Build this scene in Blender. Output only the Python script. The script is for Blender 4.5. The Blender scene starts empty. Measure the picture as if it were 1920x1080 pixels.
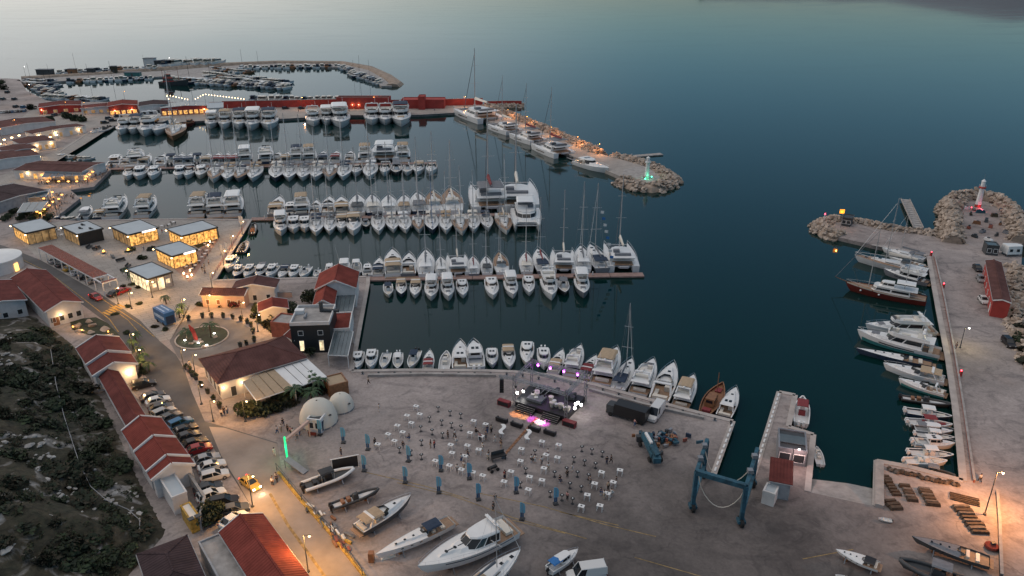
import bpy, bmesh, math, random
from mathutils import Vector, Matrix
R = math.radians
rnd = random.Random(7)
scene = bpy.context.scene
COL = scene.collection

# ---------------------------------------------------------------- camera
CAM_H = 80.0; FPX = 1420.0; HOR = -60.0            # camera height, focal length in photo pixels, horizon row
PITCH = math.atan((540 - HOR) / FPX)
cam_d = bpy.data.cameras.new('camera'); cam = bpy.data.objects.new('camera', cam_d); COL.objects.link(cam)
cam.location = (0, 0, CAM_H); cam.rotation_euler = (R(90) - PITCH, 0, 0)
cam_d.sensor_width = 36; cam_d.lens = FPX / 1920 * 36; cam_d.clip_end = 20000; cam_d.clip_start = 1
scene.camera = cam
scene.render.resolution_x = 1024; scene.render.resolution_y = 576

# ---------------------------------------------------------------- sky and dusk light
SUN_AZ = R(-66); SUN_EL = R(14)                   # the sun has just gone down to the left of the frame
world = bpy.data.worlds.new('World'); scene.world = world; world.use_nodes = True
wn = world.node_tree; bgn = wn.nodes['Background']
sky = wn.nodes.new('ShaderNodeTexSky'); sky.sky_type = 'NISHITA'; sky.sun_disc = False
sky.sun_elevation = SUN_EL; sky.sun_rotation = SUN_AZ
sky.air_density = 1.3; sky.dust_density = 0.0; sky.ozone_density = 8; sky.altitude = 50
hs = wn.nodes.new('ShaderNodeHueSaturation'); hs.inputs['Saturation'].default_value = .88; hs.inputs['Value'].default_value = .62; hs.inputs['Hue'].default_value = .482
wn.links.new(sky.outputs[0], hs.inputs['Color'])
# thin cloud over the whole sky, denser towards the sunset side and drawn out in faint streaks
def wnode(t, **k):
    n = wn.nodes.new(t)
    for a_, v_ in k.items(): setattr(n, a_, v_)
    return n
wtc = wnode('ShaderNodeTexCoord'); wdot = wnode('ShaderNodeVectorMath', operation='DOT_PRODUCT'); wdot.inputs[1].default_value = (math.sin(SUN_AZ) * .97, math.cos(SUN_AZ) * .97, .24)
wmr = wnode('ShaderNodeMapRange', interpolation_type='SMOOTHSTEP'); wmr.inputs['From Min'].default_value = .2; wmr.inputs['From Max'].default_value = 1.0; wmr.inputs['To Min'].default_value = .02; wmr.inputs['To Max'].default_value = .82
wmp = wnode('ShaderNodeMapping'); wmp.inputs['Scale'].default_value = (1, 1, 9); wnz = wnode('ShaderNodeTexNoise'); wnz.inputs['Scale'].default_value = 2.2; wnz.inputs['Detail'].default_value = 4
wst = wnode('ShaderNodeMapRange'); wst.inputs['From Min'].default_value = .35; wst.inputs['From Max'].default_value = .7; wst.inputs['To Min'].default_value = .85; wst.inputs['To Max'].default_value = 1.15
wml = wnode('ShaderNodeMath', operation='MULTIPLY', use_clamp=True); veil = wnode('ShaderNodeMixRGB'); veil.inputs[2].default_value = (6.3, 5.9, 5.65, 1)
wn.links.new(wtc.outputs['Generated'], wdot.inputs[0]); wn.links.new(wdot.outputs['Value'], wmr.inputs['Value']); wn.links.new(wtc.outputs['Generated'], wmp.inputs['Vector']); wn.links.new(wmp.outputs[0], wnz.inputs['Vector'])
wn.links.new(wnz.outputs['Fac'], wst.inputs['Value']); wn.links.new(wmr.outputs[0], wml.inputs[0]); wn.links.new(wst.outputs[0], wml.inputs[1])
wsx = wnode('ShaderNodeSeparateXYZ'); wzn = wnode('ShaderNodeMapRange', interpolation_type='SMOOTHSTEP'); wzn.inputs['From Min'].default_value = .62; wzn.inputs['From Max'].default_value = 1.0; wzn.inputs['To Max'].default_value = .95
wad = wnode('ShaderNodeMath', operation='ADD', use_clamp=True); wn.links.new(wtc.outputs['Generated'], wsx.inputs[0]); wn.links.new(wsx.outputs['Z'], wzn.inputs['Value']); wn.links.new(wml.outputs[0], wad.inputs[0]); wn.links.new(wzn.outputs[0], wad.inputs[1])
wn.links.new(wad.outputs[0], veil.inputs['Fac']); wn.links.new(hs.outputs[0], veil.inputs[1]); wn.links.new(veil.outputs[0], bgn.inputs['Color'])
bgn.inputs['Strength'].default_value = 0.1
sun_d = bpy.data.lights.new('sun', 'SUN'); sun = bpy.data.objects.new('sun', sun_d); COL.objects.link(sun)
sun_d.energy = 0.25; sun_d.angle = R(25); sun_d.color = (1, .82, .7)
sun.rotation_euler = (R(90) - R(14), 0, -SUN_AZ + math.pi)
scene.view_settings.view_transform = 'Standard'; scene.view_settings.look = 'None'
scene.view_settings.exposure = 0.75; scene.view_settings.gamma = 1
scene.cycles.max_bounces = 5; scene.cycles.diffuse_bounces = 2; scene.cycles.glossy_bounces = 3
scene.cycles.transmission_bounces = 3; scene.cycles.sample_clamp_indirect = 4
scene.cycles.caustics_reflective = False; scene.cycles.caustics_refractive = False
scene.cycles.use_light_tree = True

# ---------------------------------------------------------------- measuring helpers
SP, CP = math.sin(PITCH), math.cos(PITCH)
def at(px, py, z=0.0):
    """point of the place at height z that the photograph shows at (px, py)"""
    u = (px - 960) / FPX; v = (py - 540) / FPX
    t = (CAM_H - z) / (SP + v * CP)
    return Vector((u * t, (CP - v * SP) * t, z))
G = 1.2                                             # level of the quays above the water
def P2(px, py, z=G): p = at(px, py, z); return (p.x, p.y)

# ---------------------------------------------------------------- materials
MATS = {}
def mat(name, col, rough=.6, metal=0.0, var=.0, vscale=.3, bump=0.0, bscale=3.0, spec=.5, emit=None, estr=0.0, col2=None, alpha=None, trans=0.0, detail=5):
    if name in MATS: return MATS[name]
    m = bpy.data.materials.new(name); m.use_nodes = True; MATS[name] = m
    nt = m.node_tree; b = nt.nodes['Principled BSDF']
    b.inputs['Base Color'].default_value = (*col, 1); b.inputs['Roughness'].default_value = rough
    b.inputs['Metallic'].default_value = metal; b.inputs['Specular IOR Level'].default_value = spec
    if trans: b.inputs['Transmission Weight'].default_value = trans
    if alpha is not None: b.inputs['Alpha'].default_value = alpha
    if emit: b.inputs['Emission Color'].default_value = (*emit, 1); b.inputs['Emission Strength'].default_value = estr
    if var or col2:
        tc = nt.nodes.new('ShaderNodeTexCoord'); n = nt.nodes.new('ShaderNodeTexNoise')
        n.inputs['Scale'].default_value = vscale; n.inputs['Detail'].default_value = detail; n.inputs['Roughness'].default_value = .62
        r = nt.nodes.new('ShaderNodeValToRGB')
        c2 = col2 or tuple(max(0, c * (1 - var)) for c in col)
        c1 = col if col2 else tuple(min(1, c * (1 + var)) for c in col)
        r.color_ramp.elements[0].color = (*c2, 1); r.color_ramp.elements[1].color = (*c1, 1)
        r.color_ramp.elements[0].position = .35; r.color_ramp.elements[1].position = .66
        nt.links.new(tc.outputs['Object'], n.inputs['Vector']); nt.links.new(n.outputs['Fac'], r.inputs['Fac'])
        nt.links.new(r.outputs['Color'], b.inputs['Base Color'])
    if bump:
        tc = nt.nodes.new('ShaderNodeTexCoord'); n = nt.nodes.new('ShaderNodeTexNoise'); n.inputs['Scale'].default_value = bscale
        n.inputs['Detail'].default_value = 4
        bp = nt.nodes.new('ShaderNodeBump'); bp.inputs['Strength'].default_value = bump; bp.inputs['Distance'].default_value = .1
        nt.links.new(tc.outputs['Object'], n.inputs['Vector']); nt.links.new(n.outputs['Fac'], bp.inputs['Height'])
        nt.links.new(bp.outputs['Normal'], b.inputs['Normal'])
    return m

def tile_mat(name, col, pitch=.9, var=.25, axis='X'):
    """clay roofing: rows of ribs running down the slope, weathered"""
    m = mat(name, col, .9, var=var, vscale=.35, spec=.12)
    nt = m.node_tree; b = nt.nodes['Principled BSDF']
    tc = nt.nodes.new('ShaderNodeTexCoord'); w = nt.nodes.new('ShaderNodeTexWave'); w.bands_direction = axis
    w.inputs['Scale'].default_value = .55 / pitch; w.inputs['Distortion'].default_value = .4
    bp = nt.nodes.new('ShaderNodeBump'); bp.inputs['Strength'].default_value = .5; bp.inputs['Distance'].default_value = .12
    nt.links.new(tc.outputs['Object'], w.inputs['Vector']); nt.links.new(w.outputs['Fac'], bp.inputs['Height'])
    nt.links.new(bp.outputs['Normal'], b.inputs['Normal'])
    return m

M = {}
M['white'] = mat('gelcoat white', (.74, .74, .73), .28, var=.05, vscale=.4)
M['cream'] = mat('gelcoat cream', (.66, .61, .53), .35, var=.06, vscale=.4)
M['deckgrey'] = mat('non slip deck', (.60, .60, .60), .6, var=.06, vscale=1)
M['teak'] = mat('teak deck', (.30, .19, .12), .6, var=.15, vscale=2)
M['glass'] = mat('dark boat glass', (.012, .016, .02), .08)
M['black'] = mat('black plastic', (.015, .015, .017), .45)
M['dark'] = mat('dark grey paint', (.05, .055, .06), .5, var=.15)
M['navy'] = mat('navy canvas', (.022, .04, .075), .85, var=.15, vscale=2)
M['blue'] = mat('blue canvas', (.03, .16, .42), .8, var=.15, vscale=2)
M['tan'] = mat('tan canvas', (.40, .30, .20), .85, var=.1, vscale=2)
M['greyc'] = mat('grey canvas', (.17, .18, .20), .85, var=.12, vscale=2)
M['maroon'] = mat('maroon canvas', (.20, .03, .035), .8, var=.12, vscale=2)
M['redhull'] = mat('oxblood hull', (.13, .022, .016), .4, var=.15)
M['wood'] = mat('varnished wood', (.24, .11, .05), .5, var=.25, vscale=2)
M['tealhull'] = mat('teal hull', (.03, .15, .15), .35)
M['chrome'] = mat('stainless tube', (.55, .56, .58), .3, .8)
M['mast'] = mat('anodised mast', (.45, .45, .45), .45, .3)
M['rubber'] = mat('hypalon grey', (.35, .36, .38), .7, var=.06)
M['steel'] = mat('galvanised steel', (.30, .31, .33), .5, .6, var=.15)
M['bluepaint'] = mat('blue crane paint', (.022, .085, .125), .6, var=.4, vscale=1)
M['plaster'] = mat('white plaster', (.66, .64, .62), .85, var=.1, vscale=.5)
M['pink'] = mat('pink plaster', (.58, .40, .32), .85, var=.1, vscale=.6)
M['greywall'] = mat('grey render', (.34, .34, .35), .85, var=.2, vscale=.6)
M['concrete'] = mat('concrete', (.33, .31, .295), .85, var=.22, vscale=.6, bump=.2)
M['roofred'] = tile_mat('red clay tiles', (.145, .043, .038))
M['rooforange'] = tile_mat('orange clay tiles', (.195, .046, .036))
M['roofbrown'] = tile_mat('brown clay tiles', (.115, .055, .05))
M['roofdark'] = tile_mat('dark roof sheet', (.06, .04, .043))
M['membrane'] = mat('pale roof membrane', (.44, .49, .52), .7, var=.07, vscale=.25)
M['darkmetal'] = mat('dark metal frame', (.03, .033, .036), .5, .3)
M['slat'] = mat('rust brown slat', (.30, .09, .06), .7, var=.2, vscale=1)
M['redwall'] = mat('red painted wall', (.36, .045, .035), .8, var=.2, vscale=.25)
M['asphalt'] = mat('asphalt', (.062, .061, .06), .9, var=.25, vscale=.5, bump=.2, bscale=8)
M['leaf'] = mat('foliage', (.036, .053, .022), .8, var=.5, vscale=.6)
M['leafdark'] = mat('dark foliage', (.024, .034, .018), .85, var=.5, vscale=.5)
M['leafbrown'] = mat('dry scrub', (.055, .047, .03), .9, var=.45, vscale=.5)
M['palm'] = mat('palm frond', (.03, .07, .025), .7, var=.35, vscale=1)
M['bark'] = mat('bark', (.07, .05, .035), .9, var=.3, vscale=2)
M['rock'] = mat('limestone boulder', (.42, .345, .285), .9, var=.28, vscale=.35, bump=.6, bscale=1.2)
M['rock2'] = mat('weathered boulder', (.30, .235, .185), .9, var=.3, vscale=.35, bump=.6, bscale=1.2)
M['tyre'] = mat('tyre rubber', (.012, .012, .012), .8)
M['yellowline'] = mat('worn yellow paint', (.42, .26, .05), .8, var=.45, vscale=1.5)
M['fadedline'] = mat('faded yellow paint', (.27, .19, .085), .85, var=.45, vscale=1.2)
M['whiteline'] = mat('worn white paint', (.55, .55, .53), .8, var=.3, vscale=1.5)
M['skin'] = mat('skin', (.45, .27, .19), .6)
M['hair'] = mat('dark hair', (.02, .014, .01), .7)
def emis(name, col, s):
    return mat(name, tuple(c * .5 for c in col), .5, emit=col, estr=s)
M['warmglass'] = emis('warm lit glass', (1, .52, .14), 1.6)
M['warmglow'] = emis('amber bulb', (1, .42, .09), 2.2)
M['whiteglass'] = emis('white lit glass', (1, .86, .58), 1.5)
M['bulb'] = emis('warm white bulb', (1, .68, .34), 7)
M['coolbulb'] = emis('cool white bulb', (1, .95, .9), 9)
M['signlight'] = emis('backlit sign', (1, .9, .85), 1.6)
M['taillight'] = emis('red tail lamp', (1, .03, .02), 3)
M['headlight'] = emis('white head lamp', (1, .85, .65), 20)
M['neon'] = emis('green neon', (.02, 1, .35), .55)
M['green'] = emis('green beacon', (.05, 1, .5), 8)
M['redlamp'] = emis('red beacon', (1, .05, .08), 6)
M['orangelamp'] = emis('orange lit sign', (1, .38, .03), .8)
M['magenta'] = emis('magenta stage lamp', (.75, .12, 1), 6)

# ---------------------------------------------------------------- mesh builder
class MB:
    def __init__(s): s.v = []; s.f = []; s.m = []
    def add(s, vs, fs, mi=0):
        k = len(s.v); s.v += [tuple(p) for p in vs]; s.f += [[i + k for i in f] for f in fs]; s.m += [mi] * len(fs); return s
    def box(s, c, d, rz=0, mi=0, taper=1.0):
        x, y, z = c; a, b, h = d[0] / 2, d[1] / 2, d[2] / 2; ca, sa = math.cos(rz), math.sin(rz); vs = []
        for zz, t in ((-h, 1), (h, taper)):
            for p, q in ((-a, -b), (a, -b), (a, b), (-a, b)):
                p *= t; q *= t; vs.append((x + p * ca - q * sa, y + p * sa + q * ca, z + zz))
        return s.add(vs, [(3, 2, 1, 0), (4, 5, 6, 7), (0, 1, 5, 4), (1, 2, 6, 5), (2, 3, 7, 6), (3, 0, 4, 7)], mi)
    def bar(s, p, q, w, h=None, mi=0):
        p, q = Vector(p), Vector(q); h = h or w; d = (q - p).normalized()
        up = Vector((0, 0, 1)) if abs(d.z) < .95 else Vector((1, 0, 0))
        r = d.cross(up).normalized(); u = r.cross(d).normalized(); vs = []
        for o in (p, q):
            for i, j in ((-1, -1), (1, -1), (1, 1), (-1, 1)): vs.append(o + r * i * w / 2 + u * j * h / 2)
        return s.add(vs, [(3, 2, 1, 0), (4, 5, 6, 7), (0, 1, 5, 4), (1, 2, 6, 5), (2, 3, 7, 6), (3, 0, 4, 7)], mi)
    def tube(s, p, q, r0, r1=None, n=6, mi=0):
        p, q = Vector(p), Vector(q); r1 = r0 if r1 is None else r1; d = (q - p).normalized()
        up = Vector((0, 0, 1)) if abs(d.z) < .95 else Vector((1, 0, 0))
        a = d.cross(up).normalized(); b = a.cross(d).normalized(); vs = []
        for o, rr in ((p, r0), (q, r1)):
            for i in range(n):
                t = 2 * math.pi * i / n; vs.append(o + a * math.cos(t) * rr + b * math.sin(t) * rr)
        fs = [(i, (i + 1) % n, n + (i + 1) % n, n + i) for i in range(n)] + [tuple(range(n))[::-1], tuple(range(n, 2 * n))]
        return s.add(vs, fs, mi)
    def path(s, pts, r, n=5, mi=0):
        for a, b in zip(pts, pts[1:]): s.tube(a, b, r, n=n, mi=mi)
        return s
    def lathe(s, prof, n=12, c=(0, 0, 0), mi=0):
        vs = []; fs = []
        for r, z in prof:
            for i in range(n):
                t = 2 * math.pi * i / n; vs.append((c[0] + r * math.cos(t), c[1] + r * math.sin(t), c[2] + z))
        for k in range(len(prof) - 1):
            for i in range(n): fs.append((k * n + i, k * n + (i + 1) % n, (k + 1) * n + (i + 1) % n, (k + 1) * n + i))
        fs.append(tuple(range(n))[::-1]); fs.append(tuple(range((len(prof) - 1) * n, len(prof) * n)))
        return s.add(vs, fs, mi)
    def prism(s, poly, z0, z1, mi=0, top=None, cap=True):
        """poly: plan outline (counter-clockwise); top: another outline for the upper face"""
        n = len(poly); top = top or poly
        vs = [(x, y, z0) for x, y in poly] + [(x, y, z1) for x, y in top]
        fs = [(i, (i + 1) % n, n + (i + 1) % n, n + i) for i in range(n)]
        if cap: fs += [tuple(range(n))[::-1], tuple(range(n, 2 * n))]
        return s.add(vs, fs, mi)
    def loft(s, secs, mi=0, closed=False, caps=True):
        n = len(secs[0]); vs = [p for sec in secs for p in sec]; fs = []
        for k in range(len(secs) - 1):
            for i in range(n if closed else n - 1):
                j = (i + 1) % n; fs.append((k * n + i, k * n + j, (k + 1) * n + j, (k + 1) * n + i))
        if caps: fs.append(tuple(range(n))[::-1]); fs.append(tuple(range((len(secs) - 1) * n, len(secs) * n)))
        return s.add(vs, fs, mi)
    def quad(s, *p, mi=0): return s.add(p, [tuple(range(len(p)))], mi)
    def mesh(s, name, mats, smooth=None):
        me = bpy.data.meshes.new(name); me.from_pydata(s.v, [], s.f)
        for m in (mats if isinstance(mats, (list, tuple)) else [mats]): me.materials.append(M[m] if isinstance(m, str) else m)
        me.polygons.foreach_set('material_index', s.m)
        bm = bmesh.new(); bm.from_mesh(me)
        bmesh.ops.recalc_face_normals(bm, faces=bm.faces)
        if smooth:
            for f in bm.faces: f.smooth = True
            for e in bm.edges:
                if len(e.link_faces) == 2 and e.calc_face_angle(0) > R(smooth): e.smooth = False
        bm.to_mesh(me); bm.free(); me.update()
        return me
    def build(s, name, mats, parent=None, loc=None, rz=None, smooth=None):
        o = bpy.data.objects.new(name, s.mesh(name, mats, smooth)); COL.objects.link(o)
        if parent: o.parent = parent
        if loc is not None: o.location = loc
        if rz is not None: o.rotation_euler.z = rz
        return o

USED = {}
def tag(o, label=None, cat=None, group=None, kind=None):
    if label: o['label'] = label
    if cat: o['category'] = cat
    if group: o['group'] = group
    if kind: o['kind'] = kind
    return o
def thing(name, label, cat, loc=(0, 0, 0), rz=0, group=None):
    o = bpy.data.objects.new(name, None); o.empty_display_size = .5; COL.objects.link(o)
    o.location = loc; o.rotation_euler.z = rz
    return tag(o, label, cat, group)
CHILD = {}
def kids(o):
    return [c for c in o.children]
def template(fn, *a, **k):
    """a builder run once; its objects are then copied for every instance"""
    return fn(*a, **k)
def snapshot(o):
    return (o, [(c, [(g, []) for g in c.children]) for c in o.children])
def copy_tree(snap, parent=None):
    o, ch = snap; c = o.copy(); COL.objects.link(c)
    if parent: c.parent = parent
    for k in ch: copy_tree(k, c)
    return c
def ordinal(n):
    W = ['first', 'second', 'third', 'fourth', 'fifth', 'sixth', 'seventh', 'eighth', 'ninth', 'tenth', 'eleventh', 'twelfth',
         'thirteenth', 'fourteenth', 'fifteenth', 'sixteenth', 'seventeenth', 'eighteenth', 'nineteenth', 'twentieth']
    if n <= 20: return W[n - 1]
    return {2: 'twenty-', 3: 'thirty-', 4: 'forty-', 5: 'fifty-', 6: 'sixty-', 7: 'seventy-', 8: 'eighty-'}[n // 10] + W[n % 10 - 1] if n % 10 else {2: 'twentieth', 3: 'thirtieth', 4: 'fortieth', 5: 'fiftieth', 6: 'sixtieth', 7: 'seventieth', 8: 'eightieth'}[n // 10]
def point_light(parent, loc, power, col=(1, .62, .28), radius=.25, spot=None):
    d = bpy.data.lights.new('lamp_light', 'SPOT' if spot else 'POINT'); d.energy = power; d.color = col; d.shadow_soft_size = radius
    o = bpy.data.objects.new('lamp_light', d); COL.objects.link(o); o.location = loc
    if spot: d.spot_size = R(spot); d.spot_blend = .6
    if parent: o.parent = parent
    return o
def area_inside(poly, p):
    x, y = p; c = False; n = len(poly); j = n - 1
    for i in range(n):
        xi, yi = poly[i]; xj, yj = poly[j]
        if (yi > y) != (yj > y) and x < (xj - xi) * (y - yi) / (yj - yi) + xi: c = not c
        j = i
    return c

# ================================================================ SETTING: water, quays, roads
def water_mat():
    m = mat('sea water', (.0015, .019, .018), .045, spec=.38)
    nt = m.node_tree; b = nt.nodes['Principled BSDF']; b.inputs['IOR'].default_value = 1.33
    tc = nt.nodes.new('ShaderNodeTexCoord')
    n = nt.nodes.new('ShaderNodeTexNoise'); n.inputs['Scale'].default_value = .35; n.inputs['Detail'].default_value = 3
    n2 = nt.nodes.new('ShaderNodeTexNoise'); n2.inputs['Scale'].default_value = .03; n2.inputs['Detail'].default_value = 3
    mp = nt.nodes.new('ShaderNodeMapping'); mp.inputs['Scale'].default_value = (.35, 1, 1)
    bp = nt.nodes.new('ShaderNodeBump'); bp.inputs['Strength'].default_value = .04; bp.inputs['Distance'].default_value = .25
    nt.links.new(tc.outputs['Object'], n.inputs['Vector']); nt.links.new(n.outputs['Fac'], bp.inputs['Height'])
    nt.links.new(bp.outputs['Normal'], b.inputs['Normal'])
    # cat's-paws and slicks: the surface is rougher where the breeze touches it
    nt.links.new(tc.outputs['Object'], mp.inputs['Vector']); nt.links.new(mp.outputs['Vector'], n2.inputs['Vector'])
    mr = nt.nodes.new('ShaderNodeMapRange'); mr.inputs['From Min'].default_value = .4; mr.inputs['From Max'].default_value = .65
    mr.inputs['To Min'].default_value = .03; mr.inputs['To Max'].default_value = .09
    nt.links.new(n2.outputs['Fac'], mr.inputs['Value']); nt.links.new(mr.outputs['Result'], b.inputs['Roughness'])
    return m
M['water'] = water_mat()
w = MB(); w.quad((-9000, -500, 0), (9000, -500, 0), (9000, 14000, 0), (-9000, 14000, 0))
tag(w.build('water', 'water'), kind='structure')

def yard_mat():
    m = mat('yard concrete', (.30, .272, .255), .8)
    nt = m.node_tree; b = nt.nodes['Principled BSDF']; L = nt.links.new
    tc = nt.nodes.new('ShaderNodeTexCoord')
    def noise(scale, det=6, rough=.6, dist=0):
        n = nt.nodes.new('ShaderNodeTexNoise'); n.inputs['Scale'].default_value = scale; n.inputs['Detail'].default_value = det
        n.inputs['Roughness'].default_value = rough; n.inputs['Distortion'].default_value = dist
        L(tc.outputs['Object'], n.inputs['Vector']); return n
    def ramp(src, p0, c0, p1, c1):
        r = nt.nodes.new('ShaderNodeValToRGB'); e = r.color_ramp.elements
        e[0].position = p0; e[0].color = (*c0, 1); e[1].position = p1; e[1].color = (*c1, 1); L(src, r.inputs['Fac']); return r
    def mix(a, b_, fac, mode='MIX'):
        x = nt.nodes.new('ShaderNodeMixRGB'); x.blend_type = mode
        if isinstance(fac, float): x.inputs['Fac'].default_value = fac
        else: L(fac, x.inputs['Fac'])
        L(a, x.inputs[1]); L(b_, x.inputs[2]); return x.outputs[0]
    a = ramp(noise(.045, 7, .65, .6).outputs['Fac'], .34, (.21, .182, .172), .64, (.40, .345, .325))
    rust = ramp(noise(.02, 5).outputs['Fac'], .55, (0, 0, 0), .75, (.6, .6, .6))
    rc = nt.nodes.new('ShaderNodeRGB'); rc.outputs[0].default_value = (.36, .245, .19, 1)
    c = mix(a.outputs['Color'], rc.outputs[0], rust.outputs['Color'])
    st = ramp(noise(.25, 8, .7, 1.2).outputs['Fac'], .30, (.5, .5, .52), .5, (1, 1, 1))
    c = mix(c, st.outputs['Color'], 1.0, 'MULTIPLY')
    fine = ramp(noise(2.2, 4).outputs['Fac'], .3, (.82, .82, .82), .7, (1.1, 1.1, 1.1))
    c = mix(c, fine.outputs['Color'], 1.0, 'MULTIPLY')
    # the oily working apron round the lift and the slipway: darker, dirtier concrete with a ragged edge
    ds = nt.nodes.new('ShaderNodeVectorMath'); ds.operation = 'DISTANCE'; ap = at(1330, 1120, G); ds.inputs[1].default_value = (ap.x, ap.y, G); L(tc.outputs['Object'], ds.inputs[0])
    sm = nt.nodes.new('ShaderNodeMath'); sm.operation = 'MULTIPLY_ADD'; L(noise(.09, 6, .65, .5).outputs['Fac'], sm.inputs[0]); sm.inputs[1].default_value = 34; L(ds.outputs['Value'], sm.inputs[2])
    dk = nt.nodes.new('ShaderNodeMapRange'); dk.inputs['From Min'].default_value = 34; dk.inputs['From Max'].default_value = 62; dk.inputs['To Min'].default_value = .36; dk.inputs['To Max'].default_value = 1.0; L(sm.outputs[0], dk.inputs['Value'])
    c = mix(c, dk.outputs['Result'], 1.0, 'MULTIPLY')
    wv = nt.nodes.new('ShaderNodeTexWave'); wv.wave_type = 'RINGS'; wv.inputs['Scale'].default_value = .035; wv.inputs['Distortion'].default_value = 14; wv.inputs['Detail'].default_value = 2; wv.inputs['Detail Scale'].default_value = .35; L(tc.outputs['Object'], wv.inputs['Vector'])
    ty = ramp(wv.outputs['Fac'], .02, (.78, .78, .79), .07, (1, 1, 1)); tm = ramp(noise(.06, 4).outputs['Fac'], .45, (0, 0, 0), .62, (1, 1, 1))
    c = mix(c, mix(c, ty.outputs['Color'], 1.0, 'MULTIPLY'), tm.outputs['Color'])
    vo = nt.nodes.new('ShaderNodeTexVoronoi'); vo.feature = 'DISTANCE_TO_EDGE'; vo.inputs['Scale'].default_value = .045
    wob = nt.nodes.new('ShaderNodeMixRGB'); wob.blend_type = 'ADD'; wob.inputs[0].default_value = 1.0; L(tc.outputs['Object'], wob.inputs[1]); nn = nt.nodes.new('ShaderNodeVectorMath'); nn.operation = 'SCALE'; nn.inputs['Scale'].default_value = 9.0; L(noise(.12, 5).outputs['Color'], nn.inputs[0]); L(nn.outputs[0], wob.inputs[2]); L(wob.outputs[0], vo.inputs['Vector'])
    cr = ramp(vo.outputs['Distance'], .0, (.62, .62, .63), .008, (1, 1, 1))
    msk = ramp(noise(.05, 3).outputs['Fac'], .5, (0, 0, 0), .6, (1, 1, 1))
    c = mix(c, mix(c, cr.outputs['Color'], 1.0, 'MULTIPLY'), msk.outputs['Color'])
    L(c, b.inputs['Base Color'])
    return m
M['yard'] = yard_mat()
M['road'] = mat('road surface', (.092, .090, .092), .85, var=.22, vscale=.15, bump=.15, bscale=6)
M['drive'] = mat('worn concrete drive', (.27, .225, .195), .85, var=.25, vscale=.12, bump=.15, bscale=6)
M['paving'] = mat('pale plaza paving', (.36, .33, .30), .8, var=.12, vscale=.2)
_nt = M['paving'].node_tree; _b = _nt.nodes['Principled BSDF']; _src = _b.inputs['Base Color'].links[0].from_socket
_tc = _nt.nodes.new('ShaderNodeTexCoord'); _mp = _nt.nodes.new('ShaderNodeMapping'); _mp.inputs['Rotation'].default_value = (0, 0, R(-38)); _br = _nt.nodes.new('ShaderNodeTexBrick')
_br.inputs['Scale'].default_value = 1; _br.inputs['Brick Width'].default_value = 3.2; _br.inputs['Row Height'].default_value = 1.3; _br.inputs['Mortar Size'].default_value = .07; _br.inputs['Color1'].default_value = (1, 1, 1, 1); _br.inputs['Color2'].default_value = (.86, .86, .87, 1); _br.inputs['Mortar'].default_value = (.62, .62, .63, 1)
_mx = _nt.nodes.new('ShaderNodeMixRGB'); _mx.blend_type = 'MULTIPLY'; _mx.inputs[0].default_value = 1
_nt.links.new(_tc.outputs['Object'], _mp.inputs[0]); _nt.links.new(_mp.outputs[0], _br.inputs['Vector']); _nt.links.new(_src, _mx.inputs[1]); _nt.links.new(_br.outputs['Color'], _mx.inputs[2]); _nt.links.new(_mx.outputs[0], _b.inputs['Base Color'])
M['sett'] = mat('stone setts', (.15, .14, .137), .8, var=.2, vscale=.25)
M['quayedge'] = mat('quay coping', (.40, .36, .335), .8, var=.15, vscale=.4)
M['reddeck'] = mat('pontoon deck boards', (.30, .20, .175), .75, var=.18, vscale=.8)

def sheet(name, pts, z, m, kind='structure', depth=None, parent=None):
    pts = [p if len(p) == 2 else (p[0], p[1]) for p in pts]
    bm = bmesh.new(); vs = [bm.verts.new((x, y, z)) for x, y in pts]; f = bm.faces.new(vs)
    bmesh.ops.recalc_face_normals(bm, faces=bm.faces)
    if f.normal.z < 0: f.normal_flip()
    if depth:
        lo = [bm.verts.new((x, y, z - depth)) for x, y in pts]; n = len(pts)
        for i in range(n): bm.faces.new((vs[i], vs[(i + 1) % n], lo[(i + 1) % n], lo[i]))
    bmesh.ops.triangulate(bm, faces=[f]); bmesh.ops.recalc_face_normals(bm, faces=bm.faces)
    up = max(bm.faces, key=lambda q: abs(q.normal.z))
    if up.normal.z < 0: bmesh.ops.reverse_faces(bm, faces=bm.faces)
    me = bpy.data.meshes.new(name); bm.to_mesh(me); bm.free(); me.materials.append(M[m])
    o = bpy.data.objects.new(name, me); COL.objects.link(o)
    if parent: o.parent = parent
    elif kind: o['kind'] = kind
    return o
def px_poly(s, z=G): return [P2(*p, z) for p in s]

COAST = [(-700, 150), (14, 147), (36, 148), (50, 170), (85, 188), (105, 191), (400, 191), (640, 190), (900, 192), (911, 201),
  (872, 210), (787, 215), (655, 216), (577, 220), (522, 223), (390, 226), (350, 228), (205, 236), (178, 241), (110, 286), (62, 303), (190, 305),
  (208, 318), (176, 350), (132, 356), (150, 372), (100, 411), (150, 414), (325, 411), (470, 412), (401, 526), (590, 521), (690, 519),
  (690, 532), (659, 696), (760, 694), (900, 695), (962, 697), (1037, 704), (1117, 722), (1210, 748), (1310, 774), (1374, 790),
  (1337, 892), (1405, 913), (1422, 862), (1440, 805), (1461, 735), (1491, 741), (1478, 800), (1525, 815), (1514, 922)]
RAMP0 = [(1514, 922), (1643, 950)]
COAST2 = [(1643, 950), (1645, 865), (1702, 875), (1806, 902), (1800, 840), (1791, 762), (1778, 675), (1758, 574), (1741, 480),
  (1688, 469), (1635, 459), (1579, 446), (1560, 442), (1548, 425), (1560, 413), (1616, 417), (1657, 426), (1703, 432), (1762, 440), (1771, 440), (1766, 385), (1784, 369), (1828, 368),
  (1885, 378), (1908, 400), (1918, 430), (1915, 500), (1894, 528), (1894, 590), (1906, 630), (1922, 705), (2000, 800), (2150, 1000), (2300, 1400), (-500, 1400), (-900, 400)]
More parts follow.
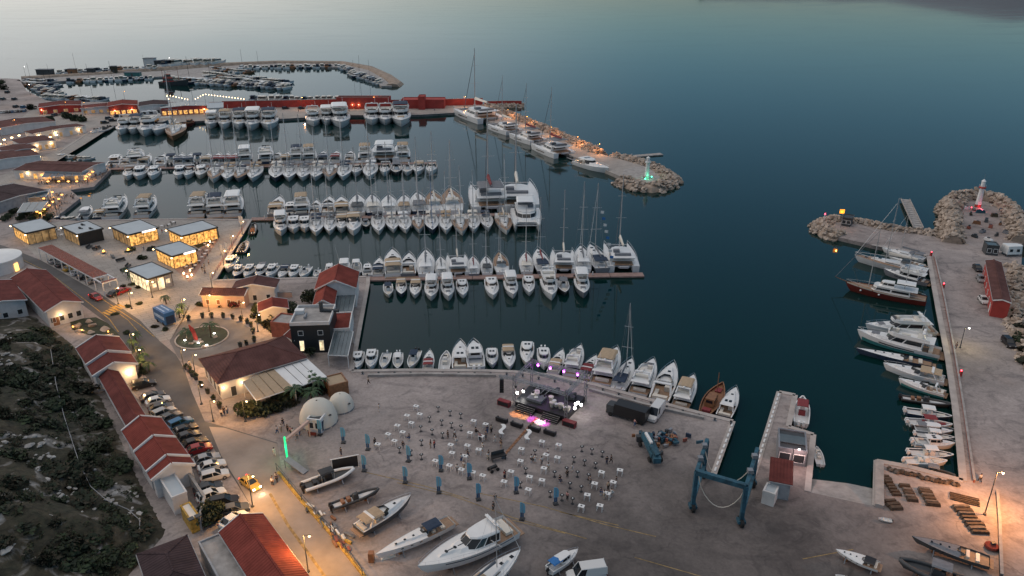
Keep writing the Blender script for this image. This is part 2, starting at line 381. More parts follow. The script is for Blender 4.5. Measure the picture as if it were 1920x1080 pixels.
land = sheet('ground', px_poly(COAST + RAMP0[1:] + COAST2[1:]), G, 'yard', depth=4)
# the slipway runs down into the water between the lift pier and the fish-trap platform
a, b_ = at(1514.2, 922, G), at(1643, 950, G); c1, d1 = at(1516, 880, -.9), at(1644.5, 895, -.9)
sl = MB(); sl.quad(a, b_, d1, c1); tag(sl.build('slipway', 'concrete'), kind='structure')

# --- roads and plazas as sheets on the quay
sheet('road', px_poly([(-60, 440), (10, 462), (75, 487), (190, 552), (262, 600), (300, 640), (330, 665), (345, 690), (360, 735), (384, 790), (420, 800), (520, 830), (528, 884),
   (600, 980), (700, 1095), (560, 1095), (478, 962), (440, 900), (400, 840), (330, 770), (280, 715), (262, 690), (232, 640), (200, 605), (150, 568), (90, 512), (20, 480), (-60, 470)]), G + .004, 'road')
sheet('entrance_road', px_poly([(392, 800), (420, 802), (520, 832), (528, 884), (600, 980), (700, 1095), (560, 1095), (478, 962), (446, 905), (415, 855)]), G + .014, 'drive')
sheet('pavement', px_poly([(30, 446), (60, 425), (110, 416), (325, 413), (466, 414), (400, 522), (400, 530), (380, 560), (340, 600), (300, 640), (262, 600), (190, 552), (75, 487)]), G + .008, 'paving')
sheet('roundabout_paving', px_poly([(330, 610), (350, 600), (400, 595), (450, 603), (478, 622), (480, 650), (440, 680), (380, 690), (335, 672), (318, 640)]), G + .012, 'sett')
sheet('promenade', px_poly([(400, 527), (405, 560), (380, 562), (340, 602), (320, 636), (300, 640), (345, 598), (360, 560)]), G + .016, 'paving')
sheet('footpath', px_poly([(178, 243), (210, 238), (160, 270), (60, 330), (0, 365), (-80, 400), (-120, 380), (0, 330), (100, 285)]), G + .006, 'paving')
sheet('quay_road', px_poly([(60, 204), (400, 203), (870, 198), (905, 203), (868, 209), (655, 215), (522, 222), (390, 225), (205, 235), (90, 250), (30, 230)]), G + .005, 'paving')
sheet('pier_road', px_poly([(905, 204), (916, 206), (1000, 240), (1120, 288), (1200, 310), (1215, 330), (1165, 333), (1140, 322), (1060, 288), (915, 228), (872, 211)]), G + .3, 'paving', depth=2)

# --- coping along the quay walls
def coping(pts, wid=1.0, h=.12, name='quay_coping'):
    mb = MB(); q = px_poly(pts)
    for (x0, y0), (x1, y1) in zip(q, q[1:]):
        d = Vector((x1 - x0, y1 - y0, 0)); n = Vector((-d.y, d.x, 0)).normalized() * wid / 2
        mb.bar((x0 + n.x * 0, y0 + n.y * 0, G + h / 2 - .04), (x1, y1, G + h / 2 - .04), wid, h + .08)
    return tag(mb.build(name, 'quayedge'), kind='structure')
i0 = COAST.index((470, 412))
coping(COAST[10:20]); coping(COAST[27:33]); coping(COAST[32:36]); coping(COAST[35:43]); coping(COAST[42:45]); coping(COAST[44:52]); coping(COAST2[:11], 1.2)

# ================================================================ BOAT KINDS (bow towards +X, waterline at z = 0)
class Hull:
    def __init__(s, L, B, zs, zb, stern=.88, full=.42, p=2.3, draft=.5, rake=None, flare=.86):
        s.L, s.B, s.zs, s.zb, s.stern, s.full, s.p, s.draft, s.flare = L, B, zs, zb, stern, full, p, draft, flare
        s.rake = L * .09 if rake is None else rake
    def t(s, x): return x / s.L + .5
    def half(s, x):
        t = s.t(x)
        if t < s.full: f = s.stern + (1 - s.stern) * math.sin(math.pi / 2 * max(t, 0) / s.full)
        else: f = 1 - ((min(t, 1) - s.full) / (1 - s.full)) ** s.p
        return max(f, .012) * s.B / 2
    def sheer(s, x): t = s.t(x); return s.zs + (s.zb - s.zs) * max(t, 0) ** 1.7
    def mesh(s, y0=0, n=12, mi=0, mb=None):
        mb = mb or MB(); secs = []
        for i in range(n + 1):
            t = i / n; t = 1 - (1 - t) ** 1.25; x = (t - .5) * s.L; b = s.half(x); z = s.sheer(x); k = s.rake * t ** 5
            fl = s.flare - .25 * t ** 3
            secs.append([(x, y0 + b, z), (x - k * .35, y0 + b * (fl * .5 + .5), z * .45), (x - k * .8, y0 + b * fl, .05), (x - k, y0, -s.draft * (1 - .5 * t ** 4)),
                         (x - k * .8, y0 - b * fl, .05), (x - k * .35, y0 - b * (fl * .5 + .5), z * .45), (x, y0 - b, z)])
        mb.loft(secs, mi=mi, caps=False)
        mb.add(secs[0], [tuple(range(7))], mi)
        return mb
    def deck(s, x0, x1, y0=0, inset=.97, dz=-.04, n=10, mi=0, mb=None):
        mb = mb or MB(); secs = []
        for i in range(n + 1):
            x = x0 + (x1 - x0) * i / n; b = s.half(x) * inset; z = s.sheer(x) + dz; secs.append([(x, y0 + b, z), (x, y0, z + b * .05), (x, y0 - b, z)])
        return mb.loft(secs, mi=mi, caps=False)
    def rail(s, x0, h=.55, n=7, mb=None, y0=0):
        mb = mb or MB(); top = {}
        for sd in (1, -1):
            pts = []
            for i in range(n + 1):
                x = x0 + (s.L / 2 * .985 - x0) * i / n; pts.append((x, y0 + sd * s.half(x) * .93, s.sheer(x) + h * min(1, .5 + i / 3)))
                if i % 2 == 0: mb.tube((x, y0 + sd * s.half(x) * .95, s.sheer(x) - .05), pts[-1], .02, n=4)
            mb.path(pts, .03, n=4)
        return mb
    def band(s, z_lo, z_hi, x0, x1, proud=.012, n=10):
        mb = MB()
        for sd in (1, -1):
            secs = []
            for i in range(n + 1):
                x = x0 + (x1 - x0) * i / n; b = s.half(x) + proud; z = s.sheer(x); t = s.t(x); fl = s.flare - .25 * t ** 3
                def yy(q): return b * (1 - (1 - (fl * .5 + .5)) * (1 - q) / .55) if q > .45 else b * (fl * .5 + .5)
                secs.append([(x - s.rake * t ** 5 * .35 * (1 - z_lo), sd * yy(z_lo), z * z_lo), (x - s.rake * t ** 5 * .35 * (1 - z_hi), sd * yy(z_hi), z * z_hi)])
            mb.loft(secs, caps=False)
        return mb

def plan(x0, x1, w0, w1, r):
    return [(x0, -w0), ((x0 + x1) / 2, -(w0 + w1) / 2 * 1.02), (x1 - r, -w1), (x1, -w1 * .45), (x1, w1 * .45), (x1 - r, w1), ((x0 + x1) / 2, (w0 + w1) / 2 * 1.02), (x0, w0)]
def cabin(par, x0, x1, w0, w1, z0, z1, rf=.6, rb=.1, r=.7, tw=.84, m='white', glass=(.35, .85), name='cabin', door=True, sides=True, front=True):
    bot = plan(x0, x1, w0, w1, r); top = [(x, y * tw) for x, y in plan(x0 + rb, x1 - rf, w0, w1, r * .8)]
    c = MB().prism(bot, z0, z1, top=top).build(name, m, par)
    k0, k1 = glass; H = z1 - z0
    def pane(edges, nm, e0=.05, e1=.95):
        mb = MB()
        for e in edges:
            i, j = e, (e + 1) % 8
            def pt(u, k):
                a = Vector(bot[i]).lerp(Vector(top[i]), k); b = Vector(bot[j]).lerp(Vector(top[j]), k)
                q = a.lerp(b, u); d = (b - a).normalized(); nrm = Vector((d.y, -d.x)) * .02; return (q.x + nrm.x, q.y + nrm.y, z0 + H * k)
            mb.quad(pt(e0, k0), pt(e1, k0), pt(e1, k1), pt(e0, k1))
        mb.build(nm, 'glass', c)
    if front: pane([2, 3, 4], 'windscreen', .02, .98)
    if sides: pane([0, 1], 'side_window'); pane([5, 6], 'side_window')
    if door: pane([7], 'saloon_door', .15, .85)
    return c
def outboards(par, x, n, z=.7, m='white', sc=1.0):
    for i in range(n):
        y = (i - (n - 1) / 2) * .75 * sc
        mb = MB(); mb.prism([(x - .75 * sc, y - .2), (x - .2 * sc, y - .25 * sc), (x, y), (x - .2 * sc, y + .25 * sc), (x - .75 * sc, y + .2)], z, z + .75 * sc, top=[(x - .65 * sc, y - .14), (x - .2 * sc, y - .18), (x - .1, y), (x - .2 * sc, y + .18), (x - .65 * sc, y + .14)])
        mb.box((x - .35 * sc, y, z - .55), (.22, .14, 1.1)); mb.build('outboard_engine', m, par)
def canopy(par, x0, x1, w, z, m='navy', crown=.18, name='bimini', posts=True, zbase=1.2):
    secs = []
    for i in range(6):
        x = x0 + (x1 - x0) * i / 5; e = crown * (1 - abs(i / 5 - .5) * 1.2)
        secs.append([(x, -w, z - .12), (x, -w * .8, z + e * .7), (x, 0, z + e), (x, w * .8, z + e * .7), (x, w, z - .12), (x, 0, z + e - .08)])
    c = MB().loft(secs, closed=True).build(name, m, par)
    if posts:
        for sx in (x0 + .1, x1 - .1):
            for sy in (-w, w): MB().tube((sx, sy * .98, zbase), (sx, sy * .98, z - .1), .025, n=4).build('canopy_post', 'chrome', par)
    return c
def seat(mb, c, d, rz=0): mb.box(c, d, rz); return mb

def fly(var='a', cover=None, tint='white'):
    L, B = 15, 4.5; h = Hull(L, B, 1.35, 2.15, .9, .4, 2.4)
    r = thing('motor_yacht', '', 'boat')
    h.mesh().build('hull', 'white' if tint == 'tealhull' else tint, r); h.band(.50, .66, -3.2, 3.2).build('hull_window', 'glass', r)
    if tint == 'tealhull': h.band(.06, .42, -7.3, 6.6, .02).build('boot_stripe', tint, r)
    h.deck(-4.4, 7.4).build('deck', 'white', r); h.deck(-7.35, -4.3, dz=-.5, n=3).build('cockpit', 'teak', r)
    MB().box((-7.85, 0, .45), (1.0, B * .84, .12)).build('swim_platform', 'teak', r)
    cabin(r, -4.2, 3.2, 1.75, 1.55, 1.4, 3.05, rf=2.0, rb=-.2, r=1.3, tw=.86)
    MB().prism(plan(1.6, 6.0, 1.45, .8, 1.1), 1.8, 2.3, top=plan(1.7, 5.4, 1.2, .6, .9)).build("foredeck_trunk", "white", r)
    MB().box((4.1, 0, 2.31), (1.5, 1.5, .12), taper=.93).build('sunpad', 'tan' if var == 'c' else 'greyc', r)
    roof = MB(); roof.prism(plan(-6.2, 1.9, 1.95, 1.5, 1.0), 3.06, 3.2); roof.build('flybridge_deck', 'white', r)
    wall = MB(); o = plan(-5.4, 2.0, 1.85, 1.4, 1.0); ii = plan(-5.4, 1.7, 1.72, 1.25, .9)
    for k in range(7):
        wall.add([(o[k][0], o[k][1], 3.15), (o[k + 1][0], o[k + 1][1], 3.15), (o[k + 1][0], o[k + 1][1], 3.75), (o[k][0], o[k][1], 3.75),
                  (ii[k][0], ii[k][1], 3.15), (ii[k + 1][0], ii[k + 1][1], 3.15), (ii[k + 1][0], ii[k + 1][1], 3.75), (ii[k][0], ii[k][1], 3.75)],
                 [(0, 1, 2, 3), (7, 6, 5, 4), (3, 2, 6, 7)])
    wall.build('flybridge_coaming', 'white', r)
    s = MB(); s.box((-3.6, 0, 3.4), (.9, 2.9, .5)); s.box((-1.2, .7, 3.45), (1.6, .8, .55)); s.box((.5, -.6, 3.6), (.6, .9, .8)); s.build('flybridge_seat', 'cream', r)
    sc = MB(); sc.quad((1.75, -1.05, 3.75), (1.75, 1.05, 3.75), (1.35, .95, 4.1), (1.35, -.95, 4.1)); sc.build('flybridge_screen', 'glass', r)
    a = MB()
    for sy in (-1.7, 1.7): a.bar((-4.9, sy, 3.2), (-4.1, sy * .85, 4.75), .32, .14)
    a.bar((-4.1, -1.5, 4.75), (-4.1, 1.5, 4.75), .5, .16); a.lathe([(.28, 0), (.3, .12), (.16, .26)], 8, (-4.1, 0, 4.83)); a.tube((-4.2, .8, 4.8), (-4.4, .8, 6.4), .03, n=4)
    a.build('radar_arch', 'white', r)
    if var == 'b': canopy(r, -4.4, 1.2, 1.65, 5.0, 'white', .12, 'hardtop', True, 3.7)
    if var == 'c': canopy(r, -3.8, .6, 1.6, 5.0, cover or 'navy', .2, 'bimini', True, 3.7)
    h.rail(1.0).build('bow_rail', 'chrome', r)
    MB().box((-5.8, 0, 1.25), (.7, 2.6, .5)).build('cockpit_seat', 'cream', r)
    return r
def express(var='a', cover=None, tint='white'):
    L, B = 12, 3.7; h = Hull(L, B, 1.15, 1.75, .9, .4, 2.3)
    r = thing('express_cruiser', '', 'boat')
    h.mesh().build('hull', 'white' if tint == 'tealhull' else tint, r); h.deck(-1.2, 5.95).build('deck', 'deckgrey' if tint == 'dark' else 'white', r)
    h.deck(-5.9, -1.1, inset=.86, dz=-.45, n=4).build('cockpit', 'teak' if var != 'c' else 'deckgrey', r)
    if tint == 'tealhull': h.band(.06, .45, -5.9, 5.2, .02).build('boot_stripe', tint, r)
    cm = MB()
    for sd in (1, -1):
        for x0, x1 in ((-5.9, -3.5), (-3.5, -1.15)):
            cm.add([(x0, sd * h.half(x0) * .98, h.sheer(x0)), (x1, sd * h.half(x1) * .98, h.sheer(x1)), (x1, sd * h.half(x1) * .84, h.sheer(x1) + .02), (x0, sd * h.half(x0) * .84, h.sheer(x0) + .02), (x1, sd * h.half(x1) * .84, .7), (x0, sd * h.half(x0) * .84, .7)], [(0, 1, 2, 3), (3, 2, 4, 5)])
    cm.build('side_deck', 'white', r)
    MB().box((-6.25, 0, .4), (.8, B * .84, .12)).build('swim_platform', 'teak', r)
    MB().prism(plan(-1.4, 4.6, 1.35, .75, 1.6), 1.3, 1.95, top=[(x, y * .8) for x, y in plan(-1.3, 3.6, 1.3, .6, 1.4)]).build('cabin_trunk', 'white', r)
    MB().box((2.1, 0, 1.98), (.5, .5, .06)).build('deck_hatch', 'glass', r)
    ws = MB(); o = plan(-2.8, .9, 1.5, 1.25, 1.2); t = [(x - .75, y * .86) for x, y in o]
    for k in (1, 2, 3, 4, 5): ws.quad((*o[k], 1.55), (*o[k + 1], 1.55), (*t[k + 1], 2.45), (*t[k], 2.45))
    ws.build('windscreen', 'glass', r)
    st = MB(); st.box((-2.4, -.6, 1.2), (.7, .8, .9)); st.box((-5.2, 0, 1.05), (.7, 2.4, .6)); st.box((-3.9, .85, 1.0), (1.8, .6, .5)); st.build('cockpit_seat', 'cream', r)
    if var in 'ac':
        a = MB()
        for sy in (-1.55, 1.55): a.bar((-4.4, sy, 1.2), (-3.5, sy * .85, 2.75), .35, .12)
        a.bar((-3.5, -1.38, 2.75), (-3.5, 1.38, 2.75), .5, .13); a.build('radar_arch', 'white', r)
    if var == 'b':
        rf = MB(); rf.prism(plan(-3.9, .4, 1.45, 1.15, .9), 2.5, 2.72, top=[(x * .96, y * .9) for x, y in plan(-3.8, .2, 1.4, 1.05, .8)])
        for sy in (-1.4, 1.4): rf.bar((-3.8, sy, 1.2), (-3.4, sy * .93, 2.55), .25, .1)
        rf = rf.build('hardtop', 'white', r); MB().box((-2.2, -.42, 2.735), (.9, .6, .03)).box((-2.2, .42, 2.735), (.9, .6, .03)).build('roof_hatch', 'glass', rf)
    if var == 'c': canopy(r, -5.2, -1.2, 1.55, 2.55, cover or 'tan', .25, 'canvas_top', True, 1.2)
    h.rail(.5, .5).build('bow_rail', 'chrome', r)
    return r
def sail(var='a', cover='greyc', tint='white'):
    L, B = 13, 3.9; h = Hull(L, B, 1.15, 1.45, .78, .40, 1.9, .9, rake=1.1, flare=.8)
    r = thing('sailing_yacht', '', 'boat')
    h.mesh(n=14).build('hull', tint, r); h.deck(-2.6, 6.4).build('deck', 'white' if var != 'b' else 'teak', r)
    h.deck(-6.45, -2.5, inset=.95, dz=-.06, n=3).build('aft_deck', 'white', r)
    MB().prism([(-6.3, -.75), (-2.7, -.6), (-2.7, .6), (-6.3, .75)], 1.02, 1.14).build('cockpit', 'teak', r)
    MB().prism(plan(-2.8, 3.6, 1.2, .6, 1.6), 1.2, 1.72, top=[(x, y * .8) for x, y in plan(-2.7, 3.0, 1.15, .5, 1.4)]).build('coachroof', 'white', r)
    cw = MB()
    for sd in (1, -1): cw.box((-.6, sd * 1.02, 1.5), (2.6, .06, .2), rz=-sd * .07)
    cw.build('coachroof_window', 'glass', r)
    mb = MB(); mb.box((1.9, 0, 1.76), (.55, .55, .06)); mb.box((4.3, 0, 1.42), (.6, .6, .06)); mb.build('deck_hatch', 'glass', r)
    mast = MB().tube((.9, 0, 1.5), (.7, 0, 17.2), .085, .055, 6)
    mast = mast.build('mast', 'mast', r)
    for z, w in ((7, 1.15), (11.8, .9)): MB().bar((.8, -w, z), (.8, w, z), .09, .05).build('spreader', 'mast', mast)
    rg = MB()
    for sd in (1, -1): rg.tube((.6, sd * 1.75, 1.3), (.72, sd * .1, 16.9), .015, n=3)
    rg.tube((-6.3, 0, 1.2), (.68, 0, 17.1), .012, n=3); rg.build('shroud', 'steel', mast)
    MB().tube((6.3, 0, 1.7), (.85, 0, 15.9), .05, .03, 5).build('furled_jib', 'white' if var != 'c' else 'blue', r)
    bm_ = MB().tube((.7, 0, 2.75), (-4.6, 0, 2.95), .1, n=6); bm_ = bm_.build('boom', 'mast', r)
    MB().loft([[(x, -w, 2.95), (x, -w * .6, 3.15 + k), (x, 0, 3.25 + k), (x, w * .6, 3.15 + k), (x, w, 2.95), (x, 0, 2.85)] for x, w, k in ((.5, .2, .25), (-2, .19, .1), (-4.5, .12, 0))], closed=True).build('sail_cover', 'cream' if var == 'b' else cover, bm_)
    canopy(r, -3.4, -1.9, 1.15, 2.2, cover, .25, 'sprayhood', False)
    if var != 'b': canopy(r, -6.0, -3.9, 1.3, 3.05 - .5, cover, .15, 'bimini', True, 1.1)
    h.rail(-6.2, .6, 10).build('guard_rail', 'chrome', r)
    MB().lathe([(.45, 0), (.45, .05)], 10, (-5.3, 0, 1.9)).build('wheel', 'chrome', r)
    return r
def catamaran(var='a', mastless=False):
    L, B = 13.5, 7.2; h = Hull(L, 1.9, 1.55, 1.9, .8, .35, 2.0, .5, rake=.7); r = thing('catamaran' if not mastless else 'power_catamaran', '', 'boat')
    for sd in (1, -1):
        hu = h.mesh(y0=sd * 2.6).build('hull', 'white', r); h.deck(-6.7, 6.6, y0=sd * 2.6).build('hull_deck', 'white', hu)
        MB().box((0, sd * 3.56, .95), (4.2, .03, .32)).build('hull_window', 'glass', hu)
    MB().box((-1.2, 0, 1.3), (9.6, 5.0, .5)).build('bridge_deck', 'white', r)
    MB().box((-5.2, 0, 1.58), (2.4, 4.2, .06)).build('cockpit', 'teak', r)
    cabin(r, -4.0, 2.6, 2.7, 2.2, 1.55, 3.0, rf=1.5, rb=-.1, r=1.2, tw=.86, glass=(.35, .82))
    MB().prism(plan(-6.2, 1.0, 2.45, 1.8, .8), 3.02, 3.2).build('cabin_roof', 'white', r)
    n = MB()
    for i in range(9): n.bar((3.7 + i * .3, -1.7, 1.6), (3.7 + i * .3, 1.7, 1.6), .05, .03)
    for i in range(7): n.bar((3.6, -1.5 + i * .5, 1.62), (6.2, -1.5 + i * .5, 1.62), .05, .03)
    n.build('trampoline', 'greyc', r); MB().tube((6.2, -2.6, 1.65), (6.2, 2.6, 1.65), .12).build('cross_beam', 'mast', r)
    s = MB(); s.box((-2.6, 1.1, 3.5), (.9, 1.3, .6)); s.box((-4.6, 0, 3.4), (.8, 3.4, .45)); s.build('roof_seat', 'greyc', r)
    if mastless or var == 'b':
        canopy(r, -5.4, -.8, 2.1, 5.0, 'white' if mastless else 'greyc', .12, 'hardtop', True, 3.2)
    if not mastless:
        mast = MB().tube((.9, 0, 3.0), (.6, 0, 20), .13, .08, 6).build('mast', 'mast', r)
        for z, w in ((10, 1.1), (15, .8)): MB().bar((.75, -w, z), (.75, w, z), .09, .05).build('spreader', 'mast', mast)
        MB().tube((6.2, 0, 1.8), (.72, 0, 18.2), .08, .05, 5).build('furled_jib', 'greyc', r)
        b = MB().tube((.8, 0, 4.4 + .9), (-5.2, 0, 4.6 + .9), .11).build('boom', 'mast', r)
        MB().loft([[(x, -w, 5.4), (x, -w * .6, 5.75 + k), (x, 0, 5.85 + k), (x, w * .6, 5.75 + k), (x, w, 5.4), (x, 0, 5.3)] for x, w, k in ((.5, .3, .3), (-2, .28, .1), (-5, .18, 0))], closed=True).build('sail_cover', 'cream' if var == 'a' else 'maroon', b)
    d = MB()
    for sd in (1, -1): h.rail(-3, .6, 6, mb=d, y0=sd * 2.6)
    d.build('guard_rail', 'chrome', r)
    MB().prism([(-7.4, -.8), (-6.9, -1.2), (-6.9, 1.2), (-7.4, .8)], 1.2, 1.6).build('tender', 'rubber', r)
    return r
def pilot(var='a', cover=None):
    """small cabin boat with wheelhouse and outboard"""
    L, B = 8, 2.8; h = Hull(L, B, .95, 1.35, .9, .42, 2.4, .4); r = thing('cabin_boat', '', 'boat')
    h.mesh().build('hull', 'white', r); h.deck(-.6, 3.95).build('deck', 'white', r)
    h.deck(-3.9, -.5, inset=.86, dz=-.4, n=3).build('cockpit', 'deckgrey', r)
    g = MB()
    for sd in (1, -1): g.bar((-3.95, sd * h.half(-3.95) * .93, .98), (-.5, sd * h.half(-.5) * .93, 1.02), .2, .08)
    g.bar((-3.9, -1.2, .98), (-3.9, 1.2, .98), .2, .1); g.build('gunwale', 'white', r)
    cabin(r, -1.3, 1.6, 1.05, .9, 1.0, 2.25, rf=.5, rb=.05, r=.6, tw=.88, glass=(.42, .88))
    MB().prism(plan(1.0, 3.0, .85, .5, .6), 1.1, 1.42, top=plan(1.0, 2.7, .7, .4, .5)).build('cabin_trunk', 'white', r)
    MB().prism(plan(-1.9, 1.2, 1.0, .85, .4), 2.26, 2.34).build('cabin_roof', 'white', r)
    if var in 'ab': MB().box((-.4, -.32, 2.36), (.7, .45, .05)).box((-.4, .32, 2.36), (.7, .45, .05)).build('roof_hatch', 'glass', r)
    if var == 'b': outboards(r, -4.0, 2, .75, 'white')
    else: outboards(r, -4.0, 1, .7, 'black')
    if cover: canopy(r, -3.6, -1.2, 1.1, 2.25, cover, .15, 'canvas_top', True, .95)
    else: MB().box((-3.3, 0, .85), (.6, 1.8, .45)).build('cockpit_seat', 'cream', r)
    h.rail(.5, .45).build('bow_rail', 'chrome', r)
    return r
def console(var='a', tint='white', cover='white', engines=2):
    """open centre-console boat with T-top"""
    L, B = 8.5, 2.7; h = Hull(L, B, .9, 1.3, .9, .42, 2.3, .4); r = thing('open_boat', '', 'boat')
    h.mesh().build('hull', tint, r); h.deck(-4.2, 4.2, inset=.88, dz=-.35).build('cockpit', 'deckgrey', r)
    g = MB(); n = 10
    for sd in (1, -1):
        pts = [(x, sd * h.half(x) * .94, h.sheer(x) + .02) for x in [-4.2 + 8.35 * i / n for i in range(n + 1)]]
        for a, b in zip(pts, pts[1:]): g.bar(a, b, .2, .06)
    g.build('gunwale', 'white', r)
    MB().box((0, 0, 1.2), (1.1, .95, 1.2), taper=.8).build('console', 'white', r)
    MB().quad((.58, -.42, 1.75), (.58, .42, 1.75), (.3, .38, 2.2), (.3, -.38, 2.2)).build('windscreen', 'glass', r)
    MB().box((-1.2, 0, 1.0), (.7, 1.1, .8)).box((2.2, 0, .95), (1.6, 1.0, .25)).build('seat', 'cream' if var != 'm' else 'maroon', r)
    if var != 'o': canopy(r, -1.6, .9, .95, 2.55, cover, .1, 't_top', True, .8)
    outboards(r, -4.25, engines, .7, 'white' if var != 'd' else 'black')
    return r
def fisher():
    r = fly('b'); r.name = 'sport_fisher'
    o = MB()
    for sd in (1, -1): o.tube((-.5, sd * 1.7, 3.3), (-3.2, sd * 2.6, 12.5), .05, .025, 4)
    o.build('outrigger', 'white', r)
    return r
def rib(tube='white', deck='dark', cover=None, arch=True, engines=2, L=8.5, slim=False):
    B = 2.9 if not slim else 2.2; h = Hull(L, B * .72, .55, .85, .9, .45, 2.2, .35); r = thing('inflatable_boat', '', 'boat')
    h.mesh().build('hull', 'dark' if tube != 'white' else 'black', r); h.deck(-L * .48, L * .46, inset=.95, dz=-.1).build('deck', deck, r)
    tb = MB(); hh = Hull(L, B * .86, .6, .95, .95, .5, 2.4)
    for sd in (1, -1):
        pts = [(x, sd * hh.half(x), hh.sheer(x)) for x in [-L * .52 + L * 1.0 * (1 - (1 - i / 12) ** 1.4) for i in range(13)]]
        for a, b in zip(pts, pts[1:]): tb.tube(a, b, .27 if not slim else .2, n=8)
    tb.build('inflatable_tube', tube, r, smooth=50)
    MB().box((-.2, 0, 1.05), (1.1, .9, 1.1), taper=.8).build('console', 'dark' if tube != 'white' else 'black', r)
    MB().quad((.3, -.4, 1.55), (.3, .4, 1.55), (.0, .35, 1.95), (.0, -.35, 1.95)).build('windscreen', 'glass', r)
    MB().box((-1.5, 0, .9), (.7, 1.0, .7)).box((-2.6, 0, .8), (.6, 1.2, .5)).build('seat', 'wood' if slim else 'black', r)
    if cover: canopy(r, -1.7, .6, .95, 2.35, cover, .12, 't_top', True, .7)
    outboards(r, -L * .5, engines, .55, 'black', .9)
    return r
def racer(top='white', hullm='white', cover=None, L=16, B=3.4):
    """long slim performance boat"""
    h = Hull(L, B, 1.15, 1.45, .88, .3, 1.9, .45, rake=1.4); r = thing('performance_boat', '', 'boat')
    h.mesh(n=14).build('hull', hullm, r); h.deck(-2.0, L / 2 - .15).build('foredeck', top, r)
    h.deck(-L / 2 + .1, -1.9, inset=.9, dz=-.35, n=4).build('cockpit', 'teak', r)
    MB().prism(plan(-2.2, 4.6, 1.1, .35, 2.4), 1.2, 1.6, top=[(x, y * .72) for x, y in plan(-2.1, 3.6, 1.0, .3, 2)]).build('foredeck_trunk', top, r)
    hb = MB()
    for x in (0.2, 2.0, 3.8): hb.box((x, 0, 1.6 + (.0 if x < 3 else -.03)), (.42, .42, .08))
    hb.build('deck_hatch', 'glass', r)
    pl = MB()
    for x in (-.5, 1.3, 3.1):
        for sd in (1, -1): pl.box((x, sd * h.half(x) * .965, .86), (.5, .06, .16))
    pl.build('porthole', 'black', r)
    ws = MB(); o = plan(-4.2, -1.2, 1.25, 1.0, 1.1); t = [(x - .5, y * .9) for x, y in o]
    for k in (1, 2, 3, 4, 5): ws.quad((*o[k], 1.35), (*o[k + 1], 1.35), (*t[k + 1], 1.95), (*t[k], 1.95))
    ws.build('windscreen', 'glass', r)
    st = MB(); st.box((-3.6, 0, 1.1), (.7, 2.0, .8)); st.box((-5.6, 0, 1.0), (.8, 2.2, .5)); st.build('seat', 'cream', r)
    if cover: canopy(r, -5.3, -2.2, 1.3, 2.25, cover, .18, 'canvas_top', True, 1.1)
    MB().box((-L / 2 - .4, 0, .5), (.9, B * .78, .12)).build('swim_platform', 'teak', r)
    return r
def bigyacht():
    """large hard-top motor yacht with wraparound black glass"""
    L, B = 20, 5.0; h = Hull(L, B, 1.7, 2.3, .88, .36, 2.1, .6, rake=2.0); r = thing('hardtop_yacht', '', 'boat')
    h.mesh(n=16).build('hull', 'white', r); h.band(.66, .78, -8.5, 5.5).build('hull_stripe', 'navy', r)
    h.deck(-4.5, 9.8).build('foredeck', 'white', r); h.deck(-9.8, -4.4, inset=.86, dz=-.5, n=4).build('cockpit', 'teak', r)
    MB().prism(plan(-2, 6.5, 1.7, .6, 3.2), 1.9, 2.45, top=[(x, y * .75) for x, y in plan(-2, 5.2, 1.5, .5, 2.6)]).build('foredeck_trunk', 'white', r)
    hb = MB()
    for x in (2.4, 4.2): hb.lathe([(.3, 0), (.3, .06)], 10, (x, 0, 2.44))
    hb.box((3.3, 0, 2.47), (1.2, .12, .05)); hb.box((1.1, 0, 2.47), (1.4, .12, .05)); hb.build('deck_hatch', 'glass', r)
    cabin(r, -5.6, 1.6, 2.05, 1.7, 1.9, 3.45, rf=2.6, rb=-.3, r=1.8, tw=.8, glass=(.12, .86))
    MB().prism(plan(-6.0, -.3, 1.75, 1.25, 1.0), 3.46, 3.7, top=[(x * .97, y * .9) for x, y in plan(-5.8, -.5, 1.7, 1.2, .9)]).build('hardtop', 'white', r)
    a = MB()
    for sd in (1, -1): a.bar((-6.4, sd * 1.6, 3.5), (-5.6, sd * 1.4, 4.5), .5, .14)
    a.bar((-5.6, -1.45, 4.5), (-5.6, 1.45, 4.5), .6, .16); a.lathe([(.3, 0), (.32, .2), (.1, .4)], 8, (-5.6, .6, 4.55)); a.build('radar_arch', 'white', r)
    MB().box((-8.2, 0, 1.7), (1.6, 3.0, .6)).build('sunpad', 'cream', r); MB().box((-10.5, 0, .6), (1.4, 4.0, .15)).build('swim_platform', 'teak', r)
    h.rail(0, .6, 9).build('bow_rail', 'chrome', r)
    return r
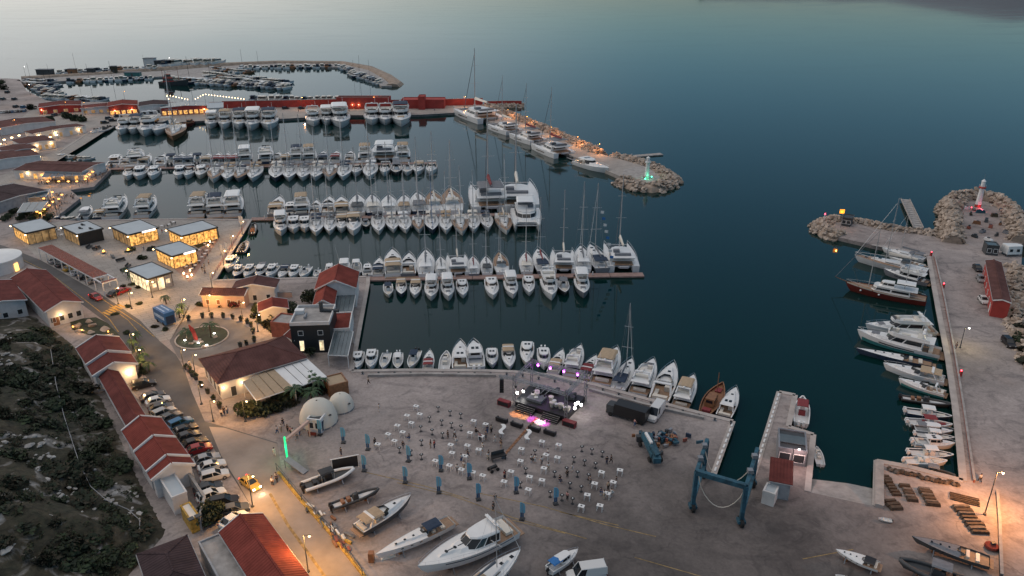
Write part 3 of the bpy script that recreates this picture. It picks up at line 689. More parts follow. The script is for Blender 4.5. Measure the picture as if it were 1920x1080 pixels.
def gulet():
    L, B = 25, 6.4; h = Hull(L, B, 1.9, 3.0, .72, .42, 2.2, 1.0, rake=2.4); r = thing('gulet', '', 'boat')
    h.mesh(n=16).build('hull', 'redhull', r); h.band(.86, .99, -12.2, 12.0, .02).build('rub_rail', 'cream', r)
    h.deck(-12.3, 12.2, dz=-.25).build('deck', 'teak', r)
    cabin(r, -7.5, 4.5, 2.2, 1.9, 1.9, 3.7, rf=1.0, rb=.2, r=1.2, tw=.9, glass=(.35, .75))
    MB().prism(plan(-9.5, 3.6, 2.5, 1.9, .9), 3.72, 3.9).build('boat_deck', 'white', r)
    cabin(r, -2.5, 2.2, 1.5, 1.3, 3.9, 5.3, rf=.9, rb=.1, r=.8, glass=(.35, .8), name='wheelhouse')
    canopy(r, -8.6, -3.0, 2.0, 5.9, 'white', .15, 'awning', True, 3.9)
    m_ = MB().tube((5.2, 0, 2.0), (5.0, 0, 22), .17, .1, 7).build('mast', 'mast', r)
    MB().bar((5.1, -1.2, 12), (5.1, 1.2, 12), .1).build('spreader', 'mast', m_)
    MB().tube((-5.5, 0, 3.9), (-5.6, 0, 15), .13, .08, 7).build('mizzen_mast', 'mast', r)
    MB().tube((12.0, 0, 2.8), (16.0, 0, 3.8), .14, .08).build('bowsprit', 'wood', r)
    g = MB(); g.tube((15.8, 0, 3.8), (5.05, 0, 21), .09, .06, 5); g.tube((-12, 0, 2.2), (-5.6, 0, 14.5), .02, n=3)
    for sd in (1, -1): g.tube((4, sd * 3, 2.3), (5.0, sd * .1, 20), .02, n=3)
    g.build('rigging', 'greyc', r)
    fd = MB()
    for x in (7.2, 1.5):
        fd.lathe([(.05, -.3), (.3, -.15), (.3, .15), (.05, .3)], 8, (x, -h.half(x) - .15, 1.5)); fd.lathe([(.05, -.3), (.3, -.15), (.3, .15), (.05, .3)], 8, (x, h.half(x) + .15, 1.5))
    fd.build('fender', 'white', r)
    h.rail(-12, .7, 14).build('guard_rail', 'chrome', r)
    return r
def fishing(tint='redhull', house='wood'):
    L, B = 9.5, 3.0; h = Hull(L, B, .95, 1.7, .6, .45, 2.0, .6); r = thing('fishing_boat', '', 'boat')
    h.mesh().build('hull', tint, r); h.deck(-4.6, 4.6, inset=.9, dz=-.3).build('deck', 'wood', r)
    g = MB(); n = 10
    for sd in (1, -1):
        pts = [(x, sd * h.half(x), h.sheer(x) + .04) for x in [-4.7 + 9.4 * i / n for i in range(n + 1)]]
        for a, b in zip(pts, pts[1:]): g.bar(a, b, .16, .1)
    g.build('gunwale', 'wood', r)
    cabin(r, -2.6, .2, .8, .7, .8, 2.2, rf=.2, rb=.05, r=.3, tw=.95, m=house, glass=(.5, .85), name='wheelhouse')
    MB().tube((1.6, 0, .8), (1.5, 0, 5), .06, n=5).build('mast', 'wood', r)
    MB().box((2.6, 0, 1.1), (1.3, 1.0, .5)).build('deck_locker', 'maroon', r); MB().box((-3.8, 0, .9), (.9, 1.3, .5)).build('deck_locker', 'maroon', r)
    return r
def dinghy(tint='white'):
    r = thing('dinghy', '', 'boat'); L = 3.6; h = Hull(L, 1.5, .45, .6, .85, .4, 2.2, .15); h.mesh(n=8).build('hull', tint, r)
    MB().box((-.9, 0, .3), (.3, 1.2, .06)).box((.3, 0, .3), (.3, 1.3, .06)).build('thwart', 'cream', r); outboards(r, -1.75, 1, .35, 'black', .5)
    return r
def farboat(k):
    """small far-off boat: one mesh with hull, deck, cabin and dark panes"""
    mb = MB(); tints = [('white', 'white'), ('white', 'cream'), ('greyc', 'white'), ('navy', 'white'), ('wood', 'wood'), ('white', 'navy')][k]
    L = 9; h = Hull(L, 3.0, 1.0, 1.4, .85, .42, 2.2, .4); h.mesh(n=8, mb=mb, mi=0); h.deck(-4.4, 4.3, mb=mb, mi=1, n=6)
    mb.prism(plan(-2.6, 1.8, 1.0, .8, .7), 1.0, 2.2, top=plan(-2.5, 1.1, .85, .65, .6), mi=1)
    mb.prism(plan(-2.64, 1.6, 1.02, .82, .7), 1.55, 1.95, top=plan(-2.6, 1.35, .95, .75, .6), mi=2)
    if k % 2: mb.box((-2.6, 0, 2.5), (3.0, 1.8, .12), mi=1); mb.tube((-3.8, .7, 1), (-3.8, .7, 2.5), .04, n=4, mi=2); mb.tube((-3.8, -.7, 1), (-3.8, -.7, 2.5), .04, n=4, mi=2)
    if k == 0: mb.tube((.5, 0, 1.5), (.4, 0, 11), .07, n=4, mi=2)
    return mb.mesh('small_boat', [tints[0], tints[1], 'glass'])

KIND = {}
def kind(key, fn, L, desc, *a, **k): KIND[key] = [fn, a, k, L, desc, None, 0]
kind('fly', fly, 15.5, 'white flybridge yacht with radar arch')
kind('flyb', fly, 15.5, 'white flybridge yacht with white hardtop', 'b')
kind('flyc', fly, 15.5, 'white flybridge yacht with navy bimini', 'c', 'navy')
kind('flyt', fly, 15.5, 'white flybridge yacht with tan bimini', 'c', 'tan')
kind('exp', express, 12.6, 'white express cruiser with open cockpit')
kind('expb', express, 12.6, 'white hardtop cruiser', 'b')
kind('expn', express, 12.6, 'white cruiser under a navy canvas top', 'c', 'navy')
kind('expt', express, 12.6, 'white cruiser under a tan canvas top', 'c', 'tan')
kind('expm', express, 12.6, 'cruiser under a maroon canvas top', 'c', 'maroon')
kind('expd', express, 12.6, 'dark hulled cruiser under a tan canvas top', 'c', 'tan', tint='dark')
kind('expteal', express, 12.6, 'teal hulled open cruiser', 'a', tint='tealhull')
kind('flyteal', fly, 15.5, 'teal hulled flybridge yacht', 'a', tint='tealhull')
kind('sail', sail, 13, 'white sailing yacht with grey canvas')
kind('sailt', sail, 13, 'white sailing yacht with teak deck', 'b', 'greyc')
kind('sailm', sail, 13, 'white sailing yacht with maroon canvas', 'a', 'maroon')
kind('sailn', sail, 13, 'navy hulled sailing yacht', 'c', 'navy', tint='navy')
kind('sailw', sail, 13, 'wooden hulled sailing boat', 'b', 'tan', tint='wood')
kind('cat', catamaran, 14, 'white catamaran with cream sail cover')
kind('catb', catamaran, 14, 'white catamaran with maroon sail cover', 'b')
kind('pcat', catamaran, 14, 'white power catamaran with hardtop', 'a', True)
kind('pilot', pilot, 8.6, 'small white cabin boat')
kind('pilotb', pilot, 8.6, 'small cabin boat with white outboards', 'b')
kind('pilotc', pilot, 8.6, 'small cabin boat with blue canvas', 'c', 'blue')
kind('pilotg', pilot, 8.6, 'small cabin boat with grey canvas', 'c', 'greyc')
kind('cons', console, 9.2, 'small white open boat with white T-top')
kind('consn', console, 9.2, 'small white open boat with navy T-top', 'd', 'white', 'navy')
kind('consm', console, 9.2, 'small open boat with maroon top', 'm', 'white', 'maroon')
kind('conso', console, 9.2, 'small open boat without a top', 'o', 'white', 'white', 1)
kind('consd', console, 9.2, 'dark hulled open boat with black engines', 'd', 'dark', 'greyc')
kind('fish', fisher, 15.5, 'white sport fishing yacht with tall outriggers')
kind('rib', rib, 9.2, 'black and white inflatable boat', 'white', 'dark', 'black')
kind('ribg', rib, 9.2, 'grey inflatable boat', 'rubber', 'deckgrey', None)
kind('ribd', rib, 9.2, 'dark slim inflatable boat', 'dark', 'deckgrey', None, True, 2, 9, True)
kind('ribc', rib, 9.2, 'dark patrol inflatable', 'dark', 'dark', 'greyc')
kind('race', racer, 17, 'long white performance boat with navy canvas top', 'white', 'white', 'navy')
kind('raceg', racer, 17, 'long grey covered performance boat', 'greyc', 'dark', None)
kind('racew', racer, 17, 'long slim white open sports yacht')
kind('raceb', racer, 17, 'white sports boat with black canvas top', 'white', 'white', 'black', 13, 3.6)
kind('big', bigyacht, 21, 'large white hardtop yacht with black wraparound glass')
kind('gulet', gulet, 27, 'large oxblood hulled wooden gulet')
kind('fishr', fishing, 9.5, 'dark red wooden fishing boat')
kind('fishw', fishing, 9.5, 'old wooden fishing boat', 'wood', 'cream')
kind('ding', dinghy, 4, 'little white dinghy')
GLASSY = {}
def boat(key, s, b, label, group=None, z=.9, lift=0.0, wid=None):
    """s, b: photo pixels of stern and bow at deck level"""
    K = KIND[key]
    if K[5] is None:
        root = K[0](*K[1], **K[2]); K[5] = snapshot(root); first = True
    else: first = False
    o = K[5][0] if first else copy_tree(K[5])
    p, q = at(*s, z + lift), at(*b, z + lift); d = q - p; k = d.length / K[3]
    o.location = ((p + q) / 2).to_3d() * 1; o.location.z = lift
    o.rotation_euler = (0, 0, math.atan2(d.y, d.x)); ky = wid or k
    ky = min(max(ky, .75 * k), 1.35 * k)
    k *= rnd.uniform(.97, 1.03)
    zz = k * rnd.uniform(.93, 1.06) if k < 1.25 else 1.25 + (k - 1.25) * .5
    o.scale = (k, ky * rnd.uniform(.96, 1.04), zz); K[6] += 1
    tag(o, label, 'boat', group)
    if lift == 0:
        o.rotation_euler.z += R(rnd.uniform(-2.2, 2.2)); tint = rnd.random(); cv = rnd.choice(['greyc', 'navy', 'tan', 'cream', 'greyc', 'white', 'dark'])
        mf = rnd.uniform(.8, 1.06)
        for c in o.children:
            nm = c.name.split('.')[0]
            if nm in ('mast', 'furled_jib') and key.startswith('sail'): c.scale.z = mf
            if nm == 'hull' and tint > .78 and c.data.materials[0] == M['white']: c.material_slots[0].link = 'OBJECT'; c.material_slots[0].material = M[['cream', 'deckgrey', 'greyc', 'navy'][int((tint - .78) / .22 * 3.99)]]
            elif nm in ('sprayhood',) or (nm == 'bimini' and key.startswith('sail')): c.material_slots[0].link = 'OBJECT'; c.material_slots[0].material = M[cv]
    return o
def row(keys_px, where, group, side='left', z=.9):
    """boats of one row, labelled by their place in it; each entry: (kind, stern px, bow px)"""
    n = len(keys_px)
    for i, (k, s, b) in enumerate(keys_px):
        boat(k, s, b, f"{KIND[k][4]}, {ordinal(i + 1)} from {side} {where}", group, z)

# ================================================================ THE FLEET
# pontoons
def pontoon(label, a, b, wid, deck='reddeck', z=.55):
    p, q = at(*a, z), at(*b, z); d = q - p; L = d.length
    r = thing('pontoon', label, 'pontoon', (p.x, p.y, 0), math.atan2(d.y, d.x))
    n = max(2, int(L / 9))
    for i in range(n):
        MB().box((L * (i + .5) / n, 0, z - .22), (L / n - .15, wid, .4)).build('deck_section', deck, r)
        MB().box((L * (i + .5) / n, 0, 0.02), (L / n * .5, wid * .8, .5)).build('float', 'concrete', r)
        if i % 2 == 0:
            MB().box((L * (i + .5) / n, 0, z + .5), (.3, .3, 1.0), taper=.8).build('service_post', 'white', r)
    return r
pontoon('long dark pontoon nearest the red-walled quay, boats on both sides', (206, 316), (818, 305), 3.2, 'reddeck')
pontoon('middle pontoon running out from the corner of the lit plaza', (470, 410), (985, 401), 3.0)
pontoon('nearest red-brown pontoon running out beside the red-roofed restaurant', (690, 522), (1207, 514), 2.8)
pontoon('short bare pontoon sticking out behind the green-lit beacon', (1165, 294), (1241, 288), 3.5, 'concrete')

# row along the far red-walled quay
row([('fly', (243, 233), (224, 252)), ('flyc', (265, 232), (247, 251)), ('fly', (291, 230), (267, 256)), ('exp', (314, 231), (291, 254))], 'in the angled corner group', 'yachts at the quay corner')
boat('sailw', (333, 238), (326, 262), 'dark wooden sailing boat with very tall mast beside the angled yachts')
boat('fishr', (362, 228), (345, 237), 'small dark boat tied alone at the far quay')
boat('ribg', (204, 238), (187, 250), 'grey inflatable in the innermost corner of the far quay'); boat('conso', (186, 243), (172, 252), 'small open boat beside the grey inflatable in the quay corner')
row([('flyb', (401, 224), (394, 240)), ('flyt', (427, 223), (419, 241)), ('flyc', (453, 222), (447, 242)), ('flyb', (479, 222), (471, 244)), ('flyc', (507, 222), (503, 243)),
     ('fly', (588, 217), (588, 236)), ('flyb', (613, 216), (614, 234)), ('flyb', (638, 215), (639, 240)), ('fly', (698, 213), (699, 234)), ('fly', (724, 213), (723, 234)), ('flyc', (750, 212), (754, 237))],
    'along the red-walled quay', 'yachts along the far quay')
# central breakwater
boat('cat', (922, 228), (868, 209), 'large white catamaran nearest the red jetty, tallest mast'); boat('cat', (965, 249), (924, 236), 'second catamaran from the red jetty along the rocky breakwater')
boat('catb', (1010, 267), (967, 253), 'catamaran with reddish sail cover, third along the rocky breakwater'); boat('catb', (1062, 292), (1008, 273), 'catamaran farthest out along the rocky breakwater')
boat('expb', (1079, 303), (1145, 323), 'white patrol cruiser moored at the outer end of the breakwater'); boat('ribg', (1066, 293), (1080, 299), 'small inflatable between the last catamaran and the patrol cruiser')

# pontoon 1
def line_y(a, b, x): return a[1] + (b[1] - a[1]) * (x - a[0]) / (b[0] - a[0])
mix1 = ['pilot', 'exp', 'fly', 'expt', 'exp', 'consn', 'expn', 'expn', 'consn', 'expt', 'expm', 'expm', 'expm', 'flyb', 'fly', 'exp', 'expt', 'flyc', 'flyt', 'expn', 'expm', 'exp', 'flyt', 'pcat', 'flyt']
xs1 = [211, 232, 251, 268, 300, 318, 335, 352, 368, 385, 405, 421, 438, 458, 497, 517, 535, 556, 579, 604, 628, 655, 684, 722, 755]
ln = []
for k, x in zip(mix1, xs1):
    y = line_y((206, 313), (818, 302), x); dy = {'fly': 24, 'flyb': 22, 'flyc': 22, 'flyt': 22, 'pcat': 26}.get(k, 17)
    ln.append((k, (x, y), (x + (960 - x) * .012 + (4 if x < 300 else 0), y - dy)))
row(ln, 'behind the farthest pontoon', 'boats on the far side of the far pontoon')
mix2 = ['exp', 'pilot', 'expb', 'pilot', 'exp', 'expb', 'sailt', 'sail', 'sailt', 'sail', 'sail', 'sail', 'sail', 'sail', 'sailt', 'sail', 'exp', 'sail', 'exp', 'consd', 'conso', 'expt', 'exp']
xs2 = [247, 268, 293, 342, 359, 381, 408, 433, 455, 481, 522, 546, 573, 597, 621, 648, 671, 696, 724, 745, 766, 786, 810]
ln = []
for k, x in zip(mix2, xs2):
    y = line_y((206, 319), (818, 309), x); dy = {'sail': 25, 'sailt': 25}.get(k, 18)
    ln.append((k, (x, y), (x - (960 - x) * .014, y + dy)))
row(ln, 'before the farthest pontoon', 'boats on the near side of the far pontoon')

# plaza quay
row([('pilotg', (155, 411), (170, 392)), ('expt', (184, 410), (201, 388)), ('fly', (208, 411), (235, 377)), ('flyt', (265, 408), (290, 377)), ('flyt', (369, 407), (386, 373)), ('flyc', (402, 407), (411, 375)), ('flyb', (434, 406), (447, 372))],
    'behind the lit pavilions', 'yachts behind the pavilions')
# pontoon 2
row([('expt', (514, 406), (527, 375)), ('pilot', (542, 405), (550, 383)), ('flyt', (566, 405), (568, 375)), ('exp', (591, 405), (593, 381)), ('exp', (616, 404), (617, 375)), ('expt', (641, 404), (641, 375)),
     ('sail', (671, 403), (670, 370)), ('sail', (700, 402), (698, 370)), ('sail', (730, 402), (728, 370)), ('sail', (759, 401), (757, 370)), ('sail', (788, 400), (781, 366)), ('sailt', (818, 399), (810, 364)), ('sailt', (853, 399), (841, 360)),
     ('catb', (921, 396), (912, 354)), ('cat', (974, 393), (962, 350))], 'behind the middle pontoon', 'boats on the far side of the middle pontoon')
row([('flyb', (527, 411), (527, 440)), ('pilot', (551, 411), (551, 436)), ('pilot', (572, 411), (572, 434)), ('sail', (596, 410), (591, 441)), ('sail', (621, 409), (618, 438)), ('expt', (641, 409), (641, 435)), ('expt', (666, 408), (661, 441)), ('consd', (686, 413), (686, 427)),
     ('sail', (709, 408), (710, 438)), ('sail', (734, 408), (738, 434)), ('sail', (757, 407), (760, 436)), ('sailt', (784, 407), (786, 435)), ('sailn', (809, 406), (810, 436)), ('sail', (835, 406), (838, 437)), ('sailt', (861, 405), (866, 440)),
     ('sail', (885, 405), (890, 435)), ('sail', (909, 404), (916, 431)), ('sailt', (941, 403), (950, 438)), ('pcat', (982, 396), (991, 433))], 'before the middle pontoon', 'boats on the near side of the middle pontoon')
# boats at the plaza's east quay
boat('ribd', (471, 438), (479, 419), 'dark inflatable by the upper corner of the plaza quay', z=.7); boat('ribg', (452, 473), (463, 453), 'inflatable tied halfway down the plaza quay', z=.7)
boat('pilotb', (440, 484), (425, 508), 'white and red cabin boat at the lower end of the plaza quay')
# small boats before the pink building, bows to the quay
row([(k, (x + 8, 499), (x - 7, 522)) for k, x in zip(['pilot', 'pilot', 'pilotg', 'pilotb', 'expn', 'pilot', 'conso'], [446, 467, 488, 509, 530, 551, 571])] +
    [('conso', (597, 503), (590, 519)), ('cons', (620, 496), (616, 518)), ('fish', (645, 516), (648, 488)), ('cons', (667, 513), (670, 489)), ('pilot', (689, 517), (689, 496))], 'behind the pink building', 'small boats behind the pink building')
# pontoon 3
row([('expn', (709, 517), (711, 487)), ('expt', (737, 518), (737, 475)), ('exp', (766, 518), (767, 480)), ('sail', (798, 517), (799, 474)), ('sail', (827, 516), (827, 483)), ('cat', (858, 515), (857, 482)),
     ('sailm', (888, 515), (887, 483)), ('sail', (913, 514), (911, 483)), ('sailt', (941, 513), (936, 477)), ('sailm', (989, 512), (984, 477)), ('sailm', (1021, 511), (1006, 472)), ('cat', (1059, 510), (1053, 474)),
     ('sail', (1097, 508), (1086, 466)), ('sail', (1130, 507), (1105, 463)), ('cat', (1171, 506), (1152, 464))], 'behind the nearest pontoon', 'boats on the far side of the nearest pontoon')
row([('consn', (727, 531), (729, 556)), ('expt', (752, 527), (753, 555)), ('expt', (779, 527), (779, 557)), ('flyb', (809, 526), (809, 562)), ('flyb', (839, 526), (840, 562)), ('expb', (866, 526), (868, 557)),
     ('expb', (920, 523), (925, 560)), ('flyb', (955, 521), (962, 558)), ('expb', (990, 520), (993, 553)), ('fly', (1027, 517), (1033, 562)), ('consd', (1053, 523), (1060, 553)), ('flyb', (1086, 517), (1097, 558))], 'before the nearest pontoon', 'boats on the near side of the nearest pontoon')
# concert quay
row([('pilot', (674, 659), (668, 694)), ('pilot', (699, 657), (694, 693)), ('conso', (725, 659), (718, 692)), ('cons', (748, 660), (744, 693)), ('consn', (783, 656), (767, 692)), ('expm', (803, 693), (805, 658)), ('conso', (833, 694), (837, 658)),
     ('expb', (862, 694), (864, 643)), ('pilotb', (893, 693), (888, 643)), ('pilot', (922, 653), (923, 688)), ('expt', (953, 650), (955, 692)), ('expb', (989, 641), (987, 685)), ('pilotb', (1019, 653), (1020, 692)), ('expt', (1035, 699), (1056, 659)),
     ('fly', (1066, 703), (1091, 653)), ('expm', (1096, 707), (1117, 668)), ('flyt', (1124, 724), (1157, 659)), ('sail', (1160, 732), (1183, 675)), ('fly', (1193, 741), (1227, 679)), ('exp', (1232, 754), (1265, 688)), ('flyt', (1272, 765), (1302, 709))], 'along the concert quay', 'boats along the concert quay')
boat('fishr', (1320, 775), (1355, 727), 'dark red wooden boat at the corner of the concert quay'); boat('expb', (1357, 782), (1379, 730), 'white hardtop cruiser moored beside the dark red wooden boat')
boat('consm', (1504, 796), (1503, 744), 'small white boat with red seats moored beside the narrow lift pier'); boat('conso', (1540, 869), (1531, 834), 'small white open boat tied beside the grey pier kiosk')
# right-hand quay, listed from the far end
boat('sail', (1736, 486), (1652, 466), 'sailing yacht nearest the rocky spit at the right-hand quay'); boat('racew', (1738, 497), (1664, 480), 'low white boat between the two sailing yachts at the right-hand quay')
boat('sailt', (1740, 512), (1600, 483), 'long sailing yacht with pale deck between the gulet and the spit'); boat('fly', (1742, 530), (1655, 508), 'white motor yacht hidden just behind the gulet')
boat('gulet', (1744, 565), (1577, 536), 'large oxblood hulled gulet with white superstructure and tall mast')
boat('fly', (1756, 620), (1616, 614), 'white yacht with black glass, nearest the gulet at the right-hand quay'); boat('flyteal', (1764, 664), (1605, 627), 'white yacht with teal hull sides at the right-hand quay')
boat('racew', (1752, 684), (1600, 654), 'long slim white sports yacht below the teal hulled one'); boat('expt', (1774, 713), (1653, 684), 'white cruiser with tan canvas below the long sports yacht')
boat('expteal', (1776, 738), (1681, 711), 'smaller teal hulled cruiser, last of the yachts pointing away from the right-hand quay')
row([('ribd', (1692, 742), (1787, 758)), ('cons', (1697, 767), (1789, 783)), ('consm', (1700, 787), (1791, 798)), ('pilotg', (1712, 800), (1791, 810)), ('cons', (1716, 811), (1793, 820)), ('pilotb', (1712, 826), (1793, 833)),
     ('cons', (1702, 845), (1793, 853)), ('conso', (1694, 862), (1780, 864)), ('ribc', (1712, 873), (1797, 892))], 'nosed into right-hand quay', 'small boats nosed into the right-hand quay', 'far end')

# ================================================================ HILL, BREAKWATERS, BEACONS
def rock_mesh(seed, name='rock'):
    r = random.Random(seed); bm = bmesh.new()
    for i in range(15):
        v = Vector((r.gauss(0, 1), r.gauss(0, 1), r.gauss(0, .8))).normalized(); bm.verts.new((v.x * .5 * r.uniform(.8, 1.1), v.y * .42 * r.uniform(.8, 1.1), v.z * .36 * r.uniform(.8, 1.1)))
    bmesh.ops.convex_hull(bm, input=bm.verts)
    for v in [v for v in bm.verts if not v.link_faces]: bm.verts.remove(v)
    me = bpy.data.meshes.new(name); bm.to_mesh(me); bm.free(); me.materials.append(M['rock'] if seed % 4 else M['rock2']); return me
ROCKS = [rock_mesh(i) for i in range(8)]
def strip_core(name, pts, wid, h, m='rock2', base=0.0, z=G):
    q = [at(*p, z) for p in pts]; secs = []
    for i, p in enumerate(q):
        d = (q[min(i + 1, len(q) - 1)] - q[max(i - 1, 0)]); d.z = 0; n = Vector((-d.y, d.x, 0)).normalized()
        secs.append([p.xy.to_3d() + n * wid * .62 + Vector((0, 0, -1.5)), p.xy.to_3d() + n * wid * .3 + Vector((0, 0, base + h * .8)), p.xy.to_3d() + Vector((0, 0, base + h)), p.xy.to_3d() - n * wid * .3 + Vector((0, 0, base + h * .8)), p.xy.to_3d() - n * wid * .62 + Vector((0, 0, -1.5))])
    return tag(MB().loft(secs).build(name, m), kind='structure'), q
def rock_strip(name, pts, wid, h, n, size=(1.5, 2.6), z=G, extra=0):
    core, q = strip_core(name, pts, wid * .8, h - .5, z=z)
    seg = [(a, b, (b - a).length) for a, b in zip(q, q[1:])]; tot = sum(s[2] for s in seg)
    def place():
        t = rnd.random() * tot
        for a, b, l in seg:
            if t <= l: break
            t -= l
        d = (b - a).normalized(); nn = Vector((-d.y, d.x, 0)); u = rnd.uniform(-1, 1)
        p = a + d * t + nn * u * wid / 2; return (p.x, p.y, h * (1 - abs(u) ** 1.8) - .1 + rnd.uniform(-.2, .2))
    for i in range(n):
        o = bpy.data.objects.new('rock', ROCKS[i % 8]); COL.objects.link(o); o.parent = core; o.location = place()
        s = rnd.uniform(*size); o.scale = (s * rnd.uniform(.8, 1.2), s, s * rnd.uniform(.8, 1.1)); o.rotation_euler = (rnd.uniform(-.5, .5), rnd.uniform(-.5, .5), rnd.uniform(0, 6.3))
    if extra:
        mb = MB()
        for i in range(extra):
            me = ROCKS[i % 8]; p = Vector(place()); s = rnd.uniform(size[0] * .6, size[1] * .8); mt = Matrix.Translation(p) @ Matrix.Rotation(rnd.uniform(0, 6.3), 4, 'Z') @ Matrix.Scale(s, 4)
            mb.add([mt @ v.co for v in me.vertices], [list(f.vertices) for f in me.polygons], i % 2)
        o = mb.build('small_rocks', ['rock', 'rock2'], core); o['kind'] = 'stuff'
    return core
rock_strip('breakwater', [(911, 200), (922, 203), (965, 220), (1015, 240), (1072, 265), (1124, 289)], 9, 3.4, 300, (1.7, 3.0), extra=500)
rock_strip('breakwater_head', [(1150, 291), (1180, 299), (1215, 309), (1240, 321), (1256, 335), (1246, 346), (1220, 351), (1190, 346), (1168, 336)], 11, 2.6, 240, (1.6, 2.8), extra=300)
sheet('beacon_platform', px_poly([(1170, 318), (1205, 312), (1232, 325), (1240, 337), (1215, 345), (1185, 340), (1165, 331)]), G + .36, 'concrete', depth=2)
rock_strip('spit', [(1562, 411), (1616, 418), (1657, 428), (1700, 433), (1768, 442)], 5.5, 2.6, 110, (1.3, 2.3), extra=160)
rock_strip('spit_head', [(1580, 409), (1555, 412), (1540, 424), (1552, 434), (1580, 442)], 9, 2.2, 130, (1.3, 2.3), extra=160)
rock_strip('lighthouse_bund', [(1785, 456), (1783, 420), (1780, 388), (1792, 374), (1828, 371), (1872, 379), (1896, 398), (1906, 425), (1914, 455)], 8.5, 4.2, 300, (1.6, 2.8), extra=500)
rock_strip('shore_rocks', [(1912, 500), (1905, 525), (1904, 560), (1908, 590), (1918, 620), (1935, 660), (1950, 700)], 10, 2.4, 150, (1.2, 2.4), extra=250)
rock_strip('jetty', [(905, 198), (940, 197), (982, 196)], 9, 1.8, 60, (1.6, 2.6), extra=60)
# far harbour arm: too far away to tell the stones apart
strip_core('harbour_breakwater', [(40, 146), (110, 142), (180, 138), (300, 128), (420, 120), (520, 116), (640, 117), (690, 126), (725, 142), (743, 155), (735, 160)], 12, 2.4, 'rock2')
tag(sheet('harbour_quay', px_poly([(30, 150), (120, 144), (300, 133), (420, 124), (520, 119), (640, 120), (690, 131), (720, 148), (735, 161), (715, 161), (695, 144), (640, 126), (520, 124), (440, 128), (380, 134), (330, 142), (230, 147), (130, 151), (50, 156)]), G, 'concrete', depth=3), kind='structure')
sheet('harbour_mole', px_poly([(300, 140), (380, 134), (430, 140), (500, 152), (540, 160), (530, 164), (470, 158), (380, 148), (330, 150)]), G - .1, 'concrete', depth=3)
# opposite shore, seen only as its reflection at the top edge of the water
hl = MB(); secs = []
for i in range(40):
    x = 900 + i * 110; z = 70 + 88 * math.exp(-((x - 2450) / 420) ** 2) + max(0, x - 3200) * .04 + rnd.uniform(-5, 5); secs.append([(x, 3650, -2), (x, 3760, z * .6), (x + 20, 3950, z), (x, 4300, -2)])
hl.loft(secs, caps=False); tag(hl.build('far_hills', 'greyc', smooth=80), kind='structure')  # plain grey: the haze over the distant hills is put into their colour

# --- lighthouses and beacons
def lighthouse(label, px, h, m1, m2, lamp, gallery=True, lampcol=(1, .1, .1), power=300):
    p = at(*px, G + .4); r = thing('lighthouse', label, 'lighthouse', p)
    MB().lathe([(1.7, 0), (1.7, .7), (1.35, .8)], 16).build('base', 'concrete', r, smooth=40)
    MB().lathe([(1.1, .8), (1.0, 1.8)], 16).build('lower_tower', m2, r, smooth=40)
    MB().lathe([(1.0, 1.8), (.72, h * .72)], 16).build('tower', m1, r, smooth=40)
    MB().lathe([(.74, h * .72), (1.15, h * .73), (1.15, h * .77), (.7, h * .78)], 16).build('gallery', m2 if gallery else m1, r, smooth=40)
    g = MB()
    for i in range(8):
        a = i * math.pi / 4; g.tube((1.05 * math.cos(a), 1.05 * math.sin(a), h * .77), (1.05 * math.cos(a), 1.05 * math.sin(a), h * .77 + .8), .04, n=4)
    g.build('railing', 'white', r)
    MB().lathe([(.7, h * .78), (.65, h * .95), (.8, h * .955), (.1, h * 1.03)], 12).build('lantern', 'white', r, smooth=40)
    MB().tube((0, 0, h * 1.02), (0, 0, h * 1.2), .04, n=4).build('mast', 'steel', r)
    b = MB()
    for a in (.5, 2.2, 4.2): b.lathe([(.18, 0), (.2, .25), (.1, .35)], 8, (2.2 * math.cos(a), 2.2 * math.sin(a) - .6, .1))
    b.build('floodlight', lamp, r); point_light(r, (0, -2.6, 1.0), power, lampcol, .3)
lighthouse('white lighthouse with green lights at its foot on the breakwater head', (1213, 333), 8.5, 'white', 'white', 'green', lampcol=(.1, 1, .5), power=70)
lighthouse('white lighthouse with red gallery and red foot inside the boulder bund', (1832, 392), 10.5, 'white', mat('red paint', (.5, .05, .05), .5) and 'redwall', 'redlamp', lampcol=(1, .15, .2), power=110)
p = at(1573, 440, G); r = thing('light_sign', 'orange lit sign on a post at the end of the rocky spit', 'sign', at(1576, 427, G))
MB().tube((0, 0, 0), (0, 0, 6.0), .08).build('post', 'steel', r); MB().box((-.4, 0, 5.6), (1.5, .3, 1.3)).build('panel', 'orangelamp', r); point_light(r, (-.4, -.6, 5.4), 60, (1, .4, .1))
r = thing('beacon_post', 'slim white post at the tip of the rocky spit', 'beacon', at(1545, 414, 2)); MB().tube((0, 0, -1), (0, 0, 2.2), .15).build('post', 'white', r); MB().lathe([(.2, 2.2), (.2, 2.6)], 8).build('lamp', 'redlamp', r)

# --- hillside on the left
def hill_z(x, y):
    # foot line of the slope, from the far corner to the near corner of the frame
    f = [at(100, 600, G), at(150, 650, G), at(175, 705, G), at(228, 810, G), at(270, 905, G), at(300, 960, G), at(320, 1000, G), at(250, 1080, G), at(200, 1200, G)]
    best = None
    for a, b in zip(f, f[1:]):
        d = b - a; t = max(0, min(1, ((x - a.x) * d.x + (y - a.y) * d.y) / (d.x * d.x + d.y * d.y))); q = a + d * t
        ds = math.hypot(x - q.x, y - q.y); s = d.x * (y - q.y) - d.y * (x - q.x)
        if best is None or ds < best[0]: best = (ds, s)
    ds, s = best; ds = -ds if s > 0 else ds
    fade = max(0, min(1, (at(60, 585, G).y - y) / 24))
    h = max(0, ds) * .42 * fade
    return G - .3 + h
hb = bmesh.new(); NX, NY = 64, 84; x0, x1 = -135, -48; y0, y1 = 70, 176; grid = []
from mathutils import noise as mnoise
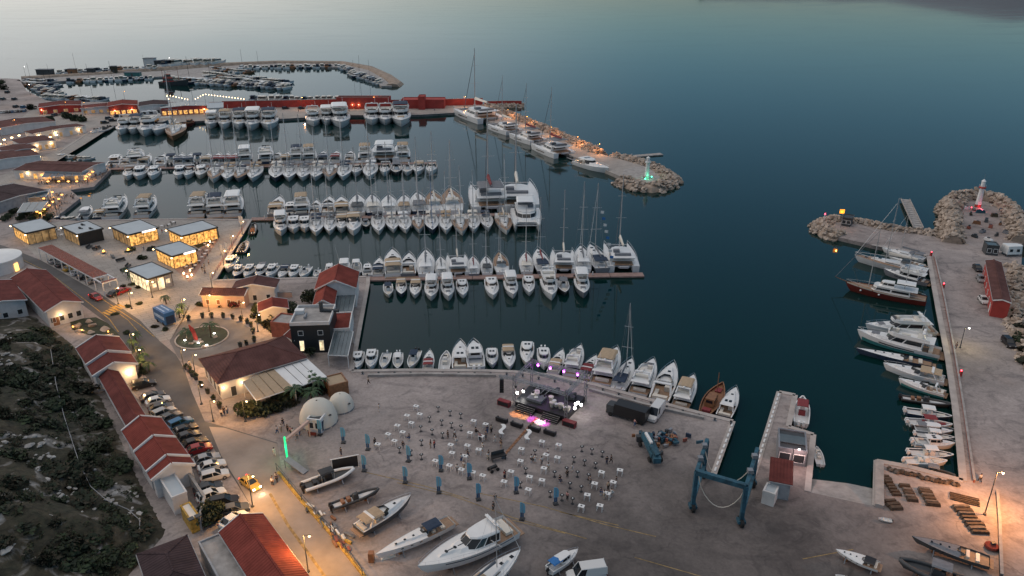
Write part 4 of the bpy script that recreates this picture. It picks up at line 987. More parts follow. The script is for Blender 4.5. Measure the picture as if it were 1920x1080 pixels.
for j in range(NY + 1):
    rw = []
    for i in range(NX + 1):
        x = x0 + (x1 - x0) * i / NX; y = y0 + (y1 - y0) * j / NY; z = hill_z(x, y)
        if z > G: z += min(1, (z - G) / 2) * (mnoise.noise((x * .12, y * .12, 0)) * 1.3 + mnoise.noise((x * .4, y * .4, 3)) * .5)
        rw.append(hb.verts.new((x, y, z)))
    grid.append(rw)
for j in range(NY):
    for i in range(NX): hb.faces.new((grid[j][i], grid[j][i + 1], grid[j + 1][i + 1], grid[j + 1][i]))
def hill_mat():
    m = mat('rocky hillside', (.1, .09, .07), .95); nt = m.node_tree; b = nt.nodes['Principled BSDF']; L = nt.links.new
    tc = nt.nodes.new('ShaderNodeTexCoord')
    def nz(s, d=6, di=.5):
        n = nt.nodes.new('ShaderNodeTexNoise'); n.inputs['Scale'].default_value = s; n.inputs['Detail'].default_value = d; n.inputs['Distortion'].default_value = di; L(tc.outputs['Object'], n.inputs['Vector']); return n
    r1 = nt.nodes.new('ShaderNodeValToRGB'); e = r1.color_ramp.elements; e[0].position = .545; e[0].color = (.06, .052, .034, 1); e[1].position = .66; e[1].color = (.30, .29, .28, 1)
    k = e.new(.35); k.color = (.035, .036, .022, 1); L(nz(.2, 10, 1.4).outputs['Fac'], r1.inputs['Fac'])
    r2 = nt.nodes.new('ShaderNodeValToRGB'); e = r2.color_ramp.elements; e[0].position = .3; e[0].color = (.45, .45, .45, 1); e[1].position = .7; e[1].color = (1.2, 1.2, 1.2, 1); L(nz(.8, 6).outputs['Fac'], r2.inputs['Fac'])
    x = nt.nodes.new('ShaderNodeMixRGB'); x.blend_type = 'MULTIPLY'; x.inputs[0].default_value = 1; L(r1.outputs[0], x.inputs[1]); L(r2.outputs[0], x.inputs[2]); L(x.outputs[0], b.inputs['Base Color'])
    bp = nt.nodes.new('ShaderNodeBump'); bp.inputs['Strength'].default_value = .8; bp.inputs['Distance'].default_value = .5; L(nz(.9, 6).outputs['Fac'], bp.inputs['Height']); L(bp.outputs[0], b.inputs['Normal'])
    return m
M['hill'] = hill_mat()
me = bpy.data.meshes.new('hillside'); hb.to_mesh(me); hb.free(); me.materials.append(M['hill'])
for f in me.polygons: f.use_smooth = True
hill = bpy.data.objects.new('hillside', me); COL.objects.link(hill); hill['kind'] = 'structure'

# --- scrub: leaf clumps
def leaf_clump(n, r, seed, size=.3, flat=.7, mats=('leaf', 'leafdark'), dome=True):
    q = random.Random(seed); mb = MB()
    lobes = [(Vector((q.uniform(-.5, .5), q.uniform(-.5, .5), q.uniform(.25, .6))) * r, q.uniform(.4, .65) * r) for _ in range(6)]
    for i in range(n):
        c, lr = lobes[i % 6]; v = Vector((q.gauss(0, 1), q.gauss(0, 1), q.gauss(0, 1))).normalized() * lr * q.uniform(.75, 1.05); p = c + Vector((v.x, v.y, v.z * flat))
        if p.z < .03: p.z = .03 + abs(p.z) * .3
        a = Vector((q.gauss(0, 1), q.gauss(0, 1), q.gauss(0, 1))).normalized(); b = a.orthogonal().normalized(); s = size * q.uniform(.6, 1.4)
        mb.add([p - a * s, p + b * s * .6, p + a * s, p - b * s * .5], [(0, 1, 2, 3)], q.randrange(len(mats)))
    return mb
BUSH = [leaf_clump(260, 1.0, 40 + i, .22, .7, mm).mesh('bush', list(mm)) for i, mm in enumerate([('leaf', 'leafdark'), ('leafdark', 'leaf'), ('leafbrown', 'leafdark'), ('leafdark', 'leafbrown')])]
n = 0
cand = []
for i in range(5200):
    x, y = rnd.uniform(-112, -50), rnd.uniform(80, 170); z = hill_z(x, y)
    if z < G + .5: continue
    if mnoise.noise((x * .1, y * .1, 5)) < -.12 and rnd.random() < .8: continue
    cand.append((x, y, z))
big = cand[:240]
for i, (x, y, z) in enumerate(big):
    o = bpy.data.objects.new('scrub_bush', BUSH[i % 4]); COL.objects.link(o); s = rnd.uniform(1.0, 2.6)
    o.location = (x, y, z - .3); o.scale = (s * rnd.uniform(.8, 1.3), s, s * rnd.uniform(.55, .8)); o.rotation_euler.z = rnd.uniform(0, 6)
    tag(o, 'low dark scrub bush on the dim rocky hillside at the left edge', 'bush', 'scrub bushes on the hillside')
mb = MB()
for i, (x, y, z) in enumerate(cand[240:2900]):
    me = BUSH[i % 4]; s = rnd.uniform(.4, 1.15); a = rnd.uniform(0, 6); ca, sa = math.cos(a) * s, math.sin(a) * s; k = len(mb.v)
    step = 4
    for f in list(me.polygons)[::step]:
        vs = [me.vertices[v].co for v in f.vertices]; mb.add([(x + v.x * ca - v.y * sa, y + v.x * sa + v.y * ca, z - .1 + v.z * s * .7) for v in vs], [(0, 1, 2, 3)], (i + f.material_index) % 3)
tag(mb.build('ground_scrub', ['leafdark', 'leafbrown', 'leaf']), kind='stuff')
M['palerock'] = mat('pale limestone', (.36, .35, .335), .9, var=.25, vscale=.6)
mb = MB()
for i in range(2600):
    x, y = rnd.uniform(-112, -50), rnd.uniform(80, 170); z = hill_z(x, y); 
    if z < G + .4 or mnoise.noise((x * .1, y * .1, 5)) + mnoise.noise((x * .35, y * .35, 9)) * .6 > -.1: continue
    me = ROCKS[i % 8]; s = rnd.uniform(.3, 1.3) * (1 if i % 9 else 1.7); a = rnd.uniform(0, 6); ca, sa = math.cos(a) * s, math.sin(a) * s; mb.add([(x + v.co.x * ca - v.co.y * sa, y + v.co.x * sa + v.co.y * ca, z + .1 + v.co.z * s * .6) for v in me.vertices], [list(f.vertices) for f in me.polygons], 0)
tag(mb.build('scree', 'palerock'), kind='stuff')
# water pipe down the slope
pp = [(95, 655), (105, 720), (120, 780), (140, 842), (150, 872), (170, 912), (200, 938), (240, 955), (262, 975), (262, 998)]
pp = [tuple(Vector(a).lerp(Vector(b), k / 5)) for a, b in zip(pp, pp[1:]) for k in range(5)]
pts = []
for a in pp:
    q = at(*a, 6); q = at(*a, hill_z(q.x, q.y) + .4); q = at(*a, hill_z(q.x, q.y) + .75); pts.append(q)
r = thing('water_pipe', 'thin pale water pipe running down the dark hillside', 'pipe', (0, 0, 0)); MB().path(pts, .06, 6).build('pipe', 'steel', r)
jm = MB()
for q in pts[4::9]: jm.box(q - Vector((0, 0, .25)), (.22, .22, .5))
jm.build('pipe_support', 'concrete', r)
# --- trees
def tree(label, px, h, rad, n=900, name='tree', mats=('leaf', 'leafdark'), z=G, group=None, seed=None, leaf=.32):
    p = at(*px, z) if len(px) == 2 else Vector(px); seed = seed or int(p.x * 7 + p.y); q = random.Random(seed); r = thing(name, label, 'tree', p, q.uniform(0, 6), group)
    t = MB(); th = max(.6, h - rad * 1.5); t.tube((0, 0, -.2), (q.uniform(-.2, .2), q.uniform(-.2, .2), th), .09 * h * .35, .06 * h * .3, 7)
    for i in range(5):
        a = i * 1.26 + q.uniform(-.3, .3); t.tube((0, 0, th * .8), (math.cos(a) * rad * .6, math.sin(a) * rad * .6, th + rad * q.uniform(.3, .8)), .05 * h * .25, .02, 5)
    t.build('trunk', 'bark', r); mb = leaf_clump(n, rad, seed, leaf, .8, mats); mb.v = [(x, y, z + th - rad * .1) for x, y, z in mb.v]; mb.build('crown', list(mats), r)
    return r
def palm(label, px, h, z=G, group=None, fr=11, L=2.2):
    p = at(*px, z); q = random.Random(int(px[0] * 13 + px[1])); r = thing('palm_tree', label, 'tree', p, q.uniform(0, 6), group)
    MB().path([(0, 0, -.1), (.05, 0, h * .5), (.12, 0, h)], .17, 7).build('trunk', 'bark', r)
    for i in range(fr):
        a = 2 * math.pi * i / fr + q.uniform(-.2, .2); up = q.uniform(.25, .75); mb = MB(); k = 6; sp = []
        for j in range(k + 1):
            t = j / k; d = L * t; sp.append(Vector((.12 + math.cos(a) * d, math.sin(a) * d, h + up * math.sin(t * 2.4) * 1.2 - t * t * .9)))
        sd = Vector((-math.sin(a), math.cos(a), 0))
        for j in range(k):
            w0 = .42 * math.sin(math.pi * min(1, (j + .35) / k)); 
            for s in (1, -1):
                c = sp[j] * .5 + sp[j + 1] * .5
                mb.add([sp[j], sp[j + 1], c + sd * s * w0 * 1.1 + Vector((0, 0, -.16)) + (sp[j + 1] - sp[j]) * .7], [(0, 1, 2)])
                mb.add([sp[j], c, sp[j] + sd * s * w0 * 1.1 + Vector((0, 0, -.14)) + (sp[j + 1] - sp[j]) * .3], [(0, 1, 2)])
        mb.build('frond', 'palm', r)
    return r
def shrub(label, px, s, k=0, z=G, group=None, h=.75):
    p = at(*px, z); r = bpy.data.objects.new('shrub', BUSH[k % 4]); COL.objects.link(r); r.location = p - Vector((0, 0, .1)); r.scale = (s, s, s * h); r.rotation_euler.z = px[0] * 1.7
    return tag(r, label, 'shrub', group)

# ================================================================ BUILDINGS
def glow_mat(name, col, lo, hi, scale):
    m = emis(name, col, 1); nt = m.node_tree; b = nt.nodes['Principled BSDF']
    tc = nt.nodes.new('ShaderNodeTexCoord'); n = nt.nodes.new('ShaderNodeTexNoise'); n.inputs['Scale'].default_value = scale; n.inputs['Detail'].default_value = 4
    mr = nt.nodes.new('ShaderNodeMapRange'); mr.inputs['From Min'].default_value = .36; mr.inputs['From Max'].default_value = .62; mr.inputs['To Min'].default_value = lo; mr.inputs['To Max'].default_value = hi
    nt.links.new(tc.outputs['Object'], n.inputs['Vector']); nt.links.new(n.outputs['Fac'], mr.inputs['Value']); nt.links.new(mr.outputs['Result'], b.inputs['Emission Strength'])
    return m
M['shop'] = glow_mat('lit shop interior', (1, .50, .13), .05, .85, 1.3)
M['shopwhite'] = glow_mat('lit white interior', (1, .80, .48), .2, .95, .9)
M['shopdim'] = glow_mat('dim lit interior', (1, .6, .25), .005, .13, .8)
M['pane'] = mat('window pane', (.03, .035, .04), .12)

def frame4(px4, z):
    A, B, C, D = [at(*p, z) for p in px4]; c = (A + B + C + D) / 4
    l = ((D - A).length + (C - B).length) / 2; w = ((B - A).length + (C - D).length) / 2; d = (D - A).normalized() + (C - B).normalized()
    return c, l, w, math.atan2(d.y, d.x)
def side_of(rz, want):
    n = {'+x': (math.cos(rz), math.sin(rz)), '-x': (-math.cos(rz), -math.sin(rz)), '+y': (-math.sin(rz), math.cos(rz)), '-y': (math.sin(rz), -math.cos(rz))}
    t = {'near': (0, -1), 'far': (0, 1), 'left': (-1, 0), 'right': (1, 0), 'lf': (-.707, -.707), 'rf': (.707, -.707), 'lb': (-.707, .707), 'rb': (.707, .707)}[want]
    return max(n, key=lambda k: n[k][0] * t[0] + n[k][1] * t[1])
def wall_item(root, side, l, w, u, z0, z1, wid, m, frame='white', name='window', proud=.03, sill=True):
    """an opening on a wall: frame with its pane, u along the wall from -.5 to .5"""
    def P(a, d, z):
        L_ = l if side[1] == 'y' else w
        s = a + u * L_
        if side == '+x': return (l / 2 + d, s, z)
        if side == '-x': return (-l / 2 - d, -s, z)
        if side == '+y': return (-s, w / 2 + d, z)
        return (s, -w / 2 - d, z)
    f = MB(); t = .09
    for a0, a1, b0, b1 in ((-wid / 2 - t, -wid / 2, z0 - t, z1 + t), (wid / 2, wid / 2 + t, z0 - t, z1 + t), (-wid / 2, wid / 2, z1, z1 + t), (-wid / 2, wid / 2, z0 - t, z0)):
        f.add([P(a0, 0, b0), P(a1, 0, b0), P(a1, 0, b1), P(a0, 0, b1), P(a0, proud + .04, b0), P(a1, proud + .04, b0), P(a1, proud + .04, b1), P(a0, proud + .04, b1)],
              [(0, 1, 2, 3), (7, 6, 5, 4), (0, 1, 5, 4), (1, 2, 6, 5), (2, 3, 7, 6), (3, 0, 4, 7)])
    fr = f.build(name, frame, root)
    MB().quad(P(-wid / 2, proud, z0), P(wid / 2, proud, z0), P(wid / 2, proud, z1), P(-wid / 2, proud, z1)).build('pane' if name == 'window' else 'leaf', m, fr)
    return fr
def wall_lamp(root, side, l, w, u, z, power=60, col=(1, .62, .28)):
    L_ = l if side[1] == 'y' else w; s = u * L_; k = .25
    p = {'+x': (l / 2 + k, s, z), '-x': (-l / 2 - k, -s, z), '+y': (-s, w / 2 + k, z), '-y': (s, -w / 2 - k, z)}[side]
    o = MB().lathe([(.1, -.15), (.16, 0), (.1, .18)], 8, p).build('wall_lamp', 'bulb', root)
    q = {'+x': (1, 0), '-x': (-1, 0), '+y': (0, 1), '-y': (0, -1)}[side]
    power *= .6
    point_light(root, (p[0] + q[0] * .5, p[1] + q[1] * .5, z - .1), power, col, .2)

def house(label, px4, ze=3.6, rise=1.5, roofm='roofred', wallm='plaster', over=.5, hip=False, z=G, name='house', wins=(), doors=(), lamps=(), shed=False, parapet=False, cat='building'):
    """px4: eave corners in the photo, in order; the ridge runs along the first-to-last edge"""
    c, l, w, rz = frame4(px4, z + ze); r = thing(name, label, cat, (c.x, c.y, z), rz)
    il, iw = l - 2 * over, w - 2 * over
    wl = MB(); zt = ze - .08
    wl.prism([(-il / 2, -iw / 2), (il / 2, -iw / 2), (il / 2, iw / 2), (-il / 2, iw / 2)], 0, zt)
    if not hip and not shed:
        k = rise * iw / w
        for sx in (-1, 1): wl.add([(sx * il / 2, -iw / 2, zt), (sx * il / 2, iw / 2, zt), (sx * il / 2, 0, zt + k)], [(0, 1, 2)])
    wl.build('wall', wallm, r)
    t = .16
    if shed:
        MB().add([(-l / 2, -w / 2, ze), (l / 2, -w / 2, ze), (l / 2, w / 2, ze + rise), (-l / 2, w / 2, ze + rise), (-l / 2, -w / 2, ze + t), (l / 2, -w / 2, ze + t), (l / 2, w / 2, ze + rise + t), (-l / 2, w / 2, ze + rise + t)],
                 [(0, 1, 2, 3), (7, 6, 5, 4), (0, 1, 5, 4), (1, 2, 6, 5), (2, 3, 7, 6), (3, 0, 4, 7)]).build('roof', roofm, r)
    else:
        hx = min(w / 2, l * .42) if hip else 0; rx = l / 2 - hx
        for s in (-1, 1):
            MB().add([(-l / 2, s * w / 2, ze), (l / 2, s * w / 2, ze), (rx, 0, ze + rise), (-rx, 0, ze + rise), (-l / 2, s * w / 2, ze + t), (l / 2, s * w / 2, ze + t), (rx, s * .003, ze + rise + t), (-rx, s * .003, ze + rise + t)],
                     [(0, 1, 2, 3), (7, 6, 5, 4), (0, 1, 5, 4), (1, 2, 6, 5), (3, 0, 4, 7)]).build('roof_slope', roofm, r)
        if hip:
            for s in (-1, 1): MB().add([(s * l / 2, -w / 2, ze), (s * l / 2, w / 2, ze), (s * rx, 0, ze + rise), (s * l / 2, -w / 2, ze + t), (s * l / 2, w / 2, ze + t), (s * rx, 0, ze + rise + t)], [(0, 1, 2), (5, 4, 3), (0, 1, 4, 3)]).build('roof_hip', roofm, r)
        rc = MB().bar((-rx, 0, ze + rise + t + .03), (rx, 0, ze + rise + t + .03), .28, .14)
        if hip:
            for sx in (-1, 1):
                for sy in (-1, 1): rc.bar((sx * rx, 0, ze + rise + t + .02), (sx * l / 2, sy * w / 2, ze + t + .02), .2, .1)
        rc.build('ridge_tiles', roofm, r)
        if not hip:
            for sx in (-1, 1):
                pm = MB()
                for sy in (-1, 1): pm.bar((sx * (l / 2 + .02), sy * w / 2, ze + t * .5), (sx * (l / 2 + .02), 0, ze + rise + t * .5), .3 if parapet else .12, .45 if parapet else .26)
                pm.build('bargeboard', 'plaster' if parapet else 'white', r)
    gt = MB()
    for s in (-1, 1): gt.tube((-l / 2, s * (w / 2 + .06), ze + (rise if shed and s > 0 else 0)), (l / 2, s * (w / 2 + .06), ze + (rise if shed and s > 0 else 0)), .07, n=6)
    gt.build('gutter', 'greywall', r)
    for sd, n, z0, z1, wd, m in wins:
        s = side_of(rz, sd)
        for i in range(n): wall_item(r, s, il, iw, (i + .5) / n - .5, z0, z1, wd, m)
    for sd, u, wd, m in doors: wall_item(r, side_of(rz, sd), il, iw, u, .1, 2.2, wd, m, name='door')
    for sd, u, pw in lamps: wall_lamp(r, side_of(rz, sd), il, iw, u, 2.6, pw)
    return r
def flatbox(label, px4, h, wallm='greywall', roofm='membrane', z=G, name='building', cat='building', para=.35, over=.0, wins=(), doors=(), lamps=(), edge=None):
    c, l, w, rz = frame4(px4, z + h); r = thing(name, label, cat, (c.x, c.y, z), rz); il, iw = l - 2 * over, w - 2 * over
    MB().prism([(-il / 2, -iw / 2), (il / 2, -iw / 2), (il / 2, iw / 2), (-il / 2, iw / 2)], 0, h - .25).build('wall', wallm, r)
    MB().box((0, 0, h - .14), (l, w, .2)).build('roof', roofm, r)
    e = MB()
    for s in (-1, 1): e.box((0, s * (w / 2 - .1), h - .1 + para / 2), (l + .06, .26, para + .3)); e.box((s * (l / 2 - .1), 0, h - .1 + para / 2), (.26, w - .5, para + .28))
    e.build('parapet', edge or wallm, r)
    for sd, n, z0, z1, wd, m in wins:
        s = side_of(rz, sd)
        for i in range(n): wall_item(r, s, il, iw, (i + .5) / n - .5, z0, z1, wd, m)
    for sd, u, wd, m in doors: wall_item(r, side_of(rz, sd), il, iw, u, .1, 2.2, wd, m, name='door')
    for sd, u, pw in lamps: wall_lamp(r, side_of(rz, sd), il, iw, u, 2.6, pw)
    return r

# --- six glazed pavilions on the plaza
def pavilion(label, px4, mats, h=4.0, sign=None, vents=0, black=()):
    c, l, w, rz = frame4(px4, G + h); r = thing('pavilion', label, 'building', (c.x, c.y, G), rz); il, iw = l - .9, w - .9
    MB().box((0, 0, .06), (il, iw, .12)).build('floor', 'concrete', r)
    rf = MB().box((0, 0, h - .05), (l - .3, w - .3, .12)).build('roof', 'membrane', r)
    for s in (-1, 1):
        MB().box((0, s * (w / 2 - .1), h - .1), (l, .2, .5)).build('fascia', 'darkmetal', r); MB().box((s * (l / 2 - .1), 0, h - .1), (.2, w - .42, .5)).build('fascia', 'darkmetal', r)
    if vents:
        for i in range(vents): MB().box((-l * .2 + i * l * .25, (-1) ** i * w * .12, h + .3), (.9, .5, .5)).tube((-l * .2 + i * l * .25 + .4, (-1) ** i * w * .12, h + .4), (-l * .2 + i * l * .25 + 1.3, (-1) ** i * w * .12 + .4, h + .25), .14).build('roof_vent', 'darkmetal', rf)
    for want in ('lf', 'rf', 'lb', 'rb'):
        s = side_of(rz, want); m = mats.get(want, 'shopdim'); L_ = il if s[1] == 'y' else iw; n = max(2, int(round(L_ / 2.0)))
        for i in range(n):
            a = -L_ / 2 + L_ * i / n; b = a + L_ / n; k = 1
            def P(q, d, z): return {'+x': (il / 2 + d, q, z), '-x': (-il / 2 - d, -q, z), '+y': (-q, iw / 2 + d, z), '-y': (q, -iw / 2 - d, z)}[s]
            MB().quad(P(a + .06, 0, .15), P(b - .06, 0, .15), P(b - .06, 0, h - .4), P(a + .06, 0, h - .4)).build('glass_panel' if m != 'darkmetal' else 'wall_panel', m, r)
            MB().bar(P(a, 0, .1), P(a, 0, h - .3), .12).build('mullion', 'darkmetal', r)
    MB().box((0, 0, h * .5 - .2), (il - .5, iw - .5, h - .9)).build('interior', 'greywall', r)
    if sign:
        s = side_of(rz, sign); L_ = l if s[1] == 'y' else w
        def P(q, d, z): return {'+x': (l / 2 + d, q, z), '-x': (-l / 2 - d, -q, z), '+y': (-q, w / 2 + d, z), '-y': (q, -w / 2 - d, z)}[s]
        MB().bar(P(-.05 * L_, .12, h - .15), P(.38 * L_, .12, h - .15), .16, .5).build('sign', 'signlight', r)
    s1 = side_of(rz, 'left'); 
    for sx, sy in ((-1, -1), (1, -1)):
        MB().box((sx * (l / 2 + .05), sy * (w / 2 + .05), h - .45), (.35, .35, .2)).build('eave_lamp', 'bulb', r)
    return r
pavilion('leftmost glazed pavilion with pale flat roof by the road', [(21, 422), (76, 409), (104, 424), (49, 439)], {'lf': 'shop', 'rf': 'shopdim'})
pavilion('dark walled pavilion with pipes on its pale flat roof', [(116, 425), (162, 414), (194, 427), (144, 441)], {'rf': 'darkmetal', 'lf': 'shopdim'}, vents=3)
pavilion('glazed pavilion with glowing sign, third from the left', [(209, 426), (260, 411), (296, 426), (241, 442)], {'rf': 'shop', 'lf': 'shopdim'}, sign='rf')
pavilion('brightest amber glazed pavilion, rightmost, at the quay corner', [(316, 431), (375, 412), (407, 425), (342, 444)], {'rf': 'shop', 'lf': 'shop'})
pavilion('glazed pavilion with long white sign above red terrace', [(290, 466), (334, 451), (369, 467), (324, 482)], {'rf': 'shop', 'lf': 'shop'}, sign='rf')
pv = pavilion('nearest pavilion with white lit windows on the plaza', [(240, 506), (282, 490), (322, 509), (279, 525)], {'lf': 'shopwhite', 'rf': 'greywall'}, vents=0)
c, l, w, rz = frame4([(240, 506), (282, 490), (322, 509), (279, 525)], G + 4); wall_item(pv, side_of(rz, 'rf'), l - .84, w - .84, 0, .2, 3.2, 1.6, 'shopwhite', name='door'); wall_item(pv, side_of(rz, 'rf'), l - .84, w - .84, .3, 1.2, 2.4, 1.0, 'shopwhite'); wall_item(pv, side_of(rz, 'rf'), l - .84, w - .84, -.3, 1.2, 2.2, .9, 'shopwhite')
# timber terraces with café tables
sheet('terrace', px_poly([(372, 469), (398, 446), (412, 446), (356, 530), (322, 500)]), G + .03, 'reddeck')
sheet('terrace_garden', px_poly([(343, 448), (408, 428), (412, 445), (372, 466)]), G + .03, 'leafdark')

# --- slatted carport
c, l, w, rz = frame4([(71, 466), (97, 459), (220, 524), (191, 531)], G + 3.4)
r = thing('carport', 'long white framed carport with rust brown slatted roof beside the road', 'carport', (c.x, c.y, G), rz)
for s in (-1, 1): MB().box((0, s * (w / 2 - .12), 3.3), (l, .24, .35)).build('beam', 'white', r)
for i in range(9):
    x = -l / 2 + .15 + (l - .3) * i / 8
    for s in (-1, 1): MB().box((x, s * (w / 2 - .12), 1.56), (.24, .22, 3.12)).build('column', 'white', r)
    MB().box((x, 0, 3.3), (.2, w - .5, .3)).build('cross_beam', 'white', r)
n = 46
for i in range(n): 
    if (i // 5) % 9 != 8: MB().box((-l / 2 + l * (i + .5) / n, 0, 3.56), (l / n * .55, w - .1, .12)).build('slat', 'slat', r)

# --- red roofed house with courtyard and round white building at the left edge
house('L-shaped white house with large red roof at the left edge', [(20, 522), (86, 507), (154, 565), (86, 589)], 4.2, 1.6, 'roofred', wins=[('near', 4, 1.0, 2.3, 1.0, 'pane')], doors=[('near', -.3, 1.4, 'wood')], lamps=[('near', -.15, 120)])
house('rear wing of the red roofed house at the left edge', [(-60, 545), (20, 524), (50, 560), (-40, 588)], 4.2, 1.2, 'roofred', wins=[('near', 3, 1.0, 2.2, 1.0, 'pane')])
p = at(-8, 505, G); r = thing('water_tank', 'round white building with low dome at the left edge above the road', 'tank', p); MB().lathe([(7, 0), (7, 3.4)], 32).build('wall', 'plaster', r, smooth=40); MB().lathe([(7.2, 3.4), (7.2, 3.7), (5, 4.3), (.2, 4.7)], 32).build('roof', 'white', r, smooth=40)
MB().box((6.95, -1.2, 1.2), (.3, 1.2, 2.2), rz=-.17).build('door', 'warmglass', r)

# --- row of shops at the foot of the hill
house('stepped red gable house, upper part, below the rock garden', [(144, 655), (222, 632), (247, 661), (161, 685)], 4.2, 1.8, 'roofred', parapet=True, wins=[('right', 2, 1, 2.2, .9, 'pane')])
house('lower red gable house with white gable wall facing the car park', [(162, 687), (247, 664), (257, 682), (176, 708)], 3.9, 1.7, 'roofred', parapet=True, wins=[('right', 2, 1, 2.2, .9, 'pane')], lamps=[('near', .32, 260)])
house('long low red roofed shop behind the first parked cars', [(186, 707), (221, 697), (278, 786), (238, 803)], 3.4, 1.1, 'roofred', wins=[('right', 8, .6, 2.3, 1.2, 'shopdim')], lamps=[('right', .3, 200), ('right', -.3, 120)])
for i, q in enumerate([[(229, 803), (303, 790), (330, 820), (250, 847)], [(251, 849), (331, 822), (355, 856), (275, 885)], [(276, 887), (356, 858), (366, 871), (284, 903)]]):
    house(['upper', 'middle', 'lowest short'][i] + ' section of the red roofed workshop with white parapets beside the cars', q, 4.2 - i * .15, 1.7, 'rooforange', parapet=True, wins=[('right', 2, .8, 2.2, 1.0, 'pane')], doors=[('right', 0, 1.6, 'greywall')])
flatbox('white box building with plain flat roof below the workshop', [(299, 897), (327, 887), (351, 922), (321, 934)], 3.4, 'plaster', 'membrane', para=.05, over=.05)
r = flatbox('yellow container with two roof vents behind the grey wall', [(337, 947), (356, 942), (374, 967), (356, 976)], 2.6, mat('yellow steel', (.45, .26, .06), .6, var=.2) and 'yellowline', 'cream', name='container', cat='container', para=.03)
MB().box((2.0, .5, 2.65), (.8, .8, .15)).box((2.0, -.5, 2.65), (.8, .8, .15)).build('roof_vent', 'dark', r)
def wall(label, px, h=1.8, t=.3, m='greywall', z=G, name='wall'):
    mb = MB(); q = [at(*p, z) for p in px]; r = thing(name, label, 'wall', q[0])
    for a, b in zip(q, q[1:]): a, b = a - q[0], b - q[0]; MB().bar(a + Vector((0, 0, h / 2)), b + Vector((0, 0, h / 2)), t, h).build('wall_section', m, r); MB().bar(a + Vector((0, 0, h + .05)), b + Vector((0, 0, h + .05)), t + .12, .12).build('coping', 'concrete', r)
    return r
wall('grey retaining wall behind the last parked cars', [(338, 882), (362, 915), (388, 955), (378, 995)], 2.4)
house('dark flat-pitched roof in the bottom left corner', [(262, 1040), (345, 1005), (395, 1090), (280, 1130)], 4.0, .8, 'roofdark', 'greywall', hip=True)
house('red roofed store lit orange by a street lamp at the bottom edge', [(416, 998), (487, 965), (600, 1105), (490, 1125)], 4.4, 1.5, 'rooforange', 'plaster', parapet=False, wins=[('right', 5, .8, 2.2, 1.2, 'pane')])
flatbox('low store with bare grey flat roof beside the red roofed store', [(372, 1019), (414, 999), (488, 1125), (440, 1140)], 3.2, 'greywall', 'concrete', para=.2)

# --- restaurant by the concert yard
house('large restaurant with long brown hipped roof and white walls', [(369, 676), (410, 719), (579, 671), (531, 630)][1:] + [(369, 676)], 4.0, 2.3, 'roofbrown', hip=True, over=.7, name='restaurant') if False else None
c, l, w, rz = frame4([(410, 719), (369, 676), (531, 630), (579, 671)], G + 4)
r = house('large restaurant with long brown hipped roof and white walls', [(410, 719), (369, 676), (531, 630), (579, 671)], 4.0, 2.4, 'roofbrown', hip=True, over=.7, name='restaurant',
          wins=[('left', 4, .3, 2.5, 1.4, 'pane')], doors=[('near', -.36, 1.0, 'dark')], lamps=[('near', -.47, 90), ('near', -.26, 90)])
def awning(label, px4, h, m, drop=.5, name='awning', seg=4, posts='white'):
    """fabric roof in segments on a light frame; px4: back edge first"""
    A, B, C, D = [at(*p, G + h - (drop if i > 1 else 0)) for i, p in enumerate(px4)]; o = (A + B + C + D) / 4; r = thing(name, label, 'awning', (o.x, o.y, G)); off = Vector((o.x, o.y, G))
    for i in range(seg):
        u0, u1 = i / seg + .01, (i + 1) / seg - .01; q = [A.lerp(B, u0) - off, A.lerp(B, u1) - off, D.lerp(C, u1) - off, D.lerp(C, u0) - off]; dn = Vector((0, 0, -.08))
        MB().add(q + [v + dn for v in q], [(0, 1, 2, 3), (7, 6, 5, 4), (0, 1, 5, 4), (1, 2, 6, 5), (2, 3, 7, 6), (3, 0, 4, 7)]).build('panel', m, r)
    for a, b in ((A, B), (B, C), (C, D), (D, A)): MB().bar(a - off - Vector((0, 0, .1)), b - off - Vector((0, 0, .1)), .16).build('rail', posts, r)
    for a in (A, B, C, D): MB().bar(Vector((a.x - off.x, a.y - off.y, 0)), a - off - Vector((0, 0, .1)), .14).build('post', posts, r)
    return r
awning('tan fabric awning on the near side of the restaurant', [(455, 716), (511, 689), (551, 727), (480, 750)], 3.6, 'tan', .5)
awning('white fabric awning on the restaurant beside the tan one', [(513, 689), (576, 673), (612, 706), (553, 727)], 3.6, 'white', .4)
flatbox('brown wooden canopy at the end of the restaurant garden', [(610, 710), (636, 697), (652, 714), (618, 727)], 2.8, 'wood', 'tan', name='canopy', cat='canopy', para=.12)
# dark two-storey bar with roof plant
r = flatbox('dark two-storey bar with parapet roof full of ducts', [(545, 609), (557, 576), (626, 574), (621, 607)], 7.0, 'darkmetal', 'concrete', para=.5, edge='plaster', wins=[('near', 2, 4.4, 5.4, 1.0, 'pane'), ('near', 2, .6, 3.0, .9, 'shopwhite')])
MB().box((-3.2, 1.2, 7.5), (2.0, 1.4, 1.0)).build('air_unit', 'white', r); MB().path([(1.5, 2, 7), (1.5, 2, 9.4)], .45, 8).path([(1.5, 2, 7.4), (5.5, 1.2, 7.4)], .4, 8).build('duct', 'dark', r); MB().path([(-1.5, 0, 7.4), (-1.5, -2, 7.4)], .3, 8).build('duct', 'steel', r)
flatbox('low dark annex with lamp at its corner beside the dark bar', [(514, 602), (522, 590), (553, 589), (548, 612)], 3.6, 'slat', 'concrete', para=.2, lamps=[('left', 0, 160)])
house('tall bright red gable roof at the water end of the restaurant quay', [(598, 513), (675, 509), (666, 543), (590, 543)][0:1] + [(675, 510), (666, 543), (591, 543)], 5.2, 2.4, 'rooforange', over=.4, wins=[('near', 3, 1.0, 2.2, .9, 'pane')])
house('second red gable roof just below the tall one', [(594, 545), (631, 547), (626, 576), (586, 574)], 4.6, 1.6, 'rooforange', over=.3)
